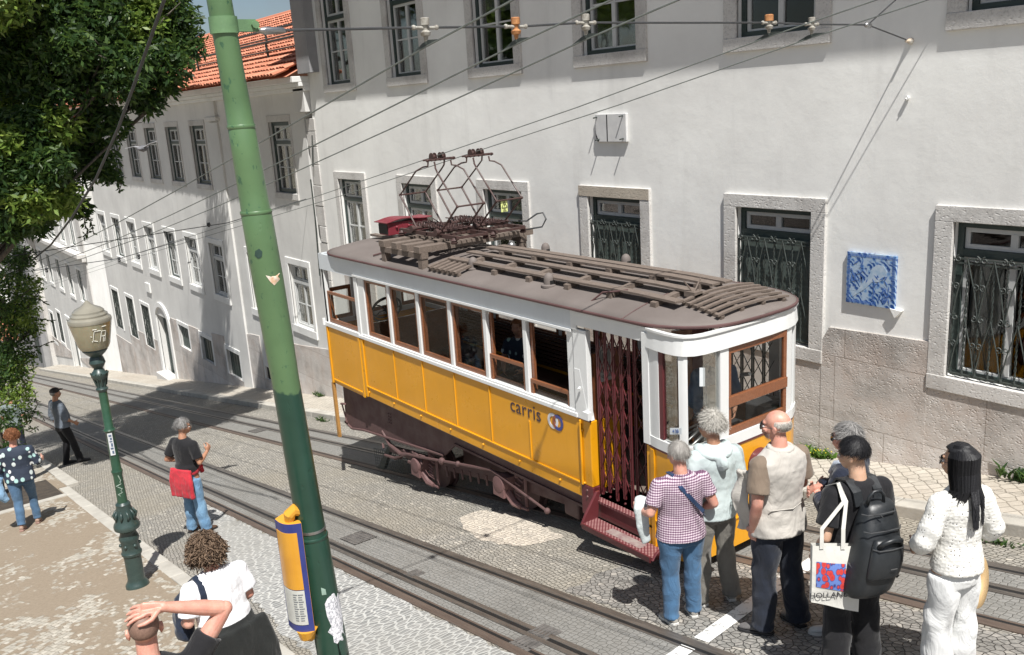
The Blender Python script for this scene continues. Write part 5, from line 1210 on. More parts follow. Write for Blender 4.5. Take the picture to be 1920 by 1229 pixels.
class Fig:
    """local frame: x to the figure's right, y forwards, z up; scaled so a figure of height 1.75 has scale 1"""
    def __init__(s, label, pos, face, h, wide=1.0, skin_='fair', lean=0.0, head_turn=0, head_nod=0, group=None, slope=True):
        s.s = h/1.75; s.w = wide; s.face = face; s.pos = V(pos)
        a = radians(face); s.F = V((cos(a), sin(a), 0)); s.R = V((sin(a), -cos(a), 0)); s.skin = SKIN[skin_]
        s.T = thing('person', s.pos, label, 'person', group); s.slope = slope
        s.lean = radians(lean); s.turn = radians(head_turn); s.nod = radians(head_nod)
        s.body = MB()
    def P(s, x, y, z, up=True):
        """local (1.75-scaled) to world, with the trunk leaning forward above the hips"""
        if up and s.lean and z > .95:
            d = z-.95; y, z = y*cos(s.lean)+d*sin(s.lean), .95+d*cos(s.lean)-y*sin(s.lean)
        return s.pos + s.R*(x*s.s) + s.F*(y*s.s) + V((0, 0, z*s.s))
    def G(s, x, y, z):                                   # ground-following (feet on the slope)
        p = s.P(x, y, z, False)
        if s.slope: p.z += gz(p.x)-gz(s.pos.x)
        return p
    def head_m(s):
        c = s.P(0, .02, 1.545); m = Matrix.Rotation(-s.nod, 4, 'X') if False else Matrix.Identity(4)
        fx = s.F*cos(s.turn)+ -s.R*sin(s.turn); rx = s.R*cos(s.turn)+s.F*sin(s.turn)
        nod = s.nod + s.lean*.5; up = V((0, 0, 1)); f2 = fx*cos(nod)-up*sin(nod); u2 = up*cos(nod)+fx*sin(nod)
        return c, rx, f2, u2
    def Hd(s, x, y, z):                                  # head-local: origin at top of neck
        c, r, f, u = s.head_m(); return c+(r*x+f*y+u*z)*s.s
    def hrot(s):
        c, r, f, u = s.head_m(); return Matrix((r, f, u)).transposed()
    def ell(s, mb, c, rx, ry, rz, n=20, m=14): mb.ball(s.Hd(*c), rx*s.s, ry*s.s, rz*s.s, n, m, s.hrot())
    def loft(s, mb, rings, n=20, fn=None):
        """rings: (z, rx, ry, yc[, xc]) horizontal ellipses"""
        fn = fn or s.P; o = len(mb.v)
        for r in rings:
            z, rx, ry, yc = r[:4]; xc = r[4] if len(r) > 4 else 0
            for j in range(n): t = 2*pi*j/n; mb.v.append(tuple(fn(xc+rx*cos(t)*s.w, yc+ry*sin(t)*(1+.5*(s.w-1)), z)))
        for i in range(len(rings)-1):
            for j in range(n): a = o+i*n; b = a+n; mb.f.append((a+j, a+(j+1) % n, b+(j+1) % n, b+j)); mb.m.append(0)
        mb.f.append(tuple(o+j for j in reversed(range(n)))); mb.m.append(0); k = o+(len(rings)-1)*n; mb.f.append(tuple(k+j for j in range(n))); mb.m.append(0)
    def limb(s, mb, pts, rs, n=14):
        P = [V(p) for p in pts]; out = []; ro = []
        for i in range(len(P)-1):
            k = 5
            for j in range(k): t = j/k; tt = t*t*(3-2*t) if False else t; out.append(P[i].lerp(P[i+1], t)); ro.append((rs[i]+(rs[i+1]-rs[i])*tt)*s.s)
        out.append(P[-1]); ro.append(rs[-1]*s.s); mb.tube(out, ro, n)
        for p, r in zip(P, rs): mb.ball(p, r*s.s*.995, n=12, m=8)
    def hand(s, wrist, d, palm_n, side, curl=.5, spread=.12, size=1.0):
        """d = direction of the fingers, palm_n = where the palm faces, side=+1 thumb on the d x n side"""
        mb = s.body; k = s.s*size; d = V(d).normalized(); n = V(palm_n); n = (n-d*n.dot(d)).normalized(); t = d.cross(n)*side; w = V(wrist)
        mb.tube([w-d*.015*k, w+d*.03*k, w+d*.085*k, w+d*.095*k], [(.024*k, .019*k), (.036*k, .017*k), (.042*k, .014*k), (.036*k, .010*k)] if abs(d.z) < .9 else [(.024*k,.022*k), (.03*k, .024*k), (.032*k, .028*k), (.028*k, .022*k)], 12)
        mb.hexa([w+d*.01*k-t*.030*k-n*.012*k, w+d*.01*k+t*.030*k-n*.012*k, w+d*.01*k+t*.030*k+n*.012*k, w+d*.01*k-t*.030*k+n*.012*k], [w+d*.095*k-t*.042*k-n*.010*k, w+d*.095*k+t*.040*k-n*.010*k, w+d*.095*k+t*.040*k+n*.012*k, w+d*.095*k-t*.042*k+n*.012*k])
        for i, (off, L) in enumerate(((.034, .075), (.012, .084), (-.012, .078), (-.034, .062))):
            a = w+d*.090*k+t*off*k; dd = (d+t*(off*spread*14)).normalized(); pts = [a-d*.01*k]; c = 0; p = a
            for j in range(3): c += curl*(.5 if j == 0 else .75); q = dd*cos(c)+n*sin(c); p = p+q*(L*(.42, .32, .26)[j])*k; pts.append(p)
            mb.tube(pts, [.0098*k, .0092*k, .0085*k, .0068*k], 8); mb.ball(pts[-1], .0068*k, n=8, m=6); [mb.ball(q, .0094*k, n=8, m=6) for q in pts[1:3]]
        a = w+d*.028*k+t*.030*k; q1 = a+(d*.55+t*.75+n*.25).normalized()*.040*k; q2 = q1+(d*.85+t*.35+n*.45*max(.3, curl)).normalized()*.034*k; q3 = q2+(d*.95+t*.05+n*.5*max(.3, curl)).normalized()*.026*k
        mb.tube([w+d*.02*k+t*.01*k, a, q1, q2, q3], [.015*k, .015*k, .012*k, .0105*k, .008*k], 8); mb.ball(q3, .008*k, n=8, m=6)
    def head(s, beard=False, jaw=1.0):
        b = s.body; e = s.ell
        e(b, (0, -.008, .108), .075, .092, .088); e(b, (0, .018, .062), .063, .074, .080); e(b, (0, .048, .022), .044, .045, .045); e(b, (0, .062, .006), .026, .026, .022)
        e(b, (0, .078, .105), .050, .020, .016); e(b, (0, .092, .026), .024, .014, .012)
        b.tube([s.Hd(0, .084, .092), s.Hd(0, .103, .066), s.Hd(0, .112, .054), s.Hd(0, .094, .046)], [.008*s.s, .011*s.s, .014*s.s, .011*s.s], 8)
        for k in (-1, 1):
            e(b, (k*.040, .070, .056), .022, .020, .022); b.ball(s.Hd(k*.078, -.004, .068), .009*s.s, .020*s.s, .032*s.s, 10, 8, s.hrot())
            b.tube([s.Hd(k*.080, .004, .044), s.Hd(k*.086, -.012, .058), s.Hd(k*.089, -.018, .082), s.Hd(k*.086, -.004, .098), s.Hd(k*.079, .010, .090)], .006*s.s, 6)
        b.tube([s.P(0, -.015, 1.44), s.P(0, -.008, 1.50), s.Hd(0, -.01, .02), s.Hd(0, -.005, .06)], [.062*s.s*(s.w**.5), .054*s.s*(s.w**.5), .053*s.s*(s.w**.5), .05*s.s], 16)
    def torso_body(s):
        s.loft(s.body, [(.86, .125, .09, -.01), (.95, .135, .095, -.012), (1.08, .12, .08, 0), (1.22, .135, .085, 0), (1.34, .145, .085, -.005), (1.405, .12, .06, -.012), (1.46, .062, .05, -.014)])
        for k in (-1, 1): s.limb(s.body, [s.P(0, -.01, 1.385), s.P(k*.150*s.w, -.01, 1.36)], [.055, .042])
    def arm(s, k, el, wr, hd=None, pn=None, curl=.5, r=1.0, thumb=None, size=1.0, spread=.12):
        """k=+1 right arm; el, wr local; builds arm into the body"""
        sh = s.P(k*.172*s.w, -.012, 1.365); E_ = s.P(*el); W_ = s.P(*wr); s.limb(s.body, [sh, sh.lerp(E_, .5), E_, E_.lerp(W_, .35), W_], [.047*r, .046*r, .036*r, .038*r, .024*r])
        d = (s.R*hd[0]+s.F*hd[1]+V((0, 0, hd[2]))) if hd else (W_-E_); n = s.R*pn[0]+s.F*pn[1]+V((0, 0, pn[2])) if pn else (s.R*-k)
        s.hand(W_, d, n, thumb if thumb is not None else k, curl, spread, size); return sh, E_, W_
    def legs(s, hips, knees, ankles, b=None):
        b = b or s.body
        for h, kn, an in zip(hips, knees, ankles): s.limb(b, [s.P(*h, False) if len(h) == 3 else h, s.G(*kn), s.G(*an)], [.075, .05, .036])
    def finish(s, vox=.0075):
        o = s.body.build('body', s.skin, s.T, smooth=True); remesh(o, vox*s.s, 2); return o
    def eyes(s):
        for k in (-1, 1): m = MB(); m.ball(s.Hd(k*.031, .083, .076), .012*s.s, n=10, m=8); m.build('eye', EYE, s.T, smooth=True); 
        m = MB(); [m.ball(s.Hd(k*.032, .0935, .076), .0052*s.s, n=8, m=6) for k in (-1, 1)]; pieces(m, 'iris', IRIS, s.T)
    def garment(s, name, mat, build, vox=.011, disp=.012, tex=None, smooth=2):
        m = MB(); build(m); o = m.build(name, mat, s.T, smooth=True); remesh(o, vox, smooth, disp, tex); return o
    def trousers(s, mat, knees, ankles, wide=1.0, flare=1.0, waist=1.02, name='trousers', disp=.02, hem=.06, seat=1.0):
        def f(m):
            s.loft(m, [(.80, .150*wide, .115*seat, -.012), (.86, .160*wide, .122*seat, -.02), (.93, .148*wide, .112*seat, -.012), (waist-.03, .135*wide, .100*seat, 0)], fn=lambda x, y, z: s.P(x, y, z, False))
            for k, kn, an in zip((-1, 1), knees, ankles):
                h = s.P(k*.085*s.w, -.01, .86, False); K = s.G(*kn); A = s.G(an[0], an[1], hem); P = []; R_ = []
                for i in range(9): t = i/8; P.append(h.lerp(K, t)); R_.append((.095*wide*s.w**.6+(.066*wide*flare**.5-.095*wide*s.w**.6)*t)*s.s)
                for i in range(1, 11):
                    t = i/10; P.append(K.lerp(A, t)); rr = (.066*wide*flare**.5+(.060*wide*flare-.066*wide*flare**.5)*t)*(1+.045*sin(t*19)*(.3+t)); R_.append(rr*s.s)
                m.tube(P, R_, 18)
        o = s.garment(name, mat, f, .011, disp*1.1, CLOUD2); d = o.modifiers.new('drape', 'DISPLACE'); d.strength = disp*.42; d.texture = BAND; d.mid_level = .5; d.texture_coords = 'LOCAL'; return o
    def top(s, name, mat, arms, hem=.88, wide=1.0, sleeve=.55, sr=.066, flare=1.0, neck=1.47, vox=.010, disp=.014, belly=0, low=None, coll=0, deep_=1.0, tw=1.0):
        def f(m):
            R_ = [(hem, .172*wide*flare, .136*flare, -.014+belly*.5), (hem+.08, .172*wide*flare**.7, .136, -.012+belly*.7), (1.10, .165*wide, .124+belly*.4, belly), (1.22, .172*wide, .126+belly*.2, belly*.4), (1.33, .186*wide, .124, -.005), (1.40, .182*wide, .102, -.012), (1.445, .125*wide, .086, -.014), (neck, .076, .068, -.010)]
            s.loft(m, [(r_[0], r_[1]*tw, r_[2]*deep_, r_[3]) for r_ in R_], 24)
            for (k, el, wr, sl) in arms:
                sh = s.P(k*.172*s.w*wide**.5, -.012, 1.375); E_ = s.P(*el); W_ = s.P(*wr); L1 = (E_-sh).length; L2 = (W_-E_).length
                if sl <= 1: e = sh.lerp(E_, sl); P = [sh.lerp(e, i/6) for i in range(7)]; RR = [(.072+(sr-.072)*i/6)*s.s*wide**.4 for i in range(7)]
                else:
                    e = E_.lerp(W_, sl-1); P = [sh.lerp(E_, i/6) for i in range(6)]+[E_.lerp(e, i/6) for i in range(7)]; RR = [(.070+(sr-.070)*i/12*1.0)*s.s*wide**.4*(1+.05*sin(i*2.1)) for i in range(13)]
                m.tube(P, RR, 16); m.ball(sh, .074*s.s*wide**.4, n=14, m=10); m.tube([s.P(0, -.012, 1.40), sh], [.06*s.s*tw, .074*s.s*wide**.4], 14)
                if sl > 1: m.ball(E_, RR[6], n=12, m=8)
        return s.garment(name, mat, f, vox, disp)
    def shoe(s, an, mat, sole, toe=0.0, name='shoe', L=.27):
        A = s.G(*an); A0 = s.G(an[0], an[1], 0); a = radians(toe); fw = s.F*cos(a)+s.R*sin(a); sl = (gz((A0+fw*.2).x)-gz(A0.x))/.2 if s.slope else 0; fw = (fw+V((0, 0, sl))).normalized(); sd = V((0, 0, 1)).cross(fw).normalized(); k = s.s
        A0 = V((A0.x, A0.y, A0.z)); m = MB(); o = len(m.v); secs = [(-.075, .030, .055, .020), (-.05, .038, .085, .0), (.0, .040, .085, 0), (.06, .042, .065, 0), (.12, .048, .048, 0), (.17, .043, .038, 0), (.20, .026, .028, 0)]
        for y, w, h, _ in secs:
            for j in range(12): t = 2*pi*j/12; m.v.append(tuple(A0+fw*y*k+sd*cos(t)*w*k+V((0, 0, (.018+h*.5+sin(t)*h*.5)*k))))
        for i in range(6):
            for j in range(12): q = o+i*12; r = q+12; m.f.append((q+j, q+(j+1) % 12, r+(j+1) % 12, r+j)); m.m.append(0)
        m.f.append(tuple(o+j for j in reversed(range(12)))); m.f.append(tuple(o+72+j for j in range(12))); m.m += [0, 0]
        ob = m.build(name, mat, s.T, smooth=True, fix=True); ob.modifiers.new('s', 'SUBSURF').levels = 1
        q = MB(); pts = [(-.078, .030), (-.03, .040), (.05, .041), (.12, .050), (.18, .042), (.208, .018)]; lp_ = [(y, w) for y, w in pts]+[(y, -w) for y, w in reversed(pts)]
        b = [A0+fw*y*k+sd*w*k+V((0, 0, .002)) for y, w in lp_]; n_ = len(b); q.add(b+[p+V((0, 0, .026*k)) for p in b], [tuple(range(n_))[::-1], tuple(range(n_, 2*n_))]+[(i, (i+1) % n_, n_+(i+1) % n_, n_+i) for i in range(n_)]); q.build('sole', sole, ob, bevel=.005, fix=True)
        l = MB()
        for i in range(4): y = .035+.022*i; l.tube([A0+fw*y*k-sd*.022*k+V((0, 0, (.088-.010*i)*k)), A0+fw*(y+.004)*k+V((0, 0, (.094-.011*i)*k)), A0+fw*y*k+sd*.022*k+V((0, 0, (.088-.010*i)*k))], .003, 5)
        l.build('lace', sole, ob)
    def hair_cap(s, mat, f, off=.006, name='hair', base=True, thr=0.0):
        """f(dir)->True where hair grows; dir in head-local (x right, y forward, z up)"""
        m = MB(); n_, k_ = 30, 20; C = (0, -.008, .108); R_ = (.075, .092, .088); idx = {}
        for i in range(k_+1):
            for j in range(n_):
                ph = pi*i/k_; t = 2*pi*j/n_; d = V((sin(ph)*cos(t), sin(ph)*sin(t), cos(ph)))
                idx[(i, j)] = len(m.v); o_ = off*(1+.5*NZ.noise(d*4)); m.v.append(tuple(s.Hd(C[0]+d.x*(R_[0]+o_), C[1]+d.y*(R_[1]+o_), C[2]+d.z*(R_[2]+o_))))
        for i in range(k_):
            for j in range(n_):
                ph = pi*(i+.5)/k_; t = 2*pi*(j+.5)/n_; d = V((sin(ph)*cos(t), sin(ph)*sin(t), cos(ph)))
                if f(d): m.f.append((idx[(i, j)], idx[(i+1, j)], idx[(i+1, (j+1) % n_)], idx[(i, (j+1) % n_)])); m.m.append(0)
        o = m.build(name, mat, s.T, smooth=True); md = o.modifiers.new('s', 'SOLIDIFY'); md.thickness = .004; return o
    def strands(s, mat, f, n, L, w=.0022, lift=.3, off=.004, curl=0, wave=.0, fall=1.0, name='hair', seed=1, part=None, segs=4, spreadk=.25):
        rnd = random.Random(seed); m = MB(); C = V((0, -.008, .108)); R_ = V((.075, .092, .088)); up = V((0, 0, 1))
        while n > 0:
            d = V((rnd.gauss(0, 1), rnd.gauss(0, 1), rnd.gauss(0, 1))).normalized()
            if not f(d): continue
            n -= 1; p = C+V((d.x*(R_.x+off), d.y*(R_.y+off), d.z*(R_.z+off))); crown = V((0, -.25, .97)); tg = (d-crown*d.dot(crown)); tg = tg.normalized() if tg.length > .05 else V((rnd.gauss(0, 1), rnd.gauss(0, 1), 0)).normalized()
            tg = (tg+part(d) if part else tg); tg = (tg-d*tg.dot(d)).normalized(); tg = (tg+V((rnd.gauss(0, spreadk), rnd.gauss(0, spreadk), rnd.gauss(0, spreadk)))).normalized()
            l = L*rnd.uniform(.6, 1.25)
            if curl:
                ax = (d*.9+tg*.5+V((rnd.gauss(0, .35), rnd.gauss(0, .35), rnd.gauss(0, .3)))).normalized(); u = ax.orthogonal().normalized(); v = ax.cross(u); ph = rnd.random()*6.28; pts = []; tn = rnd.uniform(1.2, 2.2)
                for i in range(11): t = i/10; a = ph+t*tn*6.28; pts.append(s.Hd(*(p+ax*l*t-up*.25*l*t*t+(u*cos(a)+v*sin(a))*curl*(.5+.5*t))))
                m.tube(pts, [w*s.s]*11, 4, caps=False); continue
            pts = [p]; q = p; dr = (tg*(1-lift)+d*lift).normalized()
            for i in range(segs):
                dr = (dr-up*.16*fall-d*.05+V((rnd.gauss(0, wave), rnd.gauss(0, wave), rnd.gauss(0, wave)))).normalized(); q = q+dr*l/segs
                e = (q-C); rr = sqrt((e.x/(R_.x+off))**2+(e.y/(R_.y+off))**2+(e.z/(R_.z+off))**2)
                if rr < 1: q = C+e/rr
                pts.append(q)
            sd = dr.cross(d); sd = sd.normalized() if sd.length > .01 else V((1, 0, 0)); vs = []
            for i, q in enumerate(pts): ww = w*(1-.75*i/segs); vs += [s.Hd(*(q-sd*ww)), s.Hd(*(q+sd*ww))]
            m.add(vs, [(2*i, 2*i+1, 2*i+3, 2*i+2) for i in range(segs)])
        return m.build(name, mat, s.T, smooth=bool(curl))
    def glasses(s, dark=True, frame=None):
        m = MB(); fr = frame or MT['cable_dark']; y = .112
        for k in (-1, 1): m.tube([s.Hd(k*.060, y-.018, .082), s.Hd(k*.076, .05, .086), s.Hd(k*.083, -.005, .084)], .0024, 5)
        m.tube([s.Hd(-.012, y+.004, .082), s.Hd(.012, y+.004, .082)], .003, 5)
        o = m.build('glasses', fr, s.T); g = MB()
        for k in (-1, 1):
            P = []
            for x, z in ((.010, .094), (.036, .097), (.060, .092), (.062, .075), (.050, .058), (.026, .056), (.011, .068)): P.append(s.Hd(k*x, y-.006*(x/.03)**2+.004, z))
            m2 = MB(); m2.prism(P, s.Hd(0, .003, 0)-s.Hd(0, 0, 0)); m2.build('lens', DARKLENS if dark else CLEARLENS, o, fix=True)
            m3 = MB(); m3.tube(P, .0016, 4, closed=True); m3.build('rim', fr, o)
EYE = simple('eye_white', (.7,.68,.66), bump=0, rough=.2); IRIS = simple('iris', (.05,.035,.02), bump=0, rough=.1); DARKLENS = simple('dark_lens', (.012,.012,.014), bump=0, rough=.08); CLEARLENS = glass('clear_lens', mixf=.92, gain=.6)
full = lambda d: d.z > -.42 and not (d.y > .52 and d.z < .52) and not (d.y > .1 and d.z < -.05) and not (abs(d.x) > .8 and d.z < -.25 and d.y > -.3)
short = lambda d: d.z > -.52 and not (d.y > .42 and d.z < .60) and not (d.y > -.02 and d.z < .02) and not (abs(d.x) > .86 and d.z < -.12 and d.y > -.35)
bald_fringe = lambda d: -.55 < d.z < .28 and d.y < .05 and not (abs(d.x) > .86 and d.z < -.12 and d.y > -.35)
GR = lambda px_, py_, dz=0: onG(px_, py_, dz)
blk = cloth('black_cotton', (.017,.017,.019), (.010,.010,.012)); nav = cloth('navy_cloth', (.018,.023,.040), (.011,.014,.026)); jeans = cloth('light_blue_jeans', (.19,.33,.47), (.10,.20,.33), .6, 14); djean = cloth('mid_blue_jeans', (.085,.155,.25), (.05,.10,.17), .6, 14)
white_rub = simple('white_rubber', (.62,.61,.58), (.5,.49,.46), 12, .6, .2); grey_knit = cloth('grey_shoe_mesh', (.40,.38,.34), (.28,.27,.25)); dk_rub = simple('dark_rubber', (.03,.03,.032), rough=.6, bump=.1)
def strap(T, pts, w, th, mat, name='strap', nrm=None, parent=None):
    m = MB(); P = [V(p) for p in pts]; vs = []
    for i, p in enumerate(P):
        d = (P[min(i+1, len(P)-1)]-P[max(i-1, 0)]).normalized(); n = V(nrm[i]).normalized() if nrm else V((0, 0, 1)); s_ = d.cross(n).normalized()*w/2; n2 = s_.cross(d).normalized()*th/2; vs += [p-s_-n2, p+s_-n2, p+s_+n2, p-s_+n2]
    fs = []
    for i in range(len(P)-1):
        for k in range(4): a = i*4+k; b = i*4+(k+1) % 4; fs.append((a, b, b+4, a+4))
    fs += [(3, 2, 1, 0), tuple(4*(len(P)-1)+k for k in range(4))]; m.add(vs, fs); return m.build(name, mat, T, smooth=False, fix=True)

# ---- woman in the patterned blouse
f = Fig('short grey-haired woman in a plum and white print blouse and blue trousers', (-4.60, 4.88, gz(-4.60)), 158, 1.56, 1.22, 'pink', head_turn=22, head_nod=4)
kn = [(-.105, .02, .50), (.11, .0, .50)]; an = [(-.11, -.02, .085), (.12, .02, .085)]
f.torso_body(); f.head(); ra = ((.30, -.06, 1.14), (.26, .12, 1.03)); la = ((-.31, -.05, 1.15), (-.33, .17, 1.10))
f.arm(1, *ra, curl=.8, r=1.15); f.arm(-1, *la, curl=1.0, r=1.15); f.legs([(-.09, 0, .9), (.09, 0, .9)], kn, an); f.finish(); f.eyes()
f.top('blouse', dots(), [(1, *ra, .62), (-1, *la, .72)], hem=.86, wide=1.0, flare=1.13, sr=.074, belly=.012)
f.trousers(cloth('cornflower_blue_cotton', (.075,.165,.29), (.05,.115,.21), .7, 10), kn, an, 1.05, 1.15, disp=.022, hem=.07)
for a, t in zip(an, (-6, 12)): f.shoe(a, grey_knit, white_rub, t)
f.hair_cap(HM['silver'], short, .010); f.strands(HM['silver'], short, 2600, .05, .0014, .12, .012, wave=.07, seed=3)
st_ = cloth('royal_blue_strap', (.022,.05,.12)); pts = [f.P(-.10, .04, 1.47), f.P(-.09, -.04, 1.475), f.P(-.05, -.135, 1.38), f.P(.06, -.148, 1.24), f.P(.16, -.13, 1.12), f.P(.215, -.04, 1.04)]
strap(f.T, pts, .032, .006, st_, 'bag_strap', nrm=[V((0, 0, 1)), V((0, 0, 1)), -f.F+V((0, 0, .4)), -f.F, -f.F+f.R*.3, f.R])
m = MB(); q = [f.P(-.27, .18, 1.14), f.P(-.31, .14, 1.19), f.P(-.345, .08, 1.15), f.P(-.33, .08, .98), f.P(-.30, .09, .80)]; m.tube(q, [(.03, .05), (.04, .06), (.035, .065), (.025, .06), (.018, .04)], 12)
o = m.build('folded_cardigan', cloth('pale_grey_knit', (.56,.60,.60), (.45,.50,.50)), f.T, smooth=True); remesh(o, .009, 1, .015, CLOUD); o.parent = None; o.location = f.T.location; tag(o, 'pale grey cardigan hanging over the arm of the woman in the print blouse', 'cardigan')

# ---- man in the pale hoodie
f = Fig('white-haired man in a pale grey-blue hoodie and taupe trousers at the tram front', (-4.60, 5.27, gz(-4.60)), 160, 1.70, 1.06, 'tan', head_turn=38, head_nod=2)
kn = [(-.10, .04, .50), (.11, .0, .50)]; an = [(-.12, .02, .085), (.15, -.03, .085)]
ra = ((.235, -.04, 1.13), (.23, .15, 1.02)); la = ((-.25, -.06, 1.10), (-.255, .02, .88))
f.torso_body(); f.head(); f.arm(1, *ra, curl=.6); f.arm(-1, *la, hd=(-.05, .1, -1), pn=(1, 0, 0), curl=.45); f.legs([(-.09, 0, .9), (.09, 0, .9)], kn, an); f.finish(); f.eyes()
hd = cloth('pale_hoodie_fleece', (.50,.57,.57), (.42,.49,.49), .7, 7)
f.top('hoodie', hd, [(1, *ra, 1.3), (-1, *la, 1.18)], hem=.84, wide=1.08, flare=1.02, sr=.058, neck=1.49, disp=.014)
def hood(m):
    for k in range(15):
        t = k/14; a = pi*1.15*(t-.5); m.ball(f.P(.125*sin(a), -.02-.105*cos(a)*.9+.02, 1.445-.045*cos(a)), .048*f.s, .045*f.s, .036*f.s, 10, 8)
    m.ball(f.P(0, -.125, 1.36), .085*f.s, .04*f.s, .075*f.s, 12, 10)
f.garment('hood', hd, hood, .009, .016)
m = MB(); m.tube([f.P(-.16, -.10, .845), f.P(.16, -.10, .845)], .01, 5); f.trousers(cloth('taupe_cotton', (.21,.20,.175), (.155,.145,.13), .7, 9), kn, an, 1.02, 1.25, disp=.03, hem=.06)
for a, t in zip(an, (-16, 18)): f.shoe(a, grey_knit, white_rub, t)
f.hair_cap(HM['white'], full, .020); f.strands(HM['white'], full, 3800, .055, .0016, .22, .020, wave=.24, seed=8, spreadk=.5); f.glasses(False)
m = MB(); w_ = f.P(-.255, .015, .905); m.lathe([(.027, -.008), (.029, 0), (.027, .008)], w_, 14, (0, .1, 1)); m.build('watch', MT['steel'], f.T)

# ---- man in the beige vest
f = Fig('bald bearded man in sunglasses wearing a beige travel vest over a brown polo', (-3.88, 5.16, gz(-3.88)), 172, 1.80, 1.10, 'pink', head_turn=30, head_nod=0)
kn = [(-.10, .03, .50), (.115, -.02, .50)]; an = [(-.11, .02, .085), (.16, -.06, .085)]
ra = ((.25, .0, 1.13), (.20, .16, 1.05)); la = ((-.265, -.07, 1.12), (-.235, .01, .90))
f.torso_body(); f.head(); f.arm(1, *ra, curl=.5); f.arm(-1, *la, hd=(.25, .25, -.9), pn=(1, 0, 0), curl=.3, r=1.12); f.legs([(-.09, 0, .9), (.09, 0, .9)], kn, an); f.finish(); f.eyes()
f.top('polo_shirt', cloth('brown_polo', (.21,.165,.125), (.16,.12,.09)), [(1, *ra, .72), (-1, *la, .72)], hem=1.14, wide=1.04, sr=.084, disp=.006, deep_=.74, tw=.72)
vm = cloth('beige_vest_cotton', (.50,.475,.435), (.42,.395,.36), .9, 6); f.top('vest', vm, [], hem=.84, wide=1.16, flare=1.10, neck=1.485, disp=.024, belly=.02, deep_=1.1)
m = MB(); m.tube([f.P(.085*cos(a), -.02+.07*sin(a), 1.475+.01*sin(a)) for a in [2*pi*i/16 for i in range(16)]], [.020*f.s]*16, 8, closed=True); m.tube([f.P(.18, -.10, 1.06), f.P(0, -.150, 1.05), f.P(-.18, -.10, 1.06)], .004, 5)
pieces(m, 'vest_trim', vm, f.T, smooth=True)
def flap(mm):
    mm.grid(lambda u, v: f.P(-.215-.03*u+.02*sin(v*9), .06+.12*u+.02*sin(v*7+u*5), 1.30-.46*v), 10, 22)
m = MB(); flap(m); o = m.build('open_vest_front', vm, f.T, smooth=True); md = o.modifiers.new('s', 'SOLIDIFY'); md.thickness = .02; d = o.modifiers.new('d', 'DISPLACE'); d.strength = .03; d.texture = CLOUD
f.trousers(cloth('dark_navy_cotton', (.026,.032,.048), (.015,.019,.030), .9, 8), kn, an, 1.12, 1.25, disp=.026, hem=.06)
for a, t in zip(an, (-20, 12)): f.shoe(a, cloth('grey_trainer', (.17,.165,.16), (.09,.085,.085)), dk_rub, t)
f.strands(HM['white'], bald_fringe, 1500, .018, .0012, .35, .002, seed=5); f.hair_cap(simple('pale_stubble', (.50,.36,.30), (.44,.30,.25), 60, .6, .3), bald_fringe, .0025, 'stubble')  # thin mottled stubble layer just above the scalp
m = MB(); r = random.Random(2); bd = MB()
for _ in range(900):
    a = r.uniform(-1.6, 1.6); z = r.uniform(-.015, .045); rad_ = .048+.018*abs(a)/1.6; p = (sin(a)*(.055+.012*z/.04), .035+.050*cos(a), z); q = (p[0]*1.12, p[1]+.012*cos(a), p[2]-.016)
    bd.add([f.Hd(*p), f.Hd(p[0]+.003, p[1], p[2]), f.Hd(*q)], [(0, 1, 2)])
bd.build('beard', HM['white'], f.T); f.glasses(True)
m = MB(); m.lathe([(.028, -.006), (.030, 0), (.028, .006)], f.P(-.24, .005, .93), 14, (0, .1, 1)); m.build('wrist_band', MT['cable_dark'], f.T)

# ---- arms-crossed man in navy behind
f = Fig('grey-haired man in a navy jacket with folded arms, half hidden behind the backpacker', (-3.48, 5.44, gz(-3.48)), 196, 1.66, 1.12, 'pink', head_turn=12)
kn = [(-.10, .03, .50), (.10, .0, .50)]; an = [(-.11, .03, .085), (.13, -.02, .085)]
ra = ((.24, .10, 1.13), (-.02, .26, 1.17)); la = ((-.25, .08, 1.12), (.03, .25, 1.13))
f.torso_body(); f.head(); f.arm(1, *ra, hd=(-1, .1, .1), pn=(0, -1, 0), curl=.5); f.arm(-1, *la, hd=(1, .1, .1), pn=(0, -1, 0), curl=.5); f.legs([(-.09, 0, .9), (.09, 0, .9)], kn, an); f.finish(); f.eyes()
f.top('jacket', nav, [(1, *ra, 1.75), (-1, *la, 1.6)], hem=.80, wide=1.12, flare=1.04, sr=.056, disp=.02); f.trousers(nav, kn, an, 1.05, 1.2)
m = MB(); m.tube([f.P(-.10, -.02, 1.47), f.P(-.085, .075, 1.44), f.P(-.05, .125, 1.34)], [.022, .02, .015], 8); m.build('shirt_collar', cloth('pale_blue_shirt', (.45,.50,.58)), f.T, smooth=True)
for a, t in zip(an, (-10, 10)): f.shoe(a, simple('white_trainer', (.66,.66,.64), (.56,.56,.54), 9, .6, .2), white_rub, t)
f.hair_cap(HM['grey'], full, .011); f.strands(HM['grey'], full, 3200, .06, .0016, .08, .013, wave=.08, seed=21, part=lambda d: V((.5, .2, 0))); f.glasses(True)

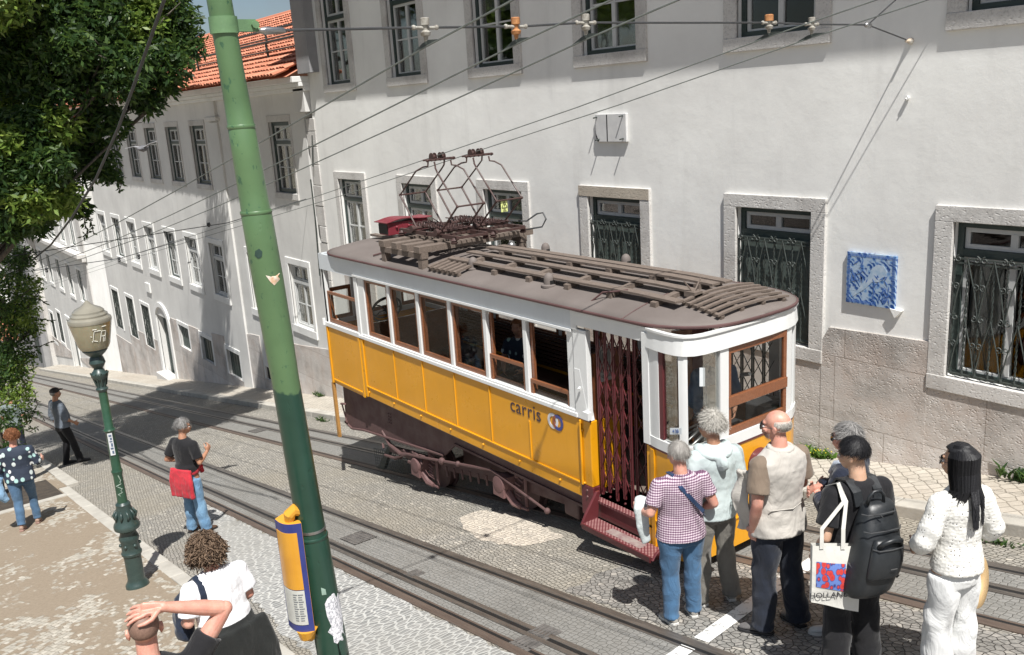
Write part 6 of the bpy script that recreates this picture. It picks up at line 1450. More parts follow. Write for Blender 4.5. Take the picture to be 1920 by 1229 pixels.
# ---- backpacker
f = Fig('black-haired young man all in black, seen from behind wearing a big backpack', (-3.12, 4.97, gz(-3.12)), 158, 1.71, 1.04, 'light', head_turn=34, head_nod=8)
kn = [(-.105, .02, .50), (.11, .0, .50)]; an = [(-.12, .0, .085), (.13, .0, .085)]
ra = ((.25, .02, 1.12), (.20, .20, 1.00)); la = ((-.265, -.06, 1.10), (-.235, .10, .90))
f.torso_body(); f.head(); f.arm(1, *ra, curl=.6); f.arm(-1, *la, hd=(.1, .5, -.8), pn=(1, 0, 0), curl=.5); f.legs([(-.09, 0, .9), (.09, 0, .9)], kn, an); f.finish(); f.eyes()
f.top('t_shirt', blk, [(1, *ra, .70), (-1, *la, .70)], hem=.90, wide=1.04, sr=.078, disp=.014); f.trousers(blk, kn, an, 1.12, 1.42, disp=.02, hem=.03)
for a in an: f.shoe(a, dk_rub, dk_rub, 4)
bk_ = lambda d: full(d) and d.z > -.30 and not (d.z < -.02 and abs(d.x) > .7)
f.hair_cap(HM['black'], bk_, .009); f.strands(HM['black'], bk_, 4200, .045, .0015, .08, .011, wave=.07, seed=31, part=lambda d: V((-.3, .5, 0)))
# sleeve badge: a small ring emblem in pale green
m = MB(); c = f.P(-.268, -.03, 1.245); n_ = (-f.R*1.0-f.F*.15).normalized(); u = V((0, 0, 1)); w = n_.cross(u).normalized()
for i in range(10): a = 2*pi*i/10; m.ball(c+(u*sin(a)+w*cos(a))*.024, .0065, n=6, m=5)
for i in range(6): a = 2*pi*i/6; m.ball(c+(u*sin(a)+w*cos(a))*.010, .005, n=6, m=5)
m.build('sleeve_badge', simple('pale_green_print', (.33,.52,.38), bump=0), f.T)
# backpack (its own thing, worn on the back)
bpT = thing('backpack', f.P(0, -.26, .95), 'large black backpack with curved grab handles on the back of the young man', 'backpack'); bm = NB('black_nylon'); bm.col(bm.ramp(bm.noise(8, 4), (.3, (.012,.014,.016)), (.7, (.022,.025,.028)))); bm.set(rough=.42); bm.bump(bm.noise(8, 4, .5, bm.mapv((1, 1, 1)), .8), .5, .012); bm.bump(bm.noise(400, 1), .2, .001); bm = bm.m
B_ = lambda x, y, z: f.P(x*.91, -.13+(y+.13)*.88 if y < -.13 else y, z); tilt = -.16
def bagring(z, w, y0, y1, xo=0):
    return [B_(xo+x*w+tilt*(z-1.1)*-1.2, y, z) for x, y in ((-1, y0), (-.97, y0-(y0-y1)*.6), (-.78, y1+.012), (0, y1-.008), (.78, y1+.012), (.97, y0-(y0-y1)*.6), (1, y0), (.5, y0+.01), (-.5, y0+.01))]
def bag(secs, name, par, sub=1):
    m = MB(); rings = [bagring(*s_) for s_ in secs]; n = 9
    for r in rings: m.v += [tuple(p) for p in r]
    for i in range(len(rings)-1):
        for j in range(n): a = i*n; b = a+n; m.f.append((a+j, a+(j+1) % n, b+(j+1) % n, b+j)); m.m.append(0)
    m.f.append(tuple(reversed(range(n)))); m.f.append(tuple((len(rings)-1)*n+j for j in range(n))); m.m += [0, 0]
    o = m.build(name, bm, par, smooth=True, fix=True); sb = o.modifiers.new('s', 'SUBSURF'); sb.levels = 2; sb.render_levels = 2; return o
bag([(.735, .12, -.14, -.25), (.73, .165, -.135, -.32), (.82, .188, -.13, -.38), (.97, .188, -.13, -.385), (1.10, .180, -.13, -.37), (1.22, .166, -.13, -.32), (1.31, .142, -.13, -.27), (1.36, .115, -.13, -.24), (1.372, .08, -.14, -.20)], 'main_bag', bpT)
bag([(.905, .12, -.36, -.40), (.92, .135, -.35, -.425), (1.02, .136, -.35, -.44), (1.10, .13, -.34, -.43), (1.17, .115, -.33, -.395), (1.18, .09, -.33, -.37)], 'front_pocket', bpT)
m = MB(); zp = lambda w, y, z: [B_(-w, y+.05, z), B_(-w*.8, y+.01, z), B_(0, y, z), B_(w*.8, y+.01, z), B_(w, y+.05, z)]
m.tube(zp(.12, -.428, 1.125), .005, 6); m.tube(zp(.135, -.300, 1.325), .005, 6); m.tube(zp(.150, -.352, 1.225), .004, 6); m.tube([B_(.08, -.42, 1.12), B_(.085, -.43, 1.03)], .004, 5); m.tube([B_(-.03, -.31, 1.33), B_(-.01, -.32, 1.31)], .004, 5); pieces(m, 'zip', MT['cable_dark'], bpT)
m = MB(); m.tube([B_(-.06, -.21, 1.365), B_(-.055, -.215, 1.42), B_(-.02, -.22, 1.455), B_(.03, -.22, 1.455), B_(.065, -.215, 1.42), B_(.07, -.21, 1.365)], (.011), 8); m.tube([B_(-.085, -.395, 1.14), B_(-.07, -.425, 1.18), B_(0, -.43, 1.195), B_(.07, -.425, 1.18), B_(.09, -.395, 1.14)], .016, 8); pieces(m, 'grab_handle', bm, bpT, smooth=True)
m = MB(); m.box(0, 0, 0, 0, 0, 0) if False else None
p = B_(.0, -.452, 1.0); m.hexa([p-f.R*.022-f.F*.0, p+f.R*.022, p+f.R*.022+V((0,0,.004)), p-f.R*.022+V((0,0,.004))], [p-f.R*.022-f.F*.004, p+f.R*.022-f.F*.004, p+f.R*.022-f.F*.004+V((0,0,.004)), p-f.R*.022-f.F*.004+V((0,0,.004))]); m.build('metal_bar', MT['steel'], bpT)
m = MB(); m.tube([B_(.172, -.22, .98), B_(.205, -.24, .96)], .016, 8); m.tube([B_(.165, -.24, .84), B_(.185, -.26, .825)], .014, 8); m.tube([B_(-.18, -.18, .99), B_(-.20, -.22, .97), B_(-.19, -.27, .95)], .012, 6); m.build('buckle', MT['cable_dark'], bpT)
for k in (-1, 1): strap(bpT, [B_(k*.075, -.135, 1.33), B_(k*.085, -.115, 1.42), B_(k*.092, -.04, 1.475), B_(k*.10, .055, 1.455), B_(k*.125, .13, 1.33), B_(k*.15, .10, 1.15), B_(k*.16, -.08, 1.0)], .062, .014, bm, 'shoulder_strap', nrm=[-f.F, -f.F+V((0, 0, .8)), V((0, 0, 1)), f.F*.6+V((0, 0, .8)), f.F, f.F, f.R*k])
# tote bag on the left shoulder
tt = thing('tote_bag', f.P(-.2, -.17, .9), 'off-white cotton tote with a red and blue printed panel, hung from the backpacker', 'tote bag'); cv = cloth('off_white_canvas', (.66,.65,.60), (.58,.57,.53), .5, 6)
TO = f.P(-.30, -.13, 1.10); tu = (f.R*.93-f.F*.25).normalized(); tn_ = tu.cross(V((0, 0, 1))).normalized()
if tn_.dot(f.F) > 0: tn_ = -tn_
TW, TH = .31, .44
def tp(u, v, o=0): return TO+tu*(TW*(u-.32))-V((0, 0, TH*v*(.92+.16*u)+.02*u))+tn_*(o+.022*sin(pi*u)*sin(pi*min(1, v*1.1))+.004*sin(7*u+3*v)*v)
m = MB(); m.grid(lambda u, v: tp(u, v, .02), 14, 14); m.grid(lambda u, v: tp(u, v, -.02), 14, 14); 
for e in ((0, 0), (1, 0)): m.grid(lambda u, v, e=e: tp(e[0], v, -.02+.04*u), 1, 14)
m.grid(lambda u, v: tp(u, 1, -.02+.04*v), 14, 1); m.build('bag', cv, tt, smooth=True)
tulip = NB('red_and_blue_print'); vv = tulip.vor(30, tulip.mapv((1, 1, .62)), 'F1', .55); sp = tulip.n('ShaderNodeSeparateColor'); tulip.l(vv.outputs['Color'], sp.inputs[0])
tulip.col(tulip.ramp(vv.outputs[0], (.0, (.50,.025,.03)), (.42, (.62,.06,.045)), (.48, (.03,.03,.16)), (.58, (.13,.22,.55)))); tulip.set(rough=.8)
m = MB(); m.grid(lambda u, v: tp(.08+.60*u, .26+.44*v, .0235), 10, 10); m.build('printed_panel', tulip.m, tt, smooth=True)
mwm = frame_m(tp(.36, .80, .0315), tu, V((0, 0, 1))); 
if mwm.col[2].xyz.dot(tn_) < 0: mwm = frame_m(tp(.36, .80, .0315), -tu, V((0, 0, 1)))
text_mesh('HOLLAND', .055, 'bag_lettering', simple('dark_print', (.03,.03,.035), bump=0), mwm, tt, .001)
for s_, a in ((0, .18), (1, .62)):
    q = tp(a, 0, .022-.04*s_*0); strap(tt, [tp(a, .04, .026), q+V((0, 0, .12)), f.P(-.19+.02*s_, -.135, 1.38), f.P(-.175, -.05, 1.478), f.P(-.19, .05, 1.42), f.P(-.20, .06, 1.30)], .026, .004, cv, 'handle', nrm=[tn_, tn_, -f.F+V((0, 0, .4)), V((0, 0, 1)), f.F+V((0,0,.5)), f.F])

# ---- woman in white lace
f = Fig('woman with long straight black hair in a white crochet top and white trousers', (-2.52, 5.13, gz(-2.52)), 160, 1.68, .92, 'light', head_turn=27, head_nod=2)
kn = [(-.10, .02, .50), (.10, .02, .50)]; an = [(-.11, .0, .085), (.11, .02, .085)]
ra = ((.25, -.04, 1.15), (.24, .10, 1.0)); la = ((-.27, -.02, 1.14), (-.20, .14, 1.02))
f.torso_body(); f.head(); f.arm(1, *ra, curl=.5, r=.85); f.arm(-1, *la, curl=.5, r=.85); f.legs([(-.09, 0, .9), (.09, 0, .9)], kn, an); f.finish(); f.eyes()
f.top('crochet_top', lace(), [(1, *ra, 1.45), (-1, *la, 1.55)], hem=.90, wide=1.0, flare=1.10, sr=.068, neck=1.475, disp=.012)
wt = cloth('white_linen', (.74,.745,.73), (.66,.665,.66), 1.0, 5, dist=.02); f.trousers(wt, kn, an, 1.0, 1.6, disp=.035, hem=.02)
for a in an: f.shoe(a, grey_knit, white_rub, 0)
lg = lambda d: d.z > -.5 and not (d.y > .45 and d.z < .62) and not (d.y > .12 and d.z < .1)
f.hair_cap(HM['black'], lg, .014)
m = MB(); r = random.Random(6); C = V((0, -.008, .108))
for i in range(3200):
    a = r.uniform(-2.5, 2.5)+pi; up0 = r.uniform(.2, .98); sx, sy = sin(a), cos(a)
    pts = []; bx = .088*sx; by = -.01+.105*sy
    if by > .035: continue
    st = V((bx*.55*(1-up0), by*.5, .205)); L_ = r.uniform(.24, .42); jj = r.gauss(0, .009)
    P0 = V((bx*.5, by*.5, .200)); P1 = V((bx*1.02+jj, by*1.05, .13)); P2 = V((bx*1.05+jj, by*1.02, .03)); P3 = V((bx*.95+jj-.03*(bx < 0), by*.9-.02, -.07)); P4 = V((bx*.80+jj-.07*(bx < .0), by*.75-.065+.10*(bx < -.05), -L_+.10))
    pts = [f.Hd(*p) for p in (P0, P1, P2, P3, P4)]; w = .0016; vs = []
    for q in pts: vs += [q-f.R*w*cos(a)+f.F*w*sin(a), q+f.R*w*cos(a)-f.F*w*sin(a)]
    m.add(vs, [(2*k, 2*k+1, 2*k+3, 2*k+2) for k in range(4)])
m.build('long_hair', HM['black'], f.T)
def hb(mm):
    for q, rx, ry, rz_ in (((0, -.035, .10), .080, .076, .095), ((0, -.05, .01), .075, .045, .09), ((-.01, -.075, -.07), .062, .026, .08), ((-.03, -.095, -.14), .04, .016, .06)): mm.ball(f.Hd(*q), rx*f.s, ry*f.s, rz_*f.s, 16, 12, f.hrot())
f.garment('hair', simple('black_hair_mass', (.016,.016,.018), (.010,.010,.012), 60, .35, .6, 120, .004), hb, .008, .0)
f.glasses(True)
sh_ = thing('straw_hat', f.P(.27, .20, .78), 'round woven straw hat held low at the side of the woman in white', 'hat'); m = MB(); ax = -(f.R*.45-f.F*.85+V((0, 0, .15))).normalized(); m.lathe([(.001, .09), (.07, .088), (.088, .07), (.092, .01), (.10, .004), (.17, -.004), (.172, 0), (.10, .012), (.10, .02)], f.P(.26, .06, .70), 36, ax)
sw = NB('woven_straw'); wv = sw.n('ShaderNodeTexWave', wave_type='RINGS'); wv.inputs['Scale'].default_value = 60; sw.l(sw.co.outputs['Object'], wv.inputs['Vector']); sw.col(sw.ramp(wv.outputs[0], (.2, (.50,.33,.15)), (.8, (.66,.47,.25)))); sw.set(rough=.8); sw.bump(wv.outputs[0], .5, .004); m.build('hat_body', sw.m, sh_, smooth=True)

# ---- man with the red sweater round his waist
f = Fig('man in black T-shirt with a red sweater tied round his waist', (-12.0, 3.09, gz(-12.0)), 118, 1.68, 1.02, 'tan', head_turn=-42, head_nod=2)
kn = [(-.11, .03, .50), (.12, .0, .50)]; an = [(-.13, .03, .085), (.17, .0, .085)]
ra = ((.26, -.02, 1.13), (.20, .20, 1.20)); la = ((-.29, -.09, 1.14), (-.15, .10, 1.08))
f.torso_body(); f.head(); f.arm(1, *ra, hd=(-.1, .6, .6), pn=(-1, 0, 0), curl=1.0); f.arm(-1, *la, curl=.9); f.legs([(-.09, 0, .9), (.09, 0, .9)], kn, an); f.finish(.009); f.eyes()
f.top('t_shirt', blk, [(1, *ra, .75), (-1, *la, .72)], hem=.98, wide=1.04, sr=.07); f.trousers(jeans, kn, an, 1.0, 1.25, disp=.03, hem=.06)
for a in an: f.shoe(a, simple('brown_shoe', (.09,.05,.03), bump=0), dk_rub, 0)
red = cloth('red_sweater_knit', (.50,.035,.05), (.38,.022,.035), .8, 7)
def sw_(mm):
    f.loft(mm, [(.95, .175, .135, -.012), (1.0, .180, .14, -.01), (1.04, .172, .13, 0)], fn=lambda x, y, z: f.P(x, y, z, False))
    for i in range(9): x = -.155+.0388*i; mm.tube([f.P(x, -.135, 1.04, False), f.P(x*1.15, -.165, .85, False), f.P(x*1.2, -.155+.01*sin(i*2), .63, False)], [.028, .033, .030], 10)
    mm.tube([f.P(.13, .12, 1.0, False), f.P(.05, .17, .98, False), f.P(.07, .19, .88, False)], [.03, .035, .03], 8)
f.garment('tied_sweater', red, sw_, .011, .02); f.hair_cap(HM['grey'], full, .012); f.strands(HM['grey'], full, 1200, .05, .002, .4, .012, wave=.1, seed=12); f.glasses(False)

# ---- man in cap standing in the tree's shade
f = Fig('man in a dark cap and grey-blue shirt standing in the tree shade', (-20.9, 2.92, gz(-20.9)), 105, 1.78, 1.15, 'tan', head_turn=-12, lean=-4)
kn = [(-.09, .05, .50), (.12, .10, .50)]; an = [(-.10, -.02, .085), (.17, .16, .085)]
ra = ((.27, -.04, 1.12), (.20, .16, .95)); la = ((-.27, -.06, 1.12), (-.24, -.02, .88))
f.torso_body(); f.head(); f.arm(1, *ra, curl=.5); f.arm(-1, *la, curl=.5); f.legs([(-.09, 0, .9), (.09, 0, .9)], kn, an); f.finish(.010); f.eyes()
f.top('shirt', cloth('grey_blue_shirt', (.15,.175,.21), (.11,.13,.16)), [(1, *ra, 1.2), (-1, *la, 1.5)], hem=.88, wide=1.08, sr=.062, belly=.03); f.trousers(blk, kn, an, 1.0, 1.1)
for a in an: f.shoe(a, dk_rub, dk_rub, 10)
m = MB(); f.ell(m, (0, -.008, .135), .083, .100, .072); m.prism([f.Hd(x, y, .135) for x, y in ((-.06, .07), (-.05, .14), (0, .165), (.05, .14), (.06, .07))], (0, 0, .008)); m.build('cap', cloth('dark_cap', (.03,.026,.026)), f.T, smooth=True); f.hair_cap(HM['grey'], bald_fringe, .006)

# ---- dim figure behind the low tree
f = Fig('dim figure in grey shirt half hidden in the shade behind the low tree', (-23.6, 2.3, gz(-23.6)), 150, 1.68, 1.05, 'tan')
kn = [(-.10, .02, .50), (.10, .0, .50)]; an = [(-.10, 0, .085), (.10, 0, .085)]; ra = ((.25, -.04, 1.12), (.22, .12, .95)); la = ((-.25, -.04, 1.12), (-.22, .12, .95))
f.torso_body(); f.head(); f.arm(1, *ra); f.arm(-1, *la); f.legs([(-.09, 0, .9), (.09, 0, .9)], kn, an); f.finish(.012); f.top('shirt', cloth('grey_green_shirt', (.20,.24,.24)), [(1, *ra, .7), (-1, *la, .7)], hem=.92); f.trousers(nav, kn, an); f.hair_cap(HM['stub'], full, .01)
for a in an: f.shoe(a, dk_rub, dk_rub, 0)

# ---- woman walking away, far left
f = Fig('auburn curly-haired woman in a dark leaf-print blouse walking away at far left', (-15.4, 1.42, gz(-15.4)+.055), 163, 1.63, 1.22, 'pink', head_turn=20)
kn = [(-.09, -.06, .50), (.10, .14, .50)]; an = [(-.08, -.24, .12), (.11, .10, .085)]
ra = ((.29, .0, 1.14), (.33, .20, 1.10)); la = ((-.29, -.06, 1.12), (-.26, .12, .98))
f.torso_body(); f.head(); f.arm(1, *ra, curl=.6); f.arm(-1, *la, curl=.9); f.legs([(-.09, 0, .9), (.09, 0, .9)], kn, an); f.finish(.010)
f.top('blouse', leafprint(), [(1, *ra, 1.35), (-1, *la, 1.2)], hem=.86, wide=1.06, flare=1.08, sr=.072); f.trousers(djean, kn, an, 1.0, 1.1, disp=.02, hem=.10)
for a in an: f.shoe(a, simple('tan_shoe', (.30,.20,.15), bump=0), simple('tan_sole', (.38,.24,.2), bump=0), 0)
f.hair_cap(HM['red'], full, .02); f.strands(HM['red'], full, 700, .04, .0035, curl=.012, off=.012, seed=14)
m = MB(); m.tube([f.P(-.30, .12, 1.0), f.P(-.35, .02, .98), f.P(-.36, -.08, .85), f.P(-.30, -.12, .66), f.P(-.24, -.10, .56)], [(.05, .09), (.08, .10), (.09, .09), (.08, .07), (.05, .04)], 12); m.tube([f.P(-.42, .0, 1.02), f.P(-.44, -.05, .85), f.P(-.43, -.02, .72)], .035, 8)
dj = m.build('denim_jacket', cloth('pale_denim', (.26,.42,.58), (.17,.30,.46), .8, 8), f.T, smooth=True); remesh(dj, .012, 1, .04, CLOUD); dj.parent = None; dj.location = f.T.location; tag(dj, 'pale blue denim jacket carried over the arm of the woman at far left', 'jacket')

# ---- curly-haired woman in white T-shirt (seen from above, walking down the pavement edge)
f = Fig('woman with brown curls, white T-shirt and dark jacket round her waist', (-6.12, 1.67, gz(-6.12)+.05), 190, 1.51, 1.30, 'pink', lean=14, head_turn=-8, head_nod=10)
kn = [(-.10, .03, .50), (.11, .0, .50)]; an = [(-.10, .06, .085), (.12, -.05, .085)]
ra = ((.27, .0, 1.13), (.22, .20, 1.06)); la = ((-.30, .0, 1.12), (-.25, .24, 1.08))
f.torso_body(); f.head(); f.arm(1, *ra, curl=.8, r=1.15); f.arm(-1, *la, hd=(-.2, .6, .35), pn=(1, 0, -.2), curl=.9, r=1.2); f.legs([(-.09, 0, .9), (.09, 0, .9)], kn, an); f.finish(.007)
f.top('t_shirt', cloth('white_cotton', (.80,.80,.82), (.74,.74,.77), .7, 7), [(1, *ra, .75), (-1, *la, .80)], hem=.98, wide=1.04, sr=.085, belly=.01, disp=.018)
f.trousers(cloth('grey_jeans', (.20,.23,.27), (.13,.15,.18)), kn, an, 1.0, 1.1)
for a in an: f.shoe(a, grey_knit, white_rub, 0)
jb = cloth('black_jacket', (.020,.022,.021), (.012,.013,.013), .8, 7)
def jk(mm):
    f.loft(mm, [(.93, .19, .145, -.02), (1.0, .19, .145, -.01), (1.04, .178, .132, 0)], fn=lambda x, y, z: f.P(x, y, z, False))
    for i in range(11): x = -.20+.042*i; mm.tube([f.P(x*1.1, -.14-.02*cos(x*8), 1.0, False), f.P(x*1.2+.02, -.18, .78, False), f.P(x*1.3+.04, -.20-.03*sin(i*1.7), .50+.05*sin(i), False)], [.04, .05, .045], 10)
f.garment('tied_jacket', jb, jk, .011, .022)
al = lambda d: d.z > -.75 and not (d.y > .35 and d.z < .45)
f.hair_cap(HM['brown'], al, .028); f.strands(HM['brown'], al, 2200, .066, .0030, curl=.010, off=.022, seed=41); f.strands(HM['brown'], lambda d: d.y < .2 and d.z < .2 and d.z > -.85, 500, .09, .0034, curl=.012, off=.02, seed=42, name='curls')
nb = cloth('navy_padded_nylon', (.022,.032,.055), (.014,.02,.036), .8, 8, .5); hb_ = thing('shoulder_bag', f.P(-.27, .22, 1.1), 'navy shoulder bag clutched in front by the curly-haired woman in white', 'bag')
m = MB(); m.tube([f.P(-.20, .10, 1.36), f.P(-.25, .16, 1.28), f.P(-.26, .22, 1.14), f.P(-.25, .24, .98), f.P(-.22, .22, .90)], [(.035, .05), (.05, .06), (.06, .075), (.065, .08), (.04, .06)], 12); o = m.build('bag', nb, hb_, smooth=True); remesh(o, .009, 1, .03, CLOUD)
strap(hb_, [f.P(-.23, .10, 1.36), f.P(-.20, .05, 1.43), f.P(-.165, -.02, 1.472), f.P(-.16, -.09, 1.42), f.P(-.175, -.135, 1.33), f.P(-.19, -.14, 1.24)], .045, .01, nb, 'bag_strap', nrm=[f.F+V((0, 0, 1)), V((0, 0, 1)), V((0, 0, 1)), -f.F+V((0, 0, 1)), -f.F, -f.F])
m = MB(); m.lathe([(.027, -.004), (.028, 0), (.027, .004)], f.P(-.255, .215, 1.083), 14, f.F+V((0, 0, .1))); m.build('bracelet', MT['steel'], f.T)

# ---- man with his hand on his shaved head, nearest the camera
f = Fig('shaven-headed man in black seen from behind, right hand on his head', (-4.50, .815, gz(-4.50)+.05), 163, 1.76, 1.06, 'pink', lean=2, head_turn=4, head_nod=-2)
f.w = 1.04; kn = [(-.10, .02, .50), (.11, .0, .50)]; an = [(-.10, 0, .085), (.12, 0, .085)]; la = ((-.25, -.03, 1.12), (-.24, .08, .9))
f.torso_body(); f.head(); f.arm(-1, *la); sh = f.P(.19, -.01, 1.39); E_ = f.P(.40, .05, 1.62); W_ = f.Hd(.105, -.035, .195)
f.limb(f.body, [sh, sh.lerp(E_, .5), E_, E_.lerp(W_, .35), W_], [.056, .050, .040, .042, .026]); dh = (f.Hd(-.07, -.02, .20)-W_).normalized(); f.hand(W_, dh, f.Hd(0, 0, .09)-W_, 1 if dh.cross(f.Hd(0, 0, .09)-W_).dot(f.F) < 0 else -1, .30, .55, 1.08)
f.legs([(-.09, 0, .9), (.09, 0, .9)], kn, an); f.finish(.0042); f.hair_cap(simple('shaved_scalp', (.22,.135,.10), (.17,.10,.075), 90, .6, .4), full, .0012, 'shaved_hair')
ra = ((.40, .05, 1.62), (.2, 0, 1.8)); f.top('t_shirt', blk, [(1, *ra, .55), (-1, *la, .7)], hem=.90, wide=1.06, sr=.072); f.trousers(blk, kn, an)
for a in an: f.shoe(a, dk_rub, dk_rub, 0)

# ---- tram driver in the cab, passenger on the bench
f = Fig('tram driver in a blue uniform shirt and dark cap bent forward inside the front cab', (-5.72, 6.52, -.60), -20, 1.66, 1.05, 'tan', lean=12, head_nod=30, slope=False)
kn = [(-.10, .02, .50), (.10, .0, .50)]; an = [(-.10, 0, .085), (.10, 0, .085)]; ra = ((.25, .05, 1.12), (.12, .26, 1.05)); la = ((-.25, .05, 1.12), (-.12, .26, 1.05))
f.torso_body(); f.head(); f.arm(1, *ra); f.arm(-1, *la); f.legs([(-.09, 0, .9), (.09, 0, .9)], kn, an); f.finish(.010); f.eyes(); f.top('shirt', cloth('blue_grey_shirt', (.13,.19,.28)), [(1, *ra, 1.5), (-1, *la, 1.5)], hem=.92); f.trousers(nav, kn, an); f.hair_cap(HM['black'], full, .014)
for a in an: f.shoe(a, dk_rub, dk_rub, 0)
f = Fig('passenger in a black and white top seated on the tram bench behind the middle windows', (-9.45, 6.95, -.60), -60, 1.66, 1.0, 'fair', slope=False)
f.pos = V((-9.45, 6.95, -.60-.50)); kn = [(-.10, .44, .98), (.10, .44, .98)]; an = [(-.10, .44, .57), (.10, .44, .57)]
ra = ((.24, .05, 1.14), (.14, .26, 1.05)); la = ((-.24, .05, 1.14), (-.14, .26, 1.05)); f.torso_body(); f.head(); f.arm(1, *ra); f.arm(-1, *la); f.legs([(-.09, 0, .95), (.09, 0, .95)], kn, an); f.finish(.011); f.top('top', leafprint(), [(1, *ra, .6), (-1, *la, .6)], hem=.93)
def tr_(mm):
    for k in (-1, 1): f.limb(mm, [f.P(k*.09, -.02, .97, False), f.P(k*.10, .44, .98, False), f.P(k*.10, .44, .62, False)], [.085, .065, .055])
f.garment('trousers', nav, tr_, .012, .01); f.hair_cap(HM['red'], full, .02)
for k in (-1, 1): f.shoe((k*.10, .44, .5), dk_rub, dk_rub, 0) if False else None
# ================================================================ GREEN TRACTION POLE
def dep(p): return (V(p)-V((0, 0, CAMZ))).dot(_f)
PX = -5.2
pp = [((404, -40), 46), ((408, 10), 46), ((427, 130), 46), ((451, 238), 49), ((451.2, 239), 50), ((480, 396), 54), ((480.5, 400), 57), ((510, 530), 57), ((527, 640), 54), ((541, 705), 51), ((590, 1000), 52), ((590.5, 1006), 56), ((625, 1229), 58)]
ax_ = [(onX(a[0], a[1], PX), w) for a, w in pp]
base_z = gz(PX)+.05
POLE_SPLIT = onX(541, 709, PX).z - base_z
y_at = lambda z: ax_[0][0].y+(ax_[-1][0].y-ax_[0][0].y)*(z-ax_[0][0].z)/(ax_[-1][0].z-ax_[0][0].z)
PO = V((PX, y_at(base_z), base_z))
pole = thing('traction_pole', PO, 'tall two-tone green steel pole carrying the overhead wires, in the foreground', 'pole')
POLE_R = [(p.z, w/2*dep(p)/FPX) for p, w in ax_]
def prad(z):
    for (za, ra), (zb, rb) in zip(POLE_R, POLE_R[1:]):
        if zb <= z <= za: return ra+(rb-ra)*(z-za)/(zb-za)
    return POLE_R[-1][1] if z < POLE_R[-1][0] else POLE_R[0][1]
m = MB(); prof = [(V((PX, y_at(z), z)), r) for z, r in POLE_R]
prof = [(V((PX, y_at(7.2), 7.2)), POLE_R[0][1]*.95)]+prof+[(V((PX, y_at(.0), .0)), POLE_R[-1][1]), (PO, POLE_R[-1][1])]
fine = []
for (p, r), (q, s) in zip(prof, prof[1:]):
    k = max(1, int((p-q).length/.15))
    for i in range(k): fine.append((p.lerp(q, i/k), r+(s-r)*i/k))
fine.append(prof[-1]); m.tube([p for p, r in fine], [r for p, r in fine], 32)
for px_, py_, w in ((450, 238, 52), (480, 398, 58.5), (590, 1003, 57.5)):
    p = onX(px_, py_, PX); p = V((PX, y_at(p.z), p.z)); r = w/2*dep(p)/FPX; m.tube([p+V((0,0,.012)), p+V((0,0,.006)), p-V((0,0,.006)), p-V((0,0,.012))], [r*.97, r*1.01, r*1.01, r*.97], 32)
m.build('shaft', polepaint(), pole, smooth=False, auto=40)
def cyl_pt(z, t, off=.002):
    """point on the pole skin, t = angle from the direction of the street-side camera terrace"""
    c = V((PX, y_at(z), z)); r = prad(z)+off; d = V((.93, -.37, 0)); s = V((.37, .93, 0)); return c+d*cos(t)*r+s*sin(t)*r
def skin_patch(name, outline, mat, parent, off=.0025, thick=.001):
    """outline of (angle, z) laid round the pole"""
    m = MB(); n = len(outline); cz = sum(z for t, z in outline)/n; ct = sum(t for t, z in outline)/n; rings = []
    for f in (1, .66, .33): rings.append([cyl_pt(cz+(z-cz)*f, ct+(t-ct)*f, off) for t, z in outline])
    o = 0; vs = [p for r in rings for p in r]+[cyl_pt(cz, ct, off)]; fs = []
    for k in range(2):
        for i in range(n): a = k*n+i; b = k*n+(i+1) % n; fs.append((a, b, b+n, a+n))
    for i in range(n): fs.append((2*n+i, 2*n+(i+1) % n, 3*n))
    m.add(vs, fs); return m.build(name, mat, parent, fix=True)
def ang(px_, py_):
    p = onX(px_, py_, PX); c = V((PX, y_at(p.z), p.z)); s = (p-c).y; return (math.asin(max(-1, min(1, s*.93/prad(p.z)))), p.z)
stm = NB('torn_white_sticker'); stm.col(stm.ramp(stm.noise(60, 6, .8), (.45, (.35,.36,.40)), (.52, (.80,.80,.84)))); stm.set(rough=.5)
fish = [(622,1098),(632,1104),(637,1125),(640,1150),(641,1172),(645,1180),(640,1186),(634,1184),(630,1190),(624,1188),(622,1176),(613,1170),(619,1158),(611,1140),(607,1118),(611,1108)]
skin_patch('torn_sticker', [ang(*p) for p in fish], stm.m, pole)
skin_patch('torn_sticker', [ang(*p) for p in [(498,512),(508,514),(524,508),(520,514),(524,519),(514,530),(507,524)]], simple('paper_scrap', (.72,.70,.62), (.6,.35,.2), 30, .7, 0), pole)
skin_patch('paint_scratch', [ang(*p) for p in [(600,1088),(608,1090),(610,1100),(602,1102)]], simple('pale_scratch', (.35,.5,.42), rough=.6, bump=0), pole)
skin_patch('chipped_patch', [ang(*p) for p in [(479,468),(486,463),(492,468),(491,478),(484,482),(478,477)]], simple('old_chip', (.03,.07,.055), rough=.7, bump=.4), pole)
m = MB(); c = onX(592, 987, PX); c = V((PX, y_at(c.z), c.z)); r = prad(c.z)+.004; m.tube([c+V((0,0,.009)), c-V((0,0,.009))], [r, r], 32); m.box(PX+.02, PX+.06, c.y-r-.02, c.y-r+.01, c.z-.012, c.z+.012); m.build('jubilee_clip', MT['steel'], pole)
pt_ = onX(420, 48, PX); pt_ = V((PX, y_at(pt_.z), pt_.z)); m = MB(); r = prad(pt_.z)+.010; m.tube([pt_+V((0,0,.045)), pt_-V((0,0,.045))], [r, r], 32)
m.box(PX-.03, PX+.03, pt_.y+r-.01, pt_.y+r+.10, pt_.z-.035, pt_.z+.03); m.tube([pt_+V((-.05, r+.09, 0)), pt_+V((.05, r+.09, 0))], .022, 8); m.tube([(PX, pt_.y+r+.09, pt_.z-.02), (PX, pt_.y+r+.15, pt_.z-.03)], .014, 6)
